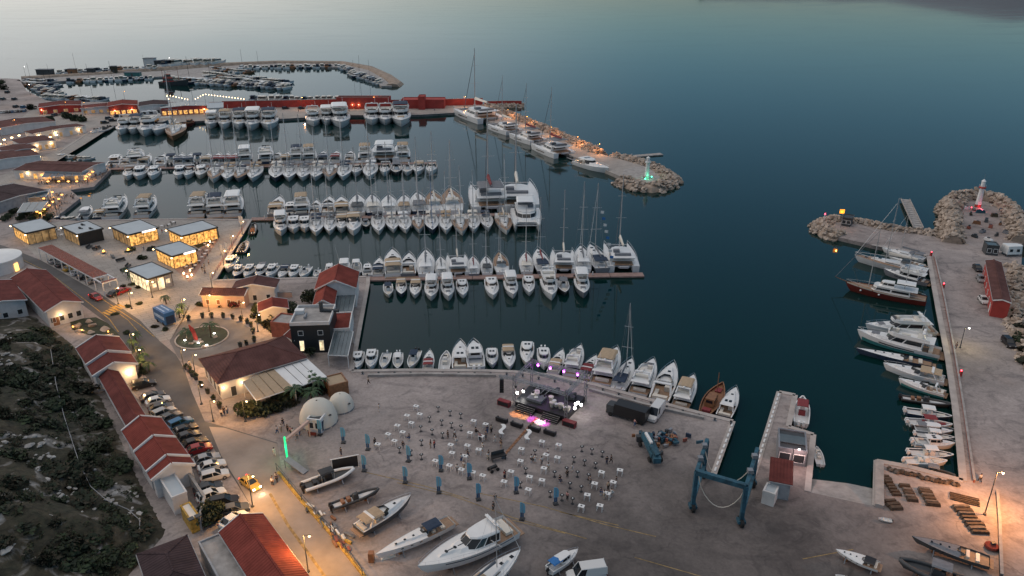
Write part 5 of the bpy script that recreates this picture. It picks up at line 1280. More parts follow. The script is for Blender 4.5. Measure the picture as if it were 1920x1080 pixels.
flatbox('flat red roof between the two glass pergolas', [(627, 586), (661, 586), (655, 617), (621, 617)], 3.6, 'plaster', 'rooforange', para=.1)
M['glassroof'] = mat('grey glass roof', (.10, .125, .135), .25, var=.15)
awning('upper glass roofed terrace along the restaurant quay', [(632, 550), (667, 550), (661, 584), (626, 584)], 3.4, 'glassroof', .15, 'glass_pergola', 4)
awning('lower glass roofed terrace along the restaurant quay', [(627, 620), (662, 621), (652, 667), (615, 665)], 3.2, 'glassroof', .15, 'glass_pergola', 5)
house('small orange roof among the trees beside the dark bar', [(482, 572), (540, 558), (538, 578), (487, 588)], 3.2, 1.0, 'rooforange')
house('little red roofed kiosk behind the restaurant', [(537, 630), (556, 618), (576, 626), (556, 642)], 3.0, .9, 'roofred', wins=[('right', 1, .8, 2, .8, 'pane')])
house('pink walled low house with brown roof beside the plaza steps', [(386, 541), (466, 542), (464, 554), (375, 553)][0:1] + [(375, 553), (464, 556), (466, 541)], 3.4, .9, 'roofbrown', 'pink', wins=[('near', 4, .9, 2.1, .8, 'wood')], over=.4)
house('white walled house with brown roof behind the pink one', [(434, 540), (517, 545), (521, 525), (446, 526)], 4.0, 1.3, 'roofbrown', 'plaster', wins=[('near', 3, .8, 2.2, .9, 'pane')])
wall('pale garden wall beside the trees by the restaurant quay', [(517, 558), (548, 557)], 1.4, m='pink')

# --- far-left bazaar and waterside restaurants
def bazaar(label, px4, h=3.6, rise=.6, roofm='roofbrown'): return house(label, px4, h, rise, roofm, 'plaster', over=.4, wins=[('right', 5, .3, 2.4, 1.4, 'shopdim')], lamps=[('right', .35, 120), ('right', -.1, 120), ('right', -.42, 90)])
bazaar('brown roofed bazaar hall nearest the far quay', [(60, 248), (128, 231), (140, 234), (85, 254)]); bazaar('second bazaar hall, white end walls with amber lamps', [(20, 262), (84, 255), (98, 262), (50, 274)])
bazaar('third bazaar hall along the inner quay', [(0, 277), (50, 270), (64, 276), (20, 290)]); bazaar('bazaar hall at the left edge with pinkish lamp', [(-40, 300), (30, 275), (42, 288), (-10, 312)])
house('long brown roof behind the bazaar halls', [(-30, 232), (80, 219), (98, 226), (0, 244)], 3.6, .8, 'roofbrown')
house('dark red low roof beside the parked cars', [(78, 199), (102, 191), (146, 193), (146, 200)][0:1] + [(146, 200), (146, 192), (80, 191)], 4, .8, 'roofred', 'redwall', wins=[('near', 4, .6, 2.2, 2, 'shopdim')], lamps=[('near', -.45, 120)])
house('long red roof among bushes by the far quay', [(150, 203), (240, 200), (242, 194), (158, 196)], 3.4, .6, 'roofred', 'plaster', wins=[('near', 6, .4, 2.2, 2, 'shopdim')])
house('orange lit house on the far quay', [(203, 199), (256, 198), (256, 190), (205, 190)], 5, 1, 'rooforange', 'redwall', wins=[('near', 5, .4, 2.4, 2, 'shop')], lamps=[('near', -.3, 160), ('near', .3, 160)])
house('white house with dark roof on the far quay', [(262, 199), (313, 198), (315, 190), (262, 190)], 5, .8, 'roofdark', 'plaster', wins=[('near', 4, .4, 2.4, 2, 'pane')])
house('red fronted restaurant with green roof on the far quay', [(303, 201), (390, 200), (390, 193), (305, 193)], 4.5, .8, 'glassroof', 'redwall', wins=[('near', 9, .4, 2.6, 2, 'shop')], lamps=[('near', .4, 120)])
house('small white house with gable roof on the far quay', [(388, 194), (391, 203), (420, 202), (418, 192)], 5, 1.4, 'membrane', 'plaster')
# string lights over the far terrace
for i, (a, b, cc) in enumerate([((318, 188), (334, 180), (357, 187)), ((364, 187), (408, 177), (464, 185))]):
    r = thing('string_lights', ['shorter', 'longer'][i] + ' string of warm lights over the far quay terrace', 'string lights', at(*a, 8)); o = at(*a, 8); pts = [at(*a, 8) - o, at(*b, 8) - o, at(*cc, 8) - o]
    pts = [Vector((p.x, p.y * 0 + j * .0, [0, 3.2, .3][j])) for j, p in enumerate(pts)]
    MB().path(pts, .03, 4).build('cable', 'black', r)
    for u, v in zip(pts, pts[1:]):
        k = int((v - u).length / 1.6)
        for q in range(k): MB().lathe([(.05, -.25), (.26, 0), (.05, .25)], 6, u.lerp(v, (q + .5) / k)).build('bulb', 'bulb', r)
    for j, p in enumerate(pts): MB().tube((p.x, p.y, -7), p, .09, n=5).build('pole', 'steel', r)
# red wall and red sheds along the far quay
def redwall(label, px, h): return wall(label, px, h, .6, 'redwall', G, 'quay_wall')
redwall('low red wall along the far quay, left of the red shed', [(418, 203), (470, 202), (575, 200), (632, 199)], 4.2); redwall('low red wall between the red shed and stepped red building', [(734, 198), (770, 198)], 3.5)
flatbox('long dark red shed with brown roof on the far quay', [(633, 184), (633, 180), (731, 180), (731, 184)], 6.5, 'redwall', 'roofbrown', para=.2, lamps=[('near', -.2, 120), ('near', -.08, 120)])
flatbox('stepped red building with small tower on the far quay', [(752, 188), (756, 183), (834, 183), (834, 188)], 5.0, 'redwall', 'redwall', para=.3); flatbox('small red tower block on the stepped building', [(785, 182), (785, 178), (797, 178), (797, 182)], 7.5, 'redwall', 'redwall', para=.3)
redwall('red wall at the root of the breakwater, lit orange', [(830, 198), (878, 197), (905, 196)], 4.0); redwall('red wall on the small jetty', [(908, 196), (945, 195), (978, 195)], 2.0)
# waterside restaurants on their platforms
def terrace_rest(label, roof4, deck, n_l, rows, seed):
    house(label, roof4, 3.6, .7, 'roofbrown', 'plaster', over=.3, wins=[('near', 5, .3, 2.4, 1.5, 'shop')], lamps=[('near', -.3, 150)])
terrace_rest('brown roofed restaurant with amber terrace on the upper platform', [(32, 318), (66, 303), (188, 304), (165, 324)], None, 0, 0, 1)
house('dark roofed restaurant beside the lower lamp-lit terrace', [(-60, 362), (20, 350), (62, 352), (-10, 396)], 3.6, .7, 'roofdark', 'greywall')
awning('pale glass pergola of the lower lamp-lit terrace, upper one', [(62, 356), (94, 354), (86, 368), (52, 370)], 3.2, 'glassroof', .1, 'glass_pergola', 3); awning('pale glass pergola of the lower lamp-lit terrace, lower one', [(44, 380), (90, 377), (76, 394), (32, 398)], 3.2, 'glassroof', .1, 'glass_pergola', 3)
awning('striped pale awnings along the upper platform restaurant', [(86, 320), (172, 316), (160, 328), (78, 332)], 3.0, 'greyc', .2, 'awning', 6)
# --- right-hand quay
house('long red walled building with brown flat roof on the right-hand quay', [(1850, 491), (1875, 490), (1893, 566), (1865, 567)], 4.2, .5, 'roofbrown', 'redwall', over=.15, wins=[('left', 6, 1.0, 2.2, .9, 'pane')], doors=[('left', .4, 1.2, 'white')])
flatbox('grey hut beside the boulder bund', [(1847, 459), (1850, 453), (1872, 454), (1871, 462)], 3.0, 'dark', 'glassroof', para=.1, wins=[('near', 2, .8, 2, 1.0, 'pane')])
r = thing('white_tank', 'white rounded hut on legs beside the grey hut', 'hut', at(1896, 478, G)); MB().prism(plan(-2.6, 2.6, 1.9, 1.5, .7), .8, 3.2, top=[(x * .9, y * .85) for x, y in plan(-2.6, 2.6, 1.9, 1.5, .7)]).build('body', 'white', r); MB().box((-1.5, -1.8, 2.0), (.8, .12, .8)).box((.6, -1.75, 2.0), (.8, .12, .8)).build('window', 'pane', r)
for x in (-2, 2):
    for y in (-1.2, 1.2): MB().box((x, y, .4), (.3, .3, .8)).build('leg', 'steel', r)
flatbox('small dark guard hut with flat roof on the rocky spit', [(1579, 407), (1583, 401), (1601, 403), (1599, 411)], 2.9, 'dark', 'dark', para=.1, over=.2, wins=[('near', 2, .9, 2, 1.1, 'pane'), ('left', 1, .9, 2, 1.0, 'pane')])
r = thing('pontoon', 'long plank walkway resting across the rocky spit', 'walkway', at(1718, 436, G)); a, b = at(1697, 374, .8) - at(1718, 436, G), at(1722, 428, 1.2) - at(1718, 436, G)
dd = (b - a); n = 14
for i in range(n): p = a.lerp(b, (i + .5) / n); MB().bar(a.lerp(b, i / n + .006) , a.lerp(b, (i + 1) / n - .006), 3.0, .3).build('plank_section', 'concrete', r)
for s in (-1, 1): o = Vector((-dd.y, dd.x, 0)).normalized() * 1.5 * s; MB().bar(a + o + Vector((0, 0, .35)), b + o + Vector((0, 0, .35)), .12, .3).build('kerb', 'quayedge', r)
r.name = 'walkway'
# --- lift pier kiosk and shed
r = flatbox('grey kiosk with glass front on the lift pier', [(1455, 838), (1464, 805), (1517, 812), (1507, 848)], 3.0, 'steel', 'dark', para=.15, wins=[('near', 2, .7, 2.2, 1.7, 'pane')])
c, l, w, rz = frame4([(1455, 838), (1464, 805), (1517, 812), (1507, 848)], G + 3)
MB().box((0, -w * .1 if side_of(rz, 'far') == '-y' else w * .0, 3.16), (l * .9, w * .4, .08)).build('roof_panel', 'glassroof', r)
r = house('red roofed shed on the lift pier below the bright lamp', [(1437, 900), (1448, 864), (1491, 870), (1482, 911)], 3.2, .5, 'roofred', 'greywall', shed=True, over=.3)
flatbox('pale flat roofed store against the red shed on the pier', [(1435, 920), (1434, 905), (1458, 910), (1456, 930)], 2.4, 'plaster', 'membrane', para=.05)

# ================================================================ STREETS: cars, lamps, plants, plaza
PAINT = {k: mat('car paint ' + k, c, .3, .3 if k in ('silver', 'grey', 'blue') else 0) for k, c in dict(white=(.62, .62, .61), silver=(.32, .33, .34), black=(.012, .012, .014), dark=(.03, .033, .04), grey=(.09, .095, .10), blue=(.03, .13, .26), red=(.30, .015, .018), yellow=(.55, .33, .05)).items()}
def car_template(suv=False, van=False):
    L, W = (4.4, 1.78) if not van else (5.6, 2.0); hb = .95 if not suv else 1.05; ht = 1.45 if not suv else 1.68
    if van: hb, ht = 1.2, 2.4
    r = thing('car' if not van else 'van', '', 'car' if not van else 'van'); secs = []
    prof = [(-.5, .72, .90), (-.47, .86, .97), (-.3, hb / 1.0 * .98, 1.0), (.12, hb, 1.0), (.2, hb * .98, 1.0), (.42, hb * .80, .97), (.49, hb * .66, .86), (.5, hb * .5, .8)]
    for u, zt, k in prof: y = W / 2 * k; secs.append([(u * L, -y * .96, .28), (u * L, -y, .55), (u * L, -y * .94, zt), (u * L, y * .94, zt), (u * L, y, .55), (u * L, y * .96, .28)])
    MB().loft(secs, closed=True).build('body', PAINT['white'], r, smooth=35)
    if van: q = [(-.49, hb * .95, ht), (.18, hb * .95, ht), (.34, hb * .95, hb)]; b = [(-2.75, -.95), (1.7, -.95), (1.7, .95), (-2.75, .95)]; t = [(-2.7, -.86), (.95, -.84), (.95, .84), (-2.7, .86)]
    else: b = [(-2.0 if suv else -1.75, -.82), (1.0, -.82), (1.0, .82), (-2.0 if suv else -1.75, .82)]; t = [(-1.85 if suv else -1.15, -.66), (.2, -.64), (.2, .64), (-1.85 if suv else -1.15, .66)]
    MB().prism(b, hb - .04, ht - .06, top=t).build('glass', 'glass', r)
    MB().prism([(x, y * 1.02) for x, y in t], ht - .07, ht, top=[(x * .96, y * .93) for x, y in t]).build('roof', PAINT['white'], r)
    pl = MB()
    for s in (-1, 1):
        for i, j in ((0, 0), (1, 1)): pl.bar((b[i][0], s * abs(b[i][1]), hb - .02), (t[j][0], s * abs(t[j][1]) * 1.0, ht - .03), .1)
        pl.bar((-.25, s * .83, hb - .02), (-.3, s * .67, ht - .03), .09)
    if van:
        for s in (-1, 1): pl.quad((-2.76, s * .965, hb - .05), (.4, s * .965, hb - .05), (.1, s * .875, ht - .06), (-2.71, s * .88, ht - .06))
    pl.build('pillar', PAINT['white'], r)
    for x in (-.31 * L, .31 * L):
        for s in (-1, 1):
            wl = MB().tube((x, s * (W / 2 - .2), .32), (x, s * (W / 2 + .01), .32), .33, n=12).build('wheel', 'tyre', r); MB().tube((x, s * (W / 2 + .0), .32), (x, s * (W / 2 + .025), .32), .19, n=10).build('rim', 'steel', wl)
    for s in (-1, 1):
        MB().box((L * .485, s * W * .33, hb * .62), (.12, .34, .14)).build('headlight', 'mast', r); MB().box((-L * .492, s * W * .38, .78), (.1, .26, .2)).build('tail_light', 'maroon', r)
    for s in (-1, 1): MB().box((.62, s * (W / 2 + .08), hb + .02), (.16, .16, .12)).build('wing_mirror', PAINT['white'], r)
    return r
CARS = {}
def car(kind_, a, b, paint, label, group=None, lights=None, z=G, k=1.0):
    if kind_ not in CARS: CARS[kind_] = [snapshot(car_template(kind_ == 'suv', kind_ == 'van')), 0]
    T = CARS[kind_]; o = T[0][0] if T[1] == 0 else copy_tree(T[0]); T[1] += 1
    p, q = at(*a, z + .5), at(*b, z + .5); d = q - p; o.location = ((p.x + q.x) / 2, (p.y + q.y) / 2, z); o.rotation_euler = (0, 0, math.atan2(d.y, d.x)); o.scale = (k, k, k)
    for c in o.children:
        nm = c.name.split('.')[0]
        if nm in ('body', 'roof', 'pillar', 'wing_mirror'): c.material_slots[0].link = 'OBJECT'; c.material_slots[0].material = PAINT[paint]
        if nm == 'headlight': c.material_slots[0].link = 'OBJECT'; c.material_slots[0].material = M['headlight'] if lights == 'front' else M['mast']
        if nm == 'tail_light': c.material_slots[0].link = 'OBJECT'; c.material_slots[0].material = M['taillight'] if lights else M['maroon']
    if lights == 'front': point_light(o, (3.4, 0, .7), 70, (1, .8, .55), .2)
    if lights == 'rear': point_light(o, (-2.8, 0, .8), 14, (1, .05, .03), .2)
    tag(o, label, 'van' if kind_ == 'van' else 'car', group); return o
lot = [((247, 727), (292, 716), 'black'), ((265, 750), (307, 737), 'dark'), ((274, 758), (318, 746), 'white'), ((279, 771), (325, 759), 'dark'), ((289, 783), (326, 767), 'silver'), ((300, 792), (337, 775), 'grey'), ((316, 804), (360, 785), 'blue'), ((326, 814), (367, 799), 'black'),
       ((331, 826), (372, 812), 'dark'), ((345, 838), (383, 825), 'black'), ((350, 849), (395, 836), 'red'), ((365, 868), (408, 855), 'silver'), ((376, 880), (418, 868), 'white'), ((380, 899), (425, 887), 'white'), ((371, 922), (410, 910), 'dark'), ((377, 938), (416, 922), 'white'), ((393, 947), (447, 936), 'black'), ((420, 960), (458, 951), 'grey'), ((425, 984), (452, 966), 'white')]
for i, (a, b, c) in enumerate(lot):
    car('suv' if i in (0, 4, 6, 13, 15, 16) else 'car', a, b, c, f'{c if c != "dark" else "dark blue"} car, {ordinal(i + 1)} from top of the row beside red roofs', 'cars parked beside the red roofed shops', k=1.05)
car('car', (455, 896), (483, 917), 'yellow', 'yellow taxi with headlights on, driving past the yard fence', lights='front'); car('car', (168, 551), (191, 563), 'red', 'red car with tail lights on, driving along the plaza road', lights='rear'); 
car('car', (205, 555), (229, 545), 'black', 'black car parked at the end of the carport'); car('car', (222, 549), (238, 542), 'red', 'red car parked beyond the black one at the carport')
for i, (x, y, c) in enumerate([(105, 488, 'silver'), (118, 495, 'dark'), (132, 502, 'yellow'), (146, 510, 'white'), (160, 517, 'black'), (176, 525, 'silver')]): car('car', (x - 9, y + 4), (x + 11, y - 3), c, f'{c} car under the slatted carport, {ordinal(i + 1)} from its far end', 'cars under the carport')
car('car', (1828, 497), (1838, 509), 'black', 'black car, farthest of those beside the long red building'); car('car', (1836, 517), (1842, 529), 'silver', 'silver car, second beside the long red building'); car('car', (1840, 557), (1848, 568), 'white', 'white car, nearest of those beside the long red building'); car('suv', (1884, 636), (1898, 650), 'black', 'dark car parked alone by the shrubs on the right-hand quay')
car('van', (1243, 757), (1215, 795), 'white', 'white van parked behind the stage by the quay')
for i in range(12): x = 4 + i * 3.6 + (i % 3); car('car', (x - 4, 213 - i * .25), (x + 4, 208 - i * .25), ['white', 'silver', 'dark', 'white', 'black', 'blue'][i % 6], f'{["white","silver","dark","white","black","blue"][i % 6]} car, {ordinal(i + 1)} from left in the far-left car park', 'cars in the far-left car park')
for i, (x, y) in enumerate([(14, 173), (27, 186), (6, 186), (30, 200), (44, 201), (56, 202), (122, 214), (103, 216)]): car('suv', (x - 4, y + 1), (x + 4, y - 1), ['black', 'dark', 'grey', 'dark', 'blue', 'black', 'black', 'grey'][i], f'dark car, {ordinal(i + 1)} of the scattered ones on the far-left quay', 'scattered cars on the far-left quay')
for i, (x, y) in enumerate([(205, 222), (212, 226), (222, 218), (197, 230), (566, 203), (536, 203), (465, 204), (700, 201)]): car('suv', (x - 6, y + .5), (x + 5, y - .5), 'black' if i % 2 else 'dark', f'dark car, {ordinal(i + 1)} from the left among those on the far quay', 'cars on the far quay')
car('car', (875, 206), (864, 204), 'white', 'white car in the orange light at the root of the breakwater')
# blue box trailer
c, l, w, rz = frame4([(288, 576), (302, 569), (325, 581), (308, 589)], G + 3.6); r = thing('box_trailer', 'blue box trailer with pale lettering bands parked by the roundabout', 'trailer', (c.x, c.y, G), rz)
MB().box((0, 0, 2.0), (l, w, 3.0)).build('body', mat('blue vinyl', (.03, .13, .30), .45, var=.1) , r)
for y in (-w * .22, w * .22): MB().box((-.3, y, 3.51), (l * .7, w * .14, .02)).build('roof_lettering', mat('pale blue print', (.40, .52, .66), .6, var=.5, vscale=3), r)
for s in (-1, 1): MB().box((0, s * (w / 2 + .01), 2.0), (l * .86, .02, .8)).build('side_lettering', MATS['pale blue print'], r)
for x in (-l * .25, l * .25):
    for s in (-1, 1): MB().tube((x, s * w * .42, .45), (x, s * (w / 2 + .02), .45), .45, n=12).build('wheel', 'tyre', r)
MB().box((0, 0, .55), (l * .9, w * .7, .25)).build('chassis', 'dark', r); MB().box((l / 2 + .02, 0, 1.6), (.05, w * .8, 2.0)).build('rear_door', 'navy', r)

# --- street lamps: bulbs that are on light the ground
def street_lamp(label, px, h=6, power=260, col=(1, .58, .22), double=False, z=G, bulb='bulb', cut=True, radius=.3):
    r = thing('street_lamp', label, 'street lamp', at(*px, z)); MB().tube((0, 0, 0), (0, 0, h), .1, .06, 8).build('post', 'dark', r)
    for s in ((1, -1) if double else (1,)):
        MB().bar((0, 0, h), (s * .7, -.1, h + .15), .08).build('arm', 'dark', r); MB().box((s * .85, -.1, h + .1), (.4, .2, .06)).build('head', 'dark', r); MB().lathe([(.04, -.2), (.17, -.1), (.17, .02), (.1, .08)], 8, (s * .85, -.1, h)).build('bulb', bulb, r)
    MB().lathe([(.28, 0), (.22, .25), (.12, .3)], 8).build('foot', 'dark', r)
    if power: point_light(r, (.85, -.1, h - .25), power, col, radius)
    return r
WARM = (1, .50, .14)
for i, (x, y, pw) in enumerate([(222, 570, 900), (247, 579, 700), (345, 592, 1100), (286, 558, 700), (392, 584, 1000), (455, 598, 1000), (484, 622, 900), (398, 540, 900), (436, 468, 1100), (420, 497, 1000), (455, 440, 900), (345, 690, 500), (366, 700, 500), (378, 758, 500), (400, 790, 600), (250, 660, 500), (262, 690, 500), (460, 790, 500)]):
    street_lamp(f'slim street lamp, {ordinal(i + 1)} along the warm lit plaza and roundabout', (x, y), 4.5, pw * .85, WARM)
street_lamp('tall street lamp with warm head beside the lower entrance road', (578, 1072), 6.5, 2200, WARM); street_lamp('street lamp at the bend where the taxi drives', (474, 950), 6, 1800, WARM)
street_lamp('bright pinkish lamp between kiosk and red shed on the pier', (1482, 880), 4.2, 300, (1, .6, .55), bulb='coolbulb'); street_lamp('lamp mast lighting the fish-trap platform orange', (1846, 965), 8, 5500, (1, .40, .12)); street_lamp('lamp lighting the right-hand quay beside the teal hulled yacht yellowish', (1800, 652), 5, 350, (1, .8, .4), bulb='coolbulb')
for i, (x, y, pw) in enumerate([(48, 142, 0), (318, 124, 0), (57, 178, 200), (235, 192, 500), (125, 214, 200), (700, 203, 300), (870, 203, 1300), (566, 205, 700), (160, 215, 300), (30, 250, 350), (5, 268, 350)]): street_lamp(f'lit lamp, {ordinal(i + 1)} of those on the far quays', (x, y), 7, pw, (1, .42, .14), bulb='coolbulb' if i < 3 else 'warmglow')
for i, (x, y) in enumerate([(950, 222), (985, 236), (1030, 256), (1080, 276), (1120, 290)]): street_lamp(f'low amber lamp lighting the breakwater boulders, {ordinal(i + 1)} from the root', (x, y), 5, 1000, (1, .4, .12), bulb='warmglow', z=1.5)
# --- kerb planters round the roundabout
mb1 = MB().lathe([(.22, 0), (.32, .5), (.34, .55), (.2, .56)], 8).mesh('pot', 'dark'); lf = leaf_clump(60, .42, 5, .14, 1.0).mesh('plant', ['leafdark', 'leaf'])
for i, (x, y) in enumerate([(354, 600), (380, 595), (397, 595), (419, 595), (437, 597), (452, 601), (464, 606), (471, 612), (475, 624), (477, 640), (463, 647), (451, 650), (350, 692), (356, 697), (361, 705), (368, 711), (378, 725), (390, 737), (401, 751), (412, 764)]):
    r = thing('planter', f'dark planter, {ordinal(i + 1)} in the line around the roundabout and restaurant', 'planter', at(x, y + 1, G), i, 'planters around the roundabout'); a = bpy.data.objects.new('pot', mb1); b = bpy.data.objects.new('plant', lf)
    for o in (a, b): COL.objects.link(o); o.parent = r; o.scale = (1.5, 1.5, 1.5)
    b.location = (0, 0, .75)
# --- roundabout island
ci = at(379, 633, G); isl = [(ci.x + 5.8 * math.cos(t) , ci.y + 5.8 * math.sin(t)) for t in [i * math.pi / 14 for i in range(28)]]
sheet('roundabout_island', isl, G + .15, 'leafdark', depth=.3)
kb = MB()
for a, b in zip(isl, isl[1:] + isl[:1]): kb.bar((*a, G + .1), (*b, G + .1), .3, .2)
tag(kb.build('roundabout_kerb', 'quayedge'), kind='structure')
r = thing('sculpture', 'tall red sculpture on the roundabout island', 'sculpture', at(370, 640, G + .1)); MB().tube((0, 0, 0), (-.3, 0, 1.2), .3, .5, 8).path([(-.3, 0, 1.2), (-.5, 0, 2.4), (-.9, 0, 3.4)], .45, 8).tube((-.9, 0, 3.3), (-1.3, 0, 4.2), .35, .15, 8).build('figure', 'redwall', r, smooth=60); MB().box((0, 0, .15), (1.4, 1.4, .5)).build('plinth', 'concrete', r)
palm('palm at the left side of the roundabout island', (352, 640), 2.6, group=None); palm('palm at the right side of the roundabout island', (396, 633), 3.4)
for i, (x, y) in enumerate([(347, 640), (388, 649), (402, 627), (372, 645)]):
    r = thing('ground_light', f'white ground spotlight on the roundabout island, {ordinal(i + 1)} from the left' if i else 'white ground spotlight at the left tip of the roundabout island', 'spotlight', at(x, y, G + .15)); MB().lathe([(.14, 0), (.2, .25)], 8).build('housing', 'dark', r); MB().lathe([(.24, .26), (.2, .34)], 8).build('lens', 'coolbulb', r); point_light(r, (0, 0, .9), 40, (1, .9, .75), .1)
# boulders on island and rock garden
def boulder(label, px, s, k, z=G):
    o = bpy.data.objects.new('boulder', ROCKS[k % 8]); COL.objects.link(o); o.location = at(*px, z) + Vector((0, 0, .2)); o.scale = (s, s, s * .7); o.rotation_euler.z = k; tag(o, label, 'boulder')
for i, (x, y) in enumerate([(360, 645), (377, 643), (404, 633), (382, 652)]): boulder(f'pale boulder on the roundabout island, {ordinal(i + 1)} counted', (x, y), 1.5, i)
sheet('rock_garden', px_poly([(130, 600), (180, 595), (202, 606), (225, 630), (200, 632), (165, 628), (135, 618)]), G + .05, 'leafdark')
for i, (x, y) in enumerate([(166, 604), (174, 611), (198, 618), (171, 624), (205, 629), (145, 612), (186, 632), (150, 622)]): boulder(f'pale boulder in the rock garden, {ordinal(i + 1)} counted', (x, y), 2.0 + (i % 3) * .4, i + 3)
for i, (x, y) in enumerate([(138, 618), (155, 624), (204, 627)]):
    r = thing('garden_light', f'warm garden light in the rock garden, {ordinal(i + 1)} from the left', 'garden light', at(x, y, G)); MB().tube((0, 0, 0), (0, 0, .6), .06).build('stake', 'dark', r); MB().lathe([(.12, .6), (.2, .75), (.1, .9)], 8).build('lamp', 'warmglow', r); point_light(r, (0, 0, 1.1), 60, WARM, .1)
# --- trees and hedges
tree('round dark tree behind the red gable roof', (580, 568), 5.5, 2.9, 900); tree('large dark tree beside the small orange roof', (535, 590), 4.5, 3.0, 900); tree('dark tree on the left of the small orange roof', (505, 600), 4.0, 2.6, 800); tree('dark tree at the corner by the pale garden wall', (482, 585), 3.6, 2.2, 700)
tree('round tree beside the restaurant garden entrance', (470, 778), 4.2, 2.6, 900); tree('dark round tree in front of the last parked cars', (400, 978), 4.2, 2.5, 900); tree('tree in the courtyard below the dark bar', (603, 655), 4.0, 1.6, 500); tree('tree over the terrace beside the lower glass pergola', (582, 668), 3.0, 1.4, 400)
tree('bougainvillea with dark red leaves against the pink house', (440, 576), 2.4, 1.6, 400, mats=('maroon', 'leafdark')); tree('dark red leaved tree behind the white walled house', (505, 545), 3.5, 1.7, 400, mats=('maroon', 'leafdark'))
for i, (x, y) in enumerate([(375, 572), (398, 573), (416, 575), (384, 574), (452, 573)]): shrub(f'clipped shrub along the pink house, {ordinal(i + 1)} from the left', (x, y), 1.2, i)
hed = [(483, 592), (495, 602), (505, 612), (515, 620), (458, 768), (485, 770), (500, 764), (515, 757), (530, 752), (545, 748), (560, 742), (575, 735), (588, 728), (600, 727), (612, 735), (545, 757), (500, 775), (520, 768)]
for i, (x, y) in enumerate(hed): shrub(f'dark shrub in the restaurant garden hedge, {ordinal(i + 1)} counted from the left', (x, y), 1.7 + (i % 3) * .3, i)
for i, (x, y, h) in enumerate([(553, 757, 3.2), (600, 740, 3.4), (583, 728, 3), (585, 755, 2.6)]): palm(f'palm in the restaurant garden, {ordinal(i + 1)} counted', (x, y), h)
for i, (x, y) in enumerate([(255, 640), (250, 655), (262, 668), (270, 680), (265, 692), (280, 697), (342, 585), (337, 596), (312, 570), (252, 522), (240, 517), (250, 530)]): palm(f'small palm, {ordinal(i + 1)} along the road and plaza edge', (x, y), 1.8, L=1.5, fr=9)
for i, (x, y) in enumerate([(238, 625), (268, 700), (256, 706), (290, 613), (310, 618), (248, 534), (232, 538), (258, 540), (240, 575), (262, 570), (292, 783), (265, 694), (215, 590)]): shrub(f'low shrub, {ordinal(i + 1)} along the road edge', (x, y), 1.0, i)
for i, (x, y) in enumerate([(1905, 600), (1912, 615), (1918, 632), (1910, 640), (1920, 660), (1922, 680), (1908, 590)]): shrub(f'coastal shrub, {ordinal(i + 1)} beside the right-hand quay', (x, y), 1.9, i + 2)
for i, (x, y) in enumerate([(4, 158), (-6, 165), (8, 168), (60, 205), (110, 207), (120, 205), (210, 203), (125, 222), (140, 226), (155, 228), (95, 228)]): tree(f'dark tree, {ordinal(i + 1)} of those on the far-left shore', (x, y), 5, 3.2, 300, leaf=.6)
for i in range(14): tree(f'shrub tree, {ordinal(i + 1)} beside the dark roofed terrace restaurant', (10 + i * 6.5, 415 - (i % 4) * 5), 2.2, 1.5, 160, leaf=.4)
r = None
# --- plaza furniture: benches, fire bowls, planting beds
for i, (x, y) in enumerate([(195, 475), (241, 472)]):
    r = thing('fire_bowl', f'glowing fire bowl on the plaza, {["left", "right"][i]} one', 'fire bowl', at(x, y, G)); MB().lathe([(.3, 0), (.7, .5), (.75, .55)], 10).build('bowl', 'dark', r); MB().lathe([(.45, .5), (.3, .8), (.05, 1.1)], 8).build('flame', 'warmglow', r); point_light(r, (0, 0, 1.4), 80, WARM, .2)
for i, (x, y) in enumerate([(212, 483), (227, 490), (241, 500), (168, 465), (235, 508), (182, 468)]):
    r = thing('plaza_bench', f'dark plaza bench, {ordinal(i + 1)} counted between pavilions and carport', 'bench', at(x, y, G), rnd.uniform(0, 3)); MB().box((0, 0, .4), (2.6, .8, .12)).build('seat', 'dark', r); MB().box((0, .4, .7), (2.6, .1, .5)).build('backrest', 'dark', r)
    for s in (-1, 1): MB().box((s * 1.1, 0, .18), (.1, .7, .36)).build('leg', 'steel', r)
for i, (x, y) in enumerate([(268, 485), (245, 470), (285, 468)]): shrub(f'planting bed shrub on the plaza, {ordinal(i + 1)} counted', (x, y), 1.6, i)
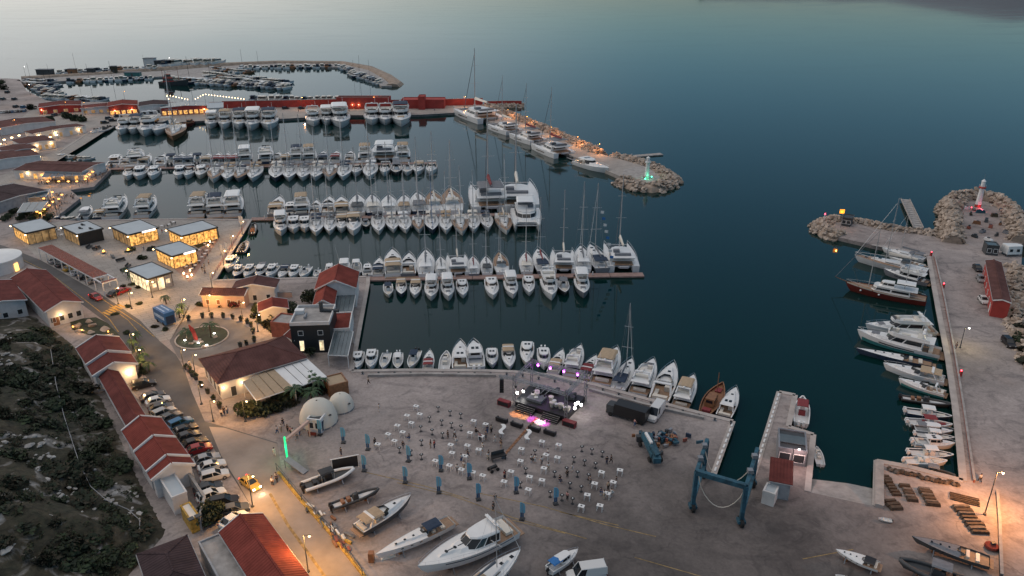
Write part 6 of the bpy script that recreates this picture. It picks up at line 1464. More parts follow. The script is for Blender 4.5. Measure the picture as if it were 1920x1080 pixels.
def cafe_tables(area, n, where, seed, cat_label):
    q = random.Random(seed); poly = px_poly(area); xs = [p[0] for p in poly]; ys = [p[1] for p in poly]; k = 0; pts = []
    for _ in range(3000):
        if k >= n: break
        p = (q.uniform(min(xs), max(xs)), q.uniform(min(ys), max(ys)))
        if not area_inside(poly, p) or any((p[0] - a) ** 2 + (p[1] - b) ** 2 < 5.0 for a, b in pts): continue
        pts.append(p); k += 1
    pts.sort(); 
    for i, p in enumerate(pts):
        if i == 0 and 'ct' not in CARS:
            r = thing('cafe_table', '', 'table'); MB().lathe([(.45, .72), (.45, .76)], 12).build('table_top', 'white', r); MB().tube((0, 0, 0), (0, 0, .72), .05).build('pedestal', 'dark', r)
            CARS['ct'] = snapshot(r); o = r
        else: o = copy_tree(CARS['ct'])
        o.location = (*p, G + .04); o.rotation_euler.z = q.uniform(0, 6)
        for c in o.children:
            if c.name.startswith('table_top'): c.material_slots[0].link = 'OBJECT'; c.material_slots[0].material = M['wood' if 'platform' in where else 'white']
        for j, aa in enumerate((o.rotation_euler.z, o.rotation_euler.z + 2.6)):
            cl = (p[0] + .85 * math.cos(aa), p[1] + .85 * math.sin(aa), G + .04)
            if 'ch' not in CARS:
                ch = thing('cafe_chair', '', 'chair'); MB().box((0, 0, .43), (.42, .42, .06)).build('seat', 'dark', ch); MB().box((.2, 0, .7), (.05, .42, .45)).build('backrest', 'dark', ch)
                for lx in (-.18, .18):
                    for ly in (-.18, .18): MB().bar((lx, ly, 0), (lx, ly, .42), .04).build('leg', 'dark', ch)
                CARS['ch'] = snapshot(ch)
            else: ch = copy_tree(CARS['ch'])
            ch.location = cl; ch.rotation_euler.z = aa; tag(ch, f'dark cafe chair, {ordinal(i * 2 + j + 1)} from left {where}', 'chair', 'cafe chairs ' + where)
        tag(o, f'round cafe table, {ordinal(i + 1)} from left {where}', 'table', 'cafe tables ' + where)
cafe_tables([(366, 476), (396, 452), (408, 452), (362, 508), (328, 500)], 26, 'on the red terrace', 3, ''); cafe_tables([(298, 428), (318, 420), (330, 418), (316, 428)], 6, 'between the rear pavilions', 4, ''); cafe_tables([(98, 432), (118, 428), (140, 444), (118, 446)], 6, 'by the dark pavilion', 5, '')
cafe_tables([(70, 338), (165, 333), (200, 318), (205, 322), (174, 346), (66, 346)], 22, 'on the upper platform', 6, ''); cafe_tables([(105, 365), (146, 368), (100, 406), (80, 408)], 20, 'on the lower platform', 7, '')
for i, (x, y) in enumerate([(345, 516), (357, 510), (360, 519), (352, 522), (386, 452), (394, 456), (391, 463)]):
    r = thing('lantern', f'glowing terrace lantern, {ordinal(i + 1)} counted on the red terrace', 'lantern', at(x, y, G)); MB().lathe([(.2, 0), (.2, .3)], 8).build('stand', 'dark', r); MB().lathe([(.15, .3), (.24, .6), (.12, .85)], 8).build('globe', 'bulb', r); point_light(r, (0, 0, 1.2), 35, WARM, .15)
# hanging lamps of the two waterside terraces
def hang(px, label, group, m='warmglow', pw=0, s=.45):
    r = thing('pendant_lamp', label, 'lamp', at(*px, G + 2.2), group=group); MB().lathe([(.1 * s, .5 * s), (s, .1), (s * .9, -.12), (.2 * s, -.25)], 10).build('shade', m, r); MB().tube((0, 0, .2 * s), (0, 0, 1.0), .02, n=4).build('cord', 'black', r); MB().tube((.6, 0, -2.2), (.6, 0, 1.0), .05, n=5).bar((.6, 0, 1.0), (0, 0, 1.0), .05).build('post', 'dark', r)
    if pw: point_light(r, (0, 0, -.5), pw, WARM, .2)
low = [(98, 360), (116, 365), (82, 372), (110, 373), (99, 378), (92, 385), (83, 392), (69, 397), (75, 399), (46, 375), (24, 371)]
for i, (x, y) in enumerate(low): hang((x, y), f'amber pendant lamp, {ordinal(i + 1)} over the lower waterside terrace', 'pendant lamps over the lower terrace', pw=90 if i % 2 == 0 else 0)
up = [(78, 328), (101, 331), (108, 325), (148, 327), (154, 323), (162, 331), (168, 327), (174, 322), (178, 317), (183, 312), (188, 309), (160, 336), (90, 340), (110, 340), (128, 340), (144, 340)]
for i, (x, y) in enumerate(up): hang((x, y), f'amber pendant lamp, {ordinal(i + 1)} over the upper waterside terrace', 'pendant lamps over the upper terrace', pw=120 if i % 2 == 0 else 0, s=.5)
for i, (x, y) in enumerate([(8, 262), (22, 258), (36, 254), (0, 270), (60, 264), (68, 266), (94, 257), (106, 253), (126, 244), (138, 237), (88, 258)]): hang((x, y), f'amber lamp, {ordinal(i + 1)} along the bazaar halls', 'lamps along the bazaar', 'bulb', 60 if i % 3 == 0 else 0, .6)
# promenade flags at the plaza quay and garden fence panels
for i, (x, y) in enumerate([(449, 424), (453, 424), (414, 478), (423, 475)]):
    r = thing('feather_flag', f'white feather flag on the plaza quay, {ordinal(i + 1)} counted from the far end', 'flag', at(x, y, G)); MB().tube((0, 0, 0), (0, 0, 3.6), .03).build('pole', 'steel', r); MB().add([(0, 0, .8), (.6, .05, 1.0), (.7, .05, 3.2), (0, 0, 3.6), (0, .03, .8), (.6, .08, 1.0), (.7, .08, 3.2), (0, .03, 3.6)], [(0, 1, 2, 3), (7, 6, 5, 4), (0, 1, 5, 4), (1, 2, 6, 5), (2, 3, 7, 6)]).build('banner', 'white', r); MB().lathe([(.3, 0), (.3, .08)], 8).build('base', 'dark', r)
def railing(label, px, h=1.05, step=2.0, m='slat', z=G):
    q = [at(*p, z) for p in px]; r = thing('railing', label, 'railing', q[0]); 
    for a, b in zip(q, q[1:]):
        a, b = a - q[0], b - q[0]; n = max(1, int((b - a).length / step))
        for i in range(n + 1): p = a.lerp(b, i / n); MB().tube(p, p + Vector((0, 0, h)), .05, n=5).build('post', m, r)
        for k in (h, h * .5): MB().bar(a + Vector((0, 0, k)), b + Vector((0, 0, k)), .06).build('rail', m, r)
    return r
railing('rust brown railing along the plaza quay edge', [(462, 420), (405, 512), (396, 528)]); 
# fence and kerb between the entrance road and the boatyard
railing('thin fence along the boatyard side of the entrance road', [(519, 882), (566, 940), (620, 1000), (680, 1080)], 1.5, 4, 'dark')
q = MB(); pts = [at(*p, G) for p in [(522, 886), (568, 943), (622, 1003), (690, 1090)]]
for a, b in zip(pts, pts[1:]): q.bar(a + Vector((0, 0, .12)), b + Vector((0, 0, .12)), .5, .24)
tag(q.build('road_kerb', 'yellowline'), kind='structure')
def stripe(pxs, w, m='yellowline', z=G + .02, dash=None, name='road_marking'):
    mb = MB(); q = [at(*p, z) for p in pxs]
    for a, b in zip(q, q[1:]):
        d = b - a; n = Vector((-d.y, d.x, 0)).normalized() * w / 2; L = d.length; k = max(1, int(L / dash)) if dash else 1
        for i in range(k):
            u, v = a.lerp(b, i / k), a.lerp(b, (i + (.55 if dash else 1)) / k); mb.quad(u - n, v - n, v + n, u + n)
    o = mb.build(name, m); o['kind'] = 'structure'; return o
stripe([(506, 925), (540, 985), (580, 1040), (612, 1085)], .45, 'fadedline'); stripe([(150, 555), (205, 598), (222, 622)], .18); stripe([(188, 558), (262, 608), (290, 632)], .18); stripe([(205, 575), (240, 600), (262, 625)], .14); stripe([(20, 476), (90, 510), (150, 555)], .14)
for i in range(6): stripe([(193 + i * 5.5, 585 - i * 2.9), (207 + i * 5.5, 591 - i * 2.9)], .55, 'yellowline')
for s in ([(680, 884), (800, 912), (880, 936)], [(745, 905), (850, 930), (960, 970), (1100, 1010)], [(900, 925), (1020, 950), (1140, 985), (1230, 1006)], [(1050, 960), (1160, 985)], [(960, 975), (1060, 1000)], [(1190, 1045), (1330, 1085)], [(1505, 1048), (1600, 1030)]): stripe(s, .16, 'fadedline', dash=None)

# ================================================================ THE YARD: stage, boats ashore, lifting gear
# --- concert stage
H = 6.2; tops = [at(964, 710, G + H), at(1062, 739, G + H), at(1099, 701, G + H), at(997, 677, G + H)]; o = sum(tops, Vector()) / 4; o.z = G
r = thing('stage', 'concert stage with open truss roof, steps and stage lamps by the quay', 'stage', o); T = [t - o for t in tops]
def truss(a, b, w=.42, name='truss', parent=None, m='steel'):
    a, b = Vector(a), Vector(b); d = (b - a); L = d.length; d.normalize(); up = Vector((0, 0, 1)) if abs(d.z) < .9 else Vector((1, 0, 0)); s = d.cross(up).normalized() * w / 2; u = s.cross(d).normalized() * w / 2; mb = MB()
    for i, j in ((1, 1), (1, -1), (-1, 1), (-1, -1)): mb.tube(a + s * i + u * j, b + s * i + u * j, .06, n=5)
    n = max(2, int(L / .8))
    for k in range(n):
        p, q = a + d * L * k / n, a + d * L * (k + 1) / n
        for i in (1, -1): mb.tube(p + s * i + u, q + s * i - u, .035, n=4); mb.tube(p + u * i + s, q + u * i - s, .035, n=4)
    return mb.build(name, m, parent)
for a, b in zip(T, T[1:] + T[:1]): truss(a, b, .5, 'roof_truss', r)
truss(T[0] + Vector((-3, 1.0, 0)), T[0], .4, 'roof_truss', r); truss(T[0].lerp(T[3], .5), T[1].lerp(T[2], .5), .4, 'roof_truss', r)
for t in T: truss(Vector((t.x, t.y, 0)), t + Vector((0, 0, .8)), .45, 'tower', r)
fl, fr_, br, bl = [Vector((t.x, t.y, 0)) for t in T]; dx = (fr_ - fl); nx = Vector((dx.y, -dx.x, 0)).normalized()
MB().prism([(p.x, p.y) for p in (fl - nx * .2, fr_ - nx * .2, br, bl)], 0, 1.1).build('stage_floor', 'black', r)
for i in range(5):
    k = 1.1 - .2 * (i + 1)
    for u0, u1 in ((.08, .42), (.58, .9)): a, b = fl.lerp(fr_, u0) + nx * (.1 + .35 * i), fl.lerp(fr_, u1) + nx * (.1 + .35 * i); c_ = (a + b) / 2; MB().box((c_.x, c_.y, k / 2), ((b - a).length, .345, k), math.atan2(dx.y, dx.x)).build('step', 'black', r); a.z = b.z = k + .02; MB().bar(a + nx * .15, b + nx * .15, .05, .03).build('step_edge', 'quayedge', r)
for i, u in enumerate((.2, .3, .62, .7, .78, .88)):
    p = fl.lerp(fr_, u) - nx * (2.2 + (u * 7 % 1.5)); ins = thing('drum', f'pale drum set on the stage, {ordinal(i + 1)} from the left', 'instrument', (o.x + p.x, o.y + p.y, G + 1.1), i, 'instruments on the stage')
    MB().lathe([(.4, .05), (.42, .4), (.4, .6)], 10).build('drum_shell', 'cream', ins); MB().lathe([(.25, 0), (.55, 1.1), (.5, 1.13)], 8, (.8, .3, 0)).build('cymbal_stand', 'cream', ins); MB().lathe([(.41, .61), (.4, .64)], 10).build('drum_head', 'white', ins)
dk = MB(); p = fl.lerp(fr_, .3) - nx * 3
dk.box((p.x, p.y, 1.35), (3.2, 2.4, .5), math.atan2(dx.y, dx.x)); dk.build('riser', 'greyc', r)
def lamp_can(p, m, pw=0, col=(1, 1, 1), aim=None):
    MB().lathe([(.18, -.2), (.24, .2)], 8, p).build('stage_lamp', m, r)
    if pw: point_light(r, (p[0], p[1], p[2] - .5), pw, col, .25)
for u, m, c in ((.12, 'magenta', (.8, .15, 1)), (.35, 'magenta', (.8, .15, 1)), (.6, 'magenta', (.7, .1, 1)), (.85, 'magenta', (.8, .15, 1))): p = T[3].lerp(T[2], u); lamp_can((p.x, p.y, p.z - .6), m, 16, c)
for u in (.0, .06): p = fl.lerp(fr_, u) - nx * (1.2 + u * 20); lamp_can((p.x, p.y, 2.4), 'coolbulb', 22, (1, .95, .9))
for u in (1.03, 1.08, 1.13, 1.05): p = fl.lerp(fr_, u) - nx * (1.5 + (u * 31 % 3)); lamp_can((p.x, p.y, 2.2 + u % .3), 'coolbulb', 4, (1, .95, .9))
# coloured floods in front of the stage
for u, c, pw in ((.15, (1, .35, .08), 500), (.3, (1, .4, .1), 500), (.48, (.9, .1, 1), 500), (.62, (1, .75, .7), 900), (.7, (.9, .1, .9), 500)):
    p = fl.lerp(fr_, u) + nx * 2.2; L_ = point_light(r, (p.x, p.y, H - .9), pw * 4.5, c, .12, spot=28); q = fl.lerp(fr_, u); MB().lathe([(.16, -.2), (.22, .2)], 8, (p.x, p.y, H - .2)).build('stage_lamp', 'black', r); MB().bar((q.x, q.y, H - .05), (p.x, p.y, H), .08).build('lamp_bracket', 'steel', r)
for s, u in ((-1, -.17), (1, 1.1)):
    p = fl.lerp(fr_, u) + nx * .6; sw = thing('subwoofer', f'dark red loudspeaker box at the {["left", "right"][s > 0]} front corner of the stage', 'loudspeaker', (o.x + p.x, o.y + p.y, G), math.atan2(dx.y, dx.x)); MB().box((0, 0, .55), (2.6, 1.0, 1.1)).build('cabinet', 'maroon', sw); MB().box((0, -.51, .55), (2.3, .03, .8)).build('grille', 'black', sw)
p = T[0] + Vector((-2.4, .8, 0)); la = thing('line_array', 'black loudspeaker column hanging left of the stage', 'loudspeaker', (o.x + p.x, o.y + p.y, G + p.z - 3.2))
for k in range(6): MB().box((0, -.02 * k * k, 2.4 - k * .43), (.8, .6, .4)).build('speaker_box', 'black', la)
MB().bar((0, 0, 2.6), (0, 0, 3.2), .06).build('hanging_cable', 'steel', la)
p = fr_ + nx * 1.0; 
for i in range(3): a = i * 2.1 + .4; MB().bar((p.x + 1.2, p.y, .6), (p.x + 1.2 + 1.6 * math.cos(a), p.y + 1.6 * math.sin(a), .05), .08).build('tripod_leg', 'dark', r)
bk = MB()
for i in range(26): p = bl.lerp(br, rnd.uniform(.08, .9)) + nx * rnd.uniform(.5, 2.6); bk.box((p.x, p.y, 1.5), (rnd.uniform(.4, 1), rnd.uniform(.4, .9), rnd.uniform(.4, 1.0)), rnd.uniform(0, 3))
bk = bk.build('backline_cases', 'dark', r); bk['kind'] = 'stuff'
# sofas, cable ramp, mixing desk in front
for i, (x, y) in enumerate([(941, 790), (969, 799), (1002, 807), (1031, 814)]):
    q = thing('sofa', f'black sofa in the front row before the stage, {ordinal(i + 1)} from the left', 'sofa', at(x, y, G), math.atan2(dx.y, dx.x), 'black sofas before the stage'); MB().box((0, 0, .25), (2.2, .9, .42)).build('seat', 'black', q); MB().box((0, -.42, .55), (2.2, .2, .7)).build('backrest', 'black', q)
    for s in (-1, 1): MB().box((s * 1.05, 0, .42), (.2, .9, .6)).build('armrest', 'black', q)
q = thing('cable_ramp', 'brown cable ramp running from the stage to the mixing desk', 'cable ramp', at(1007, 783, G)); a, b = Vector((0, 0, .04)), at(946, 853, G) - at(1007, 783, G) + Vector((0, 0, .04))
for i in range(14): MB().bar(a.lerp(b, i / 14 + .004), a.lerp(b, (i + 1) / 14 - .004), .5, .09).build('ramp_section', 'wood', q)
q = thing('mixing_desk', 'dark mixing desk at the end of the brown cable ramp', 'mixing desk', at(935, 862, G), .4); MB().box((0, 0, .9), (2.6, 1.0, .15)).build('console', 'black', q); MB().box((0, .5, 1.3), (2.4, .08, .6)).build('screen', 'dark', q)
for sx in (-1, 1): MB().box((sx * 1.2, 0, .42), (.1, .8, .84)).build('leg', 'dark', q)
fc = thing('flight_case', 'grey flight case beside the mixing desk', 'case', at(944, 858, G)); MB().box((0, 0, .4), (.7, .7, .75)).build('case_body', 'greyc', fc); MB().box((0, 0, .8), (.74, .74, .06)).build('lid', 'steel', fc)
q = thing('quad_bike', 'small black quad bike near the mixing desk', 'quad bike', at(925, 882, G), .6); MB().box((0, 0, .75), (1.5, .6, .35), taper=.8).build('body', 'black', q); MB().bar((.5, -.4, 1.1), (.5, .4, 1.1), .06).build('handlebar', 'dark', q)
for sx in (-.6, .6):
    for sy in (-.5, .5): MB().tube((sx, sy - .12, .3), (sx, sy + .12, .3), .3, n=10).build('wheel', 'tyre', q)

# --- inflatable domes, kiosk, portal
def dome(label, px, rad, h):
    p = at(*px, G); q = thing('dome', label, 'dome', p); n, k = 14, 6; M['domew'] = mat('dome membrane', (.60, .57, .50), .8, var=.06)
    for i in range(n):
        a0, a1 = 2 * math.pi * i / n, 2 * math.pi * (i + 1) / n; mb = MB(); secs = []
        for j in range(k + 1):
            t = math.pi / 2 * j / k; rr = rad * math.cos(t * .98) ** .85; z = h * math.sin(t) ** .9; secs.append([(rr * math.cos(a0), rr * math.sin(a0), z), (rr * 1.025 * math.cos((a0 + a1) / 2), rr * 1.025 * math.sin((a0 + a1) / 2), z), (rr * math.cos(a1), rr * math.sin(a1), z)])
        mb.loft(secs, caps=False).build('panel', 'domew', q, smooth=60)
    MB().lathe([(rad * 1.02, 0), (rad * 1.02, .25), (rad * .95, .26)], 28).build('base_ring', 'greyc', q); MB().lathe([(.3, 0), (.28, .06)], 10, (rad * .78, -rad * .52, h * .55)).build('porthole', 'black', q)
dome('larger cream inflatable dome behind the entrance kiosk', (598, 790), 3.5, 4.6); dome('smaller cream inflatable dome to the right of the larger one', (640, 765), 2.45, 3.2)
q = flatbox('white ticket kiosk with skylight before the large dome', [(576, 785), (585, 774), (610, 775), (600, 790)], 2.9, mat('pale blue wall', (.52, .60, .64), .7) and 'plaster', 'dark', name='kiosk', cat='kiosk', para=.12, over=.12, edge='white', wins=[('near', 2, 1.0, 2.2, .8, 'pane')], doors=[('right', 0, 1.2, 'navy')])
q = thing('entrance_portal', 'entrance portal with pink beam and green neon post before the crowd', 'portal', at(539, 861, G)); a = Vector((0, 0, 4.3)); b = at(578, 790, G + 3.2) - at(539, 861, G)
MB().bar(a - Vector((0, 0, .5)), b, .5, .5).build('beam', mat('pink banner', (.55, .28, .22), .7) and 'pink', q); MB().bar((0, 0, 0), (0, 0, 4.6), .28).build('neon_post', 'neon', q); MB().box((0, 0, .1), (.8, .8, .2)).build('foot', 'dark', q); MB().bar((b.x, b.y, 0), b, .2).build('post', 'pink', q); point_light(q, (0, -.6, 2.4), 45, (.1, 1, .4), .4)
q = thing('barrier', 'orange barrier board below the ticket kiosk', 'barrier', at(586, 818, G), -.2); MB().box((0, 0, .55), (1.6, .08, .7)).build('board', 'rooforange', q)
for s in (-.6, .6): MB().box((s, 0, .25), (.08, .5, .5)).build('leg', 'dark', q)
# --- tall feather banners
q = thing('feather_banner', '', 'banner'); MB().tube((0, 0, 0), (0, 0, 3.2), .04).build('pole', 'steel', q); M['banl'] = mat('light blue banner', (.13, .36, .52), .7, var=.08); M['band'] = mat('deep blue banner', (.02, .09, .2), .7)
prof = [(0, 1.3), (.8, 1.3), (.85, 2.4), (.7, 2.95), (.4, 3.2), (0, 3.22)]
MB().add([(x - .35, 0, z) for x, z in prof] + [(x - .35, .05, z) for x, z in prof], [tuple(range(6)), tuple(range(11, 5, -1))] + [(i, (i + 1) % 6, 6 + (i + 1) % 6, 6 + i) for i in range(6)]).build('upper_panel', 'banl', q); MB().box((-.02, .02, .85), (.55, .05, .8)).build('lower_panel', 'band', q); MB().box((0, 0, .07), (.8, .8, .14)).build('base', 'black', q)
B_ = snapshot(q)
for i, (x, y) in enumerate([(644, 830), (690, 843), (683, 883), (766, 865), (760, 905), (827, 883), (823, 924), (880, 898), (897, 937), (968, 924), (1042, 945), (979, 974), (600, 816)]):
    o_ = q if i == 0 else copy_tree(B_); o_.location = at(x, y, G); o_.rotation_euler.z = rnd.uniform(-.4, .4); tag(o_, f'light blue feather banner on the concert yard, {ordinal(i + 1)} counted from the entrance', 'banner', 'blue feather banners')
# --- trucks and lifts near the stage
c, l, w, rz = frame4([(1141, 766), (1152, 752), (1206, 766), (1204, 784)][0:1] + [(1152, 752), (1206, 765), (1200, 785)], G + 2.8); q = thing('stage_truck', 'black box truck parked behind the stage', 'truck', at(1176, 783, G), math.atan2(dx.y, dx.x)); MB().box((.8, 0, 1.75), (6.2, 2.4, 2.3)).build('box', 'black', q); MB().box((-3.2, 0, 1.35), (1.6, 2.2, 1.7), taper=.85).build('cab', 'dark', q); MB().box((-4.02, 0, 1.7), (.05, 1.7, .7)).build('windscreen', 'glass', q); MB().box((0, 0, .5), (7.6, 1.4, .3)).build('chassis', 'dark', q)
for x in (-3, 2.2, 3.2):
    for s in (-1, 1): MB().tube((x, s * .9, .45), (x, s * 1.22, .45), .45, n=12).build('wheel', 'tyre', q)
q = thing('boom_lift', 'blue and white folded boom lift behind the concert yard', 'boom lift', at(1222, 838, G)); a, b = at(1207, 812, G + 2.6) - at(1222, 838, G), at(1232, 855, G + 2.2) - at(1222, 838, G); MB().bar(a, b, .6, .6).build('boom', 'bluepaint', q); MB().bar(a.lerp(b, .1) + Vector((.1, 0, .5)), a.lerp(b, .55) + Vector((.1, 0, .45)), .45, .4).build('upper_boom', 'white', q); MB().bar(a * .8 + Vector((0, 0, .3)), b * .8 + Vector((0, 0, -.4)), 1.6, .9).build('chassis', 'bluepaint', q); MB().box((a.x - .6, a.y + .3, 1.3), (1.2, .9, 1.1)).build('basket', 'dark', q); MB().box((b.x, b.y, 1.5), (1.3, 1.1, 1.0)).build('engine_box', 'bluepaint', q)
for f in (-.7, .75):
    for s in (-1, 1): cc = (b * f if f > 0 else a * -f); MB().tube((cc.x + s * .8, cc.y, .5), (cc.x + s * 1.15, cc.y + s * .1, .5), .5, n=12).build('wheel', 'tyre', q)
q = thing('scrap_pile', 'heap of blue and rusty machine parts behind the boom lift', 'scrap heap', at(1240, 828, G)); cols = ['bluepaint', 'wood', 'dark', 'bluepaint', 'steel', 'slat', 'navy']
for i in range(44): x, y = rnd.gauss(0, 1.7), rnd.gauss(0, 1.3); MB().box((x, y, .35 + rnd.random() * .8), (rnd.uniform(.3, 1.3), rnd.uniform(.2, .7), rnd.uniform(.3, .9)), rnd.uniform(0, 3)).build('machine_part', cols[i % 7], q)
q = thing('buoy', 'red round buoy beside the scrap heap', 'buoy', at(1260, 829, G)); MB().lathe([(.1, 0), (.6, .25), (.65, .7), (.4, 1.0), (.15, 1.15)], 12).build('float', 'slat', q, smooth=50); MB().tube((0, 0, 1.1), (0, 0, 1.6), .06).build('eye', 'dark', q)
# --- blue travel lift straddling the dock
HL = 7.2; tl = [at(1306, 885, G + HL), at(1399, 912, G + HL), at(1420, 842, G + HL), at(1326, 825, G + HL)]; o = sum(tl, Vector()) / 4; o.z = G; q = thing('travel_lift', 'tall blue travel lift straddling the haul-out dock', 'boat lift', o); W_ = [t - o for t in tl]
for t in W_:
    MB().bar((t.x, t.y, 1.2), (t.x, t.y, HL), .6, .6).build('leg', 'bluepaint', q); MB().box((t.x, t.y, .8), (1.2, 1.2, .5)).build('bogie', 'bluepaint', q)
    for s in (-.45, .45): MB().tube((t.x - .25, t.y + s, .62), (t.x + .25, t.y + s, .62), .62, n=14).build('wheel', 'tyre', q)
MB().bar(W_[0], W_[1], .7, .8).build('cross_beam', 'bluepaint', q)
for a, b in ((W_[0], W_[3]), (W_[1], W_[2])):
    MB().bar(a, b, .55, .7).build('side_beam', 'bluepaint', q); a2, b2 = Vector((a.x, a.y, 2.2)), Vector((b.x, b.y, 2.2)); MB().bar(a2, b2, .6, .6).build('lower_beam', 'bluepaint', q); MB().bar(a2, Vector((a.x * .5 + b.x * .5, a.y * .5 + b.y * .5, HL - .4)), .3).build('brace', 'bluepaint', q); MB().bar(b2, Vector((a.x * .5 + b.x * .5, a.y * .5 + b.y * .5, HL - .4)), .3).build('brace', 'bluepaint', q)
    for u in (.3, .7): p = a.lerp(b, u); MB().box((p.x, p.y, HL + .7), (.8, .8, .6)).build('winch', 'steel', q)
for u in (.12, .8):
    A, B = W_[0].lerp(W_[3], u), W_[1].lerp(W_[2], u); pts = [A.lerp(B, t) - Vector((0, 0, .5 + (HL - 1.6) * math.sin(math.pi * t) ** .6)) for t in [i / 10 for i in range(11)]]; MB().path(pts, .07, 5).build('sling', 'cream', q)
# dock edge fenders (dashed)
def dashes(label, px):
    a, b = at(*px[0], G), at(*px[1], G); q = thing('dock_fender', label, 'fender', a); n = int((b - a).length / 1.7); d = (b - a)
    for i in range(n): MB().bar(d * (i / n) + Vector((0, 0, .22)), d * ((i + .6) / n) + Vector((0, 0, .22)), .3, .2).build('fender_block', 'white', q)
dashes('dashed white edge blocks along the yard side of the dock', [(1373, 796), (1338, 890)]); dashes('dashed white edge blocks along the pier side of the dock', [(1460, 740), (1408, 908)])
# --- boats ashore, on stands
def ashore(key, s, b, label, lift, wid=None):
    o = boat(key, s, b, label, None, .9, G + lift, wid); k = o.scale; L = KIND[key][3]
    rr = thing('boat_stand', 'steel cradle under the ' + label, 'boat stand', (o.location.x, o.location.y, G), o.rotation_euler.z)
    for x in (-L * .28, L * .18):
        for sd in (-1, 1): MB().bar((x * k.x, sd * 1.5 * k.y, .05), (x * k.x, sd * .9 * k.y, lift + .2), .14).build('prop', 'steel', rr)
        MB().box((x * k.x, 0, (lift - .35) / 2), (.5, .5, max(.3, lift - .3))).build('keel_block', 'wood', rr)
    return o
ashore('rib', (567, 910), (668, 876), 'black and white inflatable ashore beside the road fence', .5); ashore('ribd', (622, 946), (713, 914), 'dark slim inflatable ashore behind the black one', .5)
ashore('expd', (668, 993), (774, 930), 'dark cruiser with tan canvas ashore in the yard', .9); ashore('race', (850, 972), (699, 1044), 'long white performance boat with navy top ashore', .8)
ashore('big', (962, 985), (780, 1073), 'large white hardtop yacht ashore at the bottom edge', 1.2, 99)
ashore('sail', (870, 1120), (975, 1034), 'sailing yacht ashore with tall mast at the bottom edge', 1.6); ashore('pilotc', (1028, 1066), (1086, 1028), 'small cabin boat with blue canvas ashore', .5)
car('van', (1126, 1075), (1072, 1082), 'white', 'white van cut off by the bottom edge of the yard')
ashore('raceb', (1662, 1062), (1556, 1022), 'white boat with black canvas and teak stern ashore', .7, 99); ashore('raceg', (1862, 1052), (1705, 1003), 'long grey covered boat ashore beside the trap platform', .8, 99); ashore('ribc', (1830, 1100), (1680, 1048), 'blue-grey inflatable ashore at the bottom right edge', .7)
ashore('conso', (1612, 1085), (1565, 1072), 'small pale open boat at the very bottom edge', .3)
o = boat('ding', (1676, 970), (1646, 965), 'white dinghy lying beside the slipway', lift=G + .1)
q = thing('advert_frame', 'large black backed panel frame behind the inflatable ashore', 'panel', at(650, 889, G), .32); MB().box((0, 1.0, 1.6), (4.6, .12, 2.2)).build('panel', 'black', q); MB().box((0, 1.0, 2.75), (4.8, .16, .12)).build('frame', 'white', q)
for s in (-2.2, 2.2): MB().bar((s, 1.0, 0), (s, 1.0, 2.7), .14).build('post', 'white', q)
q = thing('steel_ramp', 'grey steel access ramp leaning beside the fence corner', 'ramp', at(555, 880, G), -.5); MB().bar((-2, 0, 1.6), (2.2, 0, .1), 1.2, .15).build('ramp_deck', 'steel', q)
for x, h in ((-1.9, 1.6), (-.4, 1.0), (1, .5)):
    for s in (-.5, .5): MB().bar((x, s, 0), (x, s, h), .1).build('leg', 'steel', q)
q = thing('debris_heap', 'heap of timber, ropes and boxes along the yard fence', 'debris', at(608, 985, G), -.9); cols = ['wood', 'cream', 'dark', 'slat', 'greyc', 'white', 'yellowline']
for i in range(34): MB().box((rnd.gauss(0, 3.2), rnd.gauss(.2, .5), .25), (rnd.uniform(.3, 2.0), rnd.uniform(.15, .5), rnd.uniform(.1, .5)), rnd.uniform(-.4, .4)).build('debris_piece', cols[i % 7], q)
q = thing('timber_prop', 'wooden blocks and white sheet under the long white boat bow', 'timber', at(697, 1052, G)); MB().box((0, 0, .8), (.8, .8, 1.6)).build('block', 'wood', q); MB().box((2.2, 1.0, .2), (2.2, 1.2, .35), .4, taper=.7).build('sheet', 'cream', q)
M['traps'] = mat('weathered trap mesh', (.12, .10, .085), .9, var=.4, vscale=2)
# --- fish traps and net piles on the right-hand platform
for i, (x, y, w_, l_, a) in enumerate([(1703, 926, 1.8, 4.4, -.15), (1741, 934, 2.2, 4.6, -.12), (1669, 912, 1.6, 5.5, -.05), (1675, 948, 2.4, 2.6, .1), (1819, 976, 3.0, 6.6, -.05)]):
    q = thing('trap_stack', ['dark stack of fish traps, second row from the left edge of the platform', 'dark stack of fish traps in the middle of the platform', 'long brown net pile along the left edge of the platform', 'brown net heap above the white dinghy', 'largest stack of fish traps at the right of the platform'][i], 'fish traps', at(x, y, G), a); n = int(l_ / .75)
    for k in range(n): MB().box((rnd.uniform(-.1, .1), -l_ / 2 + (k + .5) * l_ / n, .3), (w_ * rnd.uniform(.85, 1.05), l_ / n * rnd.uniform(.6, .85), .5 * rnd.uniform(.6, 1.3)), rnd.uniform(-.05, .05), taper=.85).build('trap', 'bark' if i in (2, 3) else ('traps' if k % 2 else 'bark'), q)
nb = .55
q = thing('net_bank', 'long low bank of brown nets along the platform wall', 'nets', at(1730, 895, G)); a, b = at(1665, 882, G) - at(1730, 895, G), at(1800, 912, G) - at(1730, 895, G)
for i in range(30): p = a.lerp(b, (i + .5) / 30); MB().lathe([(.3 * nb, 0), (.9 * nb, .3), (.5 * nb, .6)], 7, (p.x + rnd.uniform(-.3, .3), p.y + rnd.uniform(-.4, .4), 0)).build('net_bundle', 'bark' if i % 3 else 'traps', q)
q = thing('timber_stack', 'stack of long planks lit orange on the platform', 'timber', at(1808, 938, G), -.45)
for i in range(8): MB().box((0, -.8 + i * .24, .2 + (i % 2) * .1), (4.2, .16, .14), rnd.uniform(-.05, .05)).build('plank', 'bark', q)
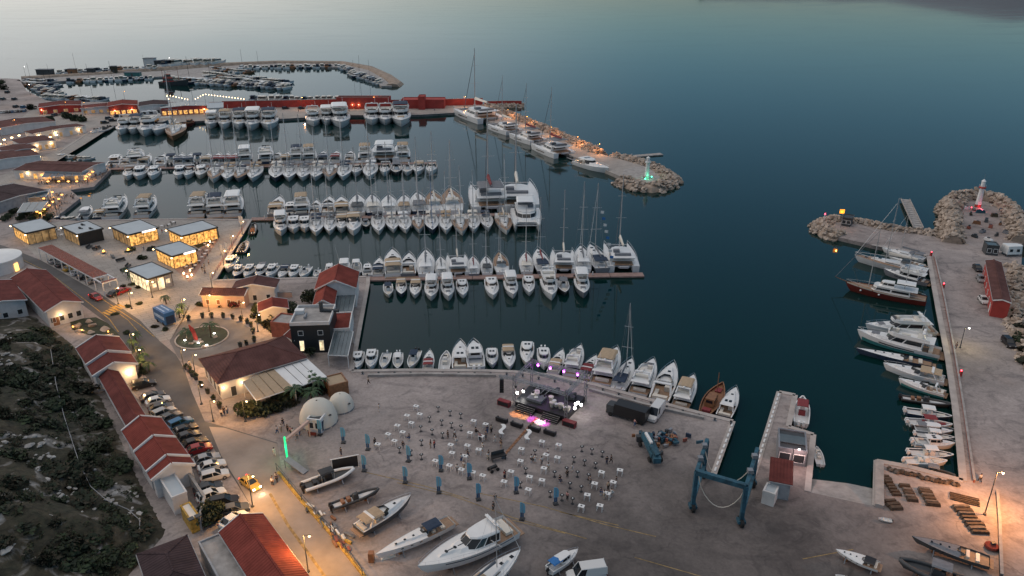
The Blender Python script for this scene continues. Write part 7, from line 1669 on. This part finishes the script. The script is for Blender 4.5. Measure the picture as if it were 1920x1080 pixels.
wall('low dark wall beside the orange lit road at the right', [(1868, 925), (1872, 980), (1876, 1085)], .8, .3, 'dark'); wall('low rust wall along the right-hand quay road', [(1752, 482), (1770, 560), (1788, 655), (1805, 760), (1826, 905)], .5, .25, 'slat')
wall('pale low wall beside the slipway platform', [(1648, 868), (1648, 952)], .5, 1.2, 'quayedge')
q = thing('inflatable_buoy', 'orange inflatable with dark figure beside the grey covered boat', 'inflatable', at(1858, 1028, G)); MB().lathe([(.7, .1), (1.0, .3), (.9, .6), (.5, .7)], 12).build('tube', 'rooforange', q, smooth=50); MB().box((.2, .1, .8), (.6, .5, .5)).build('pack', 'dark', q)
for i, (x, y, c) in enumerate([(1768, 540, 'redlamp'), (1800, 705, 'redlamp'), (1745, 480, 'redlamp')]):
    q = thing('red_post', f'red fire post, {ordinal(i + 1)} from the far end of the right-hand quay', 'post', at(x, y, G)); MB().box((0, 0, .6), (.5, .5, 1.2)).build('cabinet', 'redwall', q); MB().lathe([(.12, 1.2), (.15, 1.4)], 8).build('lamp', c, q)
for i in range(16):
    x = 1812 + (i * 37 % 85); y = 392 + (i * 23 % 62)
    q = thing('scrap_item', f'piece of old gear, {ordinal(i + 1)} stored inside the boulder bund', 'gear', at(x, y, G), i, 'old gear inside the boulder bund'); MB().box((0, 0, .5), (rnd.uniform(1, 3.5), rnd.uniform(.6, 1.4), rnd.uniform(.5, 1.2)), taper=.8).build('body', ['white', 'dark', 'greyc', 'bluepaint', 'wood', 'dark', 'leafbrown', 'slat'][i % 8], q); MB().box((.2, 0, 1.1), (.8, .5, .3)).build('top', 'dark', q)
# quay furniture: cleats, bollards, concrete blocks along the concert quay
for i in range(24):
    t = i / 23; x = 680 + t * 690; ys = [(659, 699), (962, 701), (1117, 727), (1210, 753), (1374, 795)]
    for (xa, ya), (xb, yb) in zip(ys, ys[1:]):
        if xa <= x <= xb: y = ya + (yb - ya) * (x - xa) / (xb - xa)
    q = thing('bollard', f'mooring bollard, {ordinal(i + 1)} from the left along the concert quay', 'bollard', at(x, y + 2, G), 0, 'bollards along the concert quay'); MB().lathe([(.22, 0), (.15, .15), (.15, .35), (.28, .42), (.2, .55)], 8).build('post', 'dark', q); MB().box((0, 0, .03), (.6, .6, .06)).build('base_plate', 'steel', q)
wall('low concrete barrier along the concert quay, left part', [(690, 706), (800, 704), (930, 706)], .45, .5, 'concrete'); wall('low concrete barrier along the concert quay, right part', [(1105, 732), (1205, 760), (1320, 786)], .45, .5, 'concrete')

# ================================================================ TABLES AND PEOPLE ON THE YARD
q = thing('bar_table', '', 'table'); MB().box((0, 0, 1.03), (1.0, .75, .07)).build('table_top', 'white', q)
for sx in (-.42, .42):
    for sy in (-.3, .3): MB().bar((sx, sy, 0), (sx * .95, sy * .95, 1.0), .09).build('leg', 'white', q)
MB().box((0, 0, 1.09), (.22, .22, .06)).build('menu_holder', 'dark', q)
BT = snapshot(q); A_ = lambda l, ox: [(ox[0] + x / 4, ox[1] + y / 4) for x, y in l]
wt = A_([(1200, 485), (1228, 545), (1132, 555), (1165, 610), (1060, 630), (1100, 680), (990, 695), (1038, 745), (912, 770), (1632, 595), (1722, 620), (1605, 685), (1690, 710), (1460, 775), (1585, 780), (1670, 810), (1470, 835), (1345, 895), (1450, 930), (1540, 960), (1625, 980), (1565, 860)], (480, 640)) + \
     A_([(465, 70), (590, 95), (310, 125), (303, 215), (495, 170), (580, 190), (232, 295), (372, 335), (180, 370), (465, 360), (362, 430), (480, 270), (912, 300), (1050, 285), (860, 385), (1000, 375), (805, 470), (955, 460), (760, 555), (900, 550), (20, 325)], (900, 810))
wt.sort()
for i, (x, y) in enumerate(wt):
    o = q if i == 0 else copy_tree(BT); o.location = at(x, y, G + 1.0) - Vector((0, 0, 1.0)); o.rotation_euler.z = -.35 + rnd.uniform(-.1, .1); tag(o, f'white bar table on the concert yard, {ordinal(i + 1)} from left', 'table', 'white bar tables')
q = thing('cocktail_table', '', 'table'); MB().lathe([(.36, 1.02), (.38, 1.06), (.36, 1.09)], 12).build('table_top', 'black', q); MB().tube((0, 0, 0), (0, 0, 1.03), .05, n=8).build('pedestal', 'black', q); MB().lathe([(.3, 0), (.26, .05)], 10).build('foot', 'black', q); MB().lathe([(.12, 1.09), (.1, 1.16)], 8).build('ashtray', 'white', q)
CT = snapshot(q)
bt = A_([(1300, 570), (1392, 595), (1455, 525), (1535, 545), (1235, 640), (1320, 665), (1398, 690), (1537, 635), (1240, 745), (1240, 850), (1365, 495), (1465, 615), (1075, 800), (1160, 820)], (480, 640)) + A_([(765, 110), (840, 130), (918, 150), (705, 190), (785, 215), (867, 235), (650, 270), (732, 300), (815, 320), (560, 300), (343, 275), (412, 140), (675, 385), (760, 410), (527, 450), (615, 475), (695, 500), (303, 380)], (900, 810))
bt.sort()
for i, (x, y) in enumerate(bt):
    o = q if i == 0 else copy_tree(CT); o.location = at(x, y, G + 1.0) - Vector((0, 0, 1.0)); tag(o, f'black cocktail table on the concert yard, {ordinal(i + 1)} from left', 'table', 'black cocktail tables')
for i, (x, y) in enumerate([(942, 812), (990, 822)]):
    q = thing('wave_bench', f'white wavy bench before the stage, {["left", "right"][i]} one', 'bench', at(x, y, G)); MB().loft([[(.35 * math.sin(t * 2) - .35, t, .82), (.35 * math.sin(t * 2) + .35, t, .82), (.35 * math.sin(t * 2) + .35, t, .92), (.35 * math.sin(t * 2) - .35, t, .92)] for t in [-1.6 + k * .32 for k in range(11)]], closed=True).build('seat', 'white', q)
    for y_ in (-1.3, 1.3):
        for s in (-.25, .25): MB().tube((.35 * math.sin(y_ * 2) + s, y_, 0), (.35 * math.sin(y_ * 2) + s, y_, .85), .05).build('leg', 'white', q)

def skin_mesh(verts, edges, radii, name):
    me = bpy.data.meshes.new(name + '_cage'); me.from_pydata(verts, edges, []); o = bpy.data.objects.new(name, me); COL.objects.link(o)
    md = o.modifiers.new('skin', 'SKIN'); lay = me.skin_vertices[0].data
    for d, rr in zip(lay, radii): d.radius = (rr, rr)
    lay[0].use_root = True; o.modifiers.new('sub', 'SUBSURF').levels = 1
    bpy.context.view_layer.update(); dg = bpy.context.evaluated_depsgraph_get(); out = bpy.data.meshes.new_from_object(o.evaluated_get(dg)); bpy.data.objects.remove(o)
    for f in out.polygons: f.use_smooth = True
    out.name = name; return out
def person_template(pose):
    hip = .95 if pose != 'sit' else .72
    if pose == 'stand': LL = [((.09, 0, .92), (.10, .02, .5), (.10, 0, .08), (.10, -.13, .04)), ((-.09, 0, .92), (-.10, .0, .5), (-.11, .03, .08), (-.11, -.10, .04))]; AA = [((.19, 0, 1.42), (.25, .03, 1.15), (.24, -.06, .9), (.24, -.1, .81)), ((-.19, 0, 1.42), (-.25, .02, 1.15), (-.2, -.18, 1.0), (-.16, -.24, .98))]
    elif pose == 'walk': LL = [((.09, 0, .92), (.10, -.16, .52), (.10, -.2, .1), (.10, -.33, .06)), ((-.09, 0, .92), (-.10, .1, .52), (-.11, .34, .16), (-.11, .26, .04))]; AA = [((.19, 0, 1.42), (.25, .16, 1.18), (.24, .14, .93), (.23, .1, .85)), ((-.19, 0, 1.42), (-.25, -.1, 1.16), (-.22, -.28, .98), (-.21, -.34, .93))]
    else: LL = [((.09, 0, .72), (.12, -.42, .74), (.12, -.42, .3), (.12, -.55, .26)), ((-.09, 0, .72), (-.12, -.42, .74), (-.12, -.38, .3), (-.12, -.5, .26))]; AA = [((.19, 0, 1.2), (.26, -.12, .98), (.18, -.36, 1.02), (.15, -.44, 1.05)), ((-.19, 0, 1.2), (-.26, -.1, .98), (-.18, -.34, 1.02), (-.15, -.42, 1.05))]
    sh = 1.42 if pose != 'sit' else 1.2
    V = [(0, 0, hip), (0, 0, (hip + sh) / 2), (0, 0, sh), (0, 0, sh + .1), (0, -.02, sh + .2), (0, -.02, sh + .3)]; E = [(0, 1), (1, 2), (2, 3), (3, 4), (4, 5)]; RR = [.15, .145, .13, .055, .1, .085]
    for l in LL:
        k = len(V); V += l; E += [(0, k), (k, k + 1), (k + 1, k + 2), (k + 2, k + 3)]; RR += [.095, .07, .045, .04]
    for a in AA:
        k = len(V); V += a; E += [(2, k), (k, k + 1), (k + 1, k + 2), (k + 2, k + 3)]; RR += [.065, .05, .036, .03]
    body = skin_mesh(V, E, RR, 'person'); body.materials.append(M['skin'])
    sv = [(0, 0, hip + .05), (0, 0, (hip + sh) / 2), (0, 0, sh)]; se = [(0, 1), (1, 2)]; sr = [.17, .165, .15]
    for a in AA: k = len(sv); sv += [a[0], tuple(Vector(a[0]).lerp(Vector(a[1]), .8))]; se += [(2, k), (k, k + 1)]; sr += [.085, .07]
    shirt = skin_mesh(sv, se, sr, 'shirt'); shirt.materials.append(M['white'])
    tv = [(0, 0, hip)]; te = []; tr = [.165]
    for l in LL: k = len(tv); tv += [l[0], l[1], tuple(Vector(l[1]).lerp(Vector(l[2]), .85))]; te += [(0, k), (k, k + 1), (k + 1, k + 2)]; tr += [.112, .088, .065]
    tro = skin_mesh(tv, te, tr, 'trousers'); tro.materials.append(M['dark'])
    hair = MB().lathe([(.1, 0), (.115, .08), (.09, .15), (.02, .18)], 10, (0, .02, sh + .2)).mesh('hair', 'hair', 60)
    return body, shirt, tro, hair
PT = {k: person_template(k) for k in ('stand', 'walk', 'sit')}
cloth = {k: mat('cloth ' + k, c, .9, var=.1) for k, c in dict(white=(.6, .6, .58), black=(.015, .015, .018), red=(.35, .02, .025), grey=(.15, .15, .16), blue=(.04, .09, .2), pink=(.5, .25, .24), navy=(.02, .03, .07), brown=(.12, .07, .045), beige=(.4, .33, .25)).items()}
def person(px, top, bottom, label, pose='stand', rz=None, group=None):
    r = bpy.data.objects.new('person', PT[pose][0]); COL.objects.link(r); r.location = at(*px, G); r.rotation_euler.z = rnd.uniform(0, 6.3) if rz is None else rz; s = rnd.uniform(.98, 1.08); r.scale = (s, s, s)
    for nm, me, c in (('shirt', PT[pose][1], top), ('trousers', PT[pose][2], bottom), ('hair', PT[pose][3], None)):
        o = bpy.data.objects.new(nm, me); COL.objects.link(o); o.parent = r
        if c: o.material_slots[0].link = 'OBJECT'; o.material_slots[0].material = cloth[c]
    tag(r, label, 'person', group)
    if pose == 'sit':
        q = thing('bar_stool', f'stool {label[label.index(", ", label.index("trousers")) + 2:]}, under a sitting person', 'stool', r.location, r.rotation_euler.z); MB().lathe([(.2, .58), (.2, .63)], 10).build('seat', 'black', q); MB().tube((0, 0, 0), (0, 0, .6), .04).build('post', 'steel', q); MB().lathe([(.2, 0), (.18, .04)], 10).build('foot', 'steel', q)
    return r
pz = A_([(925, 528), (845, 322), (640, 858), (140, 858), (160, 695), (190, 680), (240, 680), (205, 640), (262, 700), (280, 712), (310, 742), (330, 705), (345, 690), (1150, 745), (1440, 728), (1490, 725), (1500, 770), (1310, 800), (1338, 805), (1105, 810), (893, 785), (1735, 690), (1765, 690), (1725, 735), (1790, 760), (1680, 745), (1650, 700), (1840, 800), (1700, 820), (1540, 905), (1590, 870), (1510, 985), (1560, 965), (1865, 1030), (1745, 880), (155, 1050), (125, 1085)], (480, 640)) + \
     A_([(60, 205), (155, 110), (385, 225), (415, 232), (462, 250), (512, 295), (508, 190), (655, 345), (825, 395), (655, 515), (598, 380), (905, 470), (985, 480), (960, 440), (930, 500), (950, 245), (982, 235), (100, 590), (115, 525), (185, 350), (1020, 395), (690, 300)], (900, 810))
tops = ['white', 'black', 'white', 'red', 'black', 'white', 'grey', 'white', 'black', 'pink', 'white', 'navy', 'black', 'beige']; bots = ['black', 'navy', 'blue', 'white', 'black', 'beige', 'grey']
pz.sort()
for i, p in enumerate(pz):
    t, b = tops[(i * 5 + i // 3) % 14], bots[(i * 3) % 7]; ps = ['stand', 'walk', 'sit', 'stand', 'stand'][i % 5]
    if p[0] < 700: ps = 'walk' if i % 2 else 'stand'
    person(p, t, b, f'{dict(stand="standing", walk="walking", sit="sitting")[ps]} person in {t} top, {b} trousers, {ordinal(i + 1)} from left on concert yard', ps, group='people on the concert yard')
town = [(416, 782), (421, 778), (427, 777), (443, 780), (452, 782), (357, 690), (353, 700), (1836, 905), (1792, 655), (1190, 800), (512, 908), (520, 905), (380, 510), (384, 505), (392, 498), (385, 515), (270, 470), (305, 440), (182, 470), (600, 720), (560, 210), (655, 210), (720, 209), (815, 208)]
for i, p in enumerate(town): person(p, tops[i % 14], bots[i % 7], f'person in {tops[i % 14]} top, {ordinal(i + 1)} of the walkers outside the yard', 'walk' if i % 2 else 'stand', group='walkers on quays and streets')

# ================================================================ FAR HARBOUR: many small boats, too far to show parts
FB = [farboat(k) for k in range(6)]
FN = ['white boat with a mast', 'white boat with cream top', 'grey hulled boat', 'navy hulled boat', 'wooden boat', 'white boat with navy top']
def far_row(a, b, n, where, ang, size=(.9, 1.3), jitter=1.5, z=0.0, seq=None):
    p, q = at(*a, 0), at(*b, 0); r_ = random.Random(int(a[0] * 3 + a[1]))
    for i in range(n):
        k = r_.choice(seq or [0, 1, 1, 2, 1, 5, 1, 5, 4, 3, 1]); o = bpy.data.objects.new('small_boat', FB[k]); COL.objects.link(o); t = (i + .5) / n; v = p.lerp(q, t)
        o.location = (v.x + r_.uniform(-.4, .4), v.y + r_.uniform(-jitter, jitter), z); d = q - p; o.rotation_euler.z = math.atan2(d.y, d.x) + R(ang) + r_.uniform(-.15, .15); s = r_.uniform(*size); o.scale = (s, s, s)
        tag(o, f'far {FN[k]}, {ordinal(i + 1)} from left {where}', 'boat', 'far boats ' + where)
far_row((48, 154), (100, 155), 14, 'in far-left corner', 80); far_row((60, 166), (104, 176), 10, 'along the far left arm', -60); far_row((85, 184), (200, 189), 17, 'behind the far red houses', 95, (.9, 1.4))
far_row((125, 155), (290, 148), 17, 'under the far harbour quay', 88, (1.0, 1.5)); far_row((110, 141), (300, 131), 16, 'hauled out on the far quay', 70, (1.0, 1.5), 2, G + .3)
far_row((330, 152), (400, 158), 7, 'left end of the harbour mole', 70, (1.3, 2.0), 3); far_row((385, 140), (540, 158), 24, 'upper side of the harbour mole', 80, (1.0, 1.6), 2); far_row((370, 158), (540, 168), 22, 'lower side of the harbour mole', -80, (1.0, 1.6), 2)
far_row((55, 160), (110, 163), 12, 'in the second far-left row', 80); far_row((72, 172), (115, 180), 10, 'in the third far-left row', -60); far_row((390, 147), (540, 163), 20, 'on the middle of the mole', 85, (1.0, 1.6), 2); far_row((400, 131), (470, 138), 10, 'upper left of the mole', 80, (1.0, 1.5), 2); far_row((655, 140), (708, 157), 12, 'inside the curved breakwater end', -50, (1.0, 1.5), 3)
far_row((450, 129), (640, 126), 24, 'along the far breakwater', 92, (1.0, 1.6), 2); far_row((640, 128), (712, 160), 20, 'along the curved breakwater end', -50, (1.0, 1.5), 3)
far_row((470, 188), (640, 188), 14, 'behind the red quay wall', 92, (1.1, 1.7), 2); far_row((310, 128), (420, 122), 6, 'large, hauled out beyond the mole', 40, (1.8, 2.4), 2, G + .6, [1, 1, 5, 3]); far_row((110, 292), (170, 300), 7, 'behind the upper platform restaurant', 80, (.5, .7), 1); far_row((105, 413), (140, 414), 5, 'in the corner below the lower terrace', 60, (.5, .7), .5)
r = thing('trawler', 'large rusty red fishing trawler at the left end of the mole', 'boat', at(328, 160, 0), -.2); h = Hull(24, 6.5, 2.4, 4.5, .7, .45, 2.2, 1); h.mesh().build('hull', 'dark', r); h.deck(-11.5, 11.5, dz=-.4).build('deck', 'wood', r); cabin(r, -8, -1, 2.2, 2, 2.2, 5.5, rf=.5, r=.6, m='redwall', name='wheelhouse'); cabin(r, -6.5, -2.5, 1.6, 1.5, 5.5, 8, rf=.4, r=.5, m='slat', name='bridge')
for x, hh in ((4, 13), (-9, 11)): MB().tube((x, 0, 2), (x, 0, hh), .18, .1).build('mast', 'slat', r)
MB().bar((4, 0, 11), (-5, 0, 9.5), .2).build('boom', 'slat', r)
for i, (x, y, w_, d_, h_, m, lb) in enumerate([(283, 125, 9, 6, 7, 'plaster', 'white boxy building on the far quay'), (297, 125, 7, 5, 5, 'dark', 'dark shed beside the white far building'), (86, 140, 12, 5, 4, 'dark', 'dark long hull-shaped shed on the far-left quay'), (137, 139, 6, 4, 4, 'wood', 'brown hut on the far quay'), (172, 138, 5, 4, 4, 'dark', 'small dark hut on the far quay'), (215, 136, 4, 3, 5, 'leafbrown', 'brown crane house on the far quay'), (250, 143, 12, 4, 3, 'tealhull', 'green boat shed roof on the far quay')]):
    q = thing('shed', lb, 'building', at(x, y, G)); MB().box((0, 0, h_ / 2), (w_, d_, h_)).build('wall', m, q); MB().box((0, 0, h_ + .2), (w_ + .8, d_ + .8, .3)).build('roof', 'greyc', q); MB().box((0, -d_ / 2 - .02, 1.2), (1.4, .06, 2.2)).build('door', 'dark', q)
# signal flags dressing the mast of one yacht on the nearest pontoon
base = at(1128, 500, 1.0); top = base + Vector((-1.0, 2.2, 17.0)); low_ = base + Vector((2.4, -4, 2)); q = thing('flag_line', 'line of blue and white signal flags on a yacht at the nearest pontoon', 'flags', base); MB().tube(top - base, low_ - base, .02, n=4).build('line', 'dark', q)
for i in range(9): p = (top - base).lerp(low_ - base, (i + .5) / 9); MB().add([p, p + Vector((1.0, 0, -.15)), p + Vector((.95, 0, -.9)), p + Vector((0, 0, -.8))] + [v + Vector((0, .03, 0)) for v in (p, p + Vector((1.0, 0, -.15)), p + Vector((.95, 0, -.9)), p + Vector((0, 0, -.8)))], [(0, 1, 2, 3), (7, 6, 5, 4), (0, 1, 5, 4), (1, 2, 6, 5), (2, 3, 7, 6), (3, 0, 4, 7)]).build('flag', 'white' if i % 3 != 1 else 'blue', q)
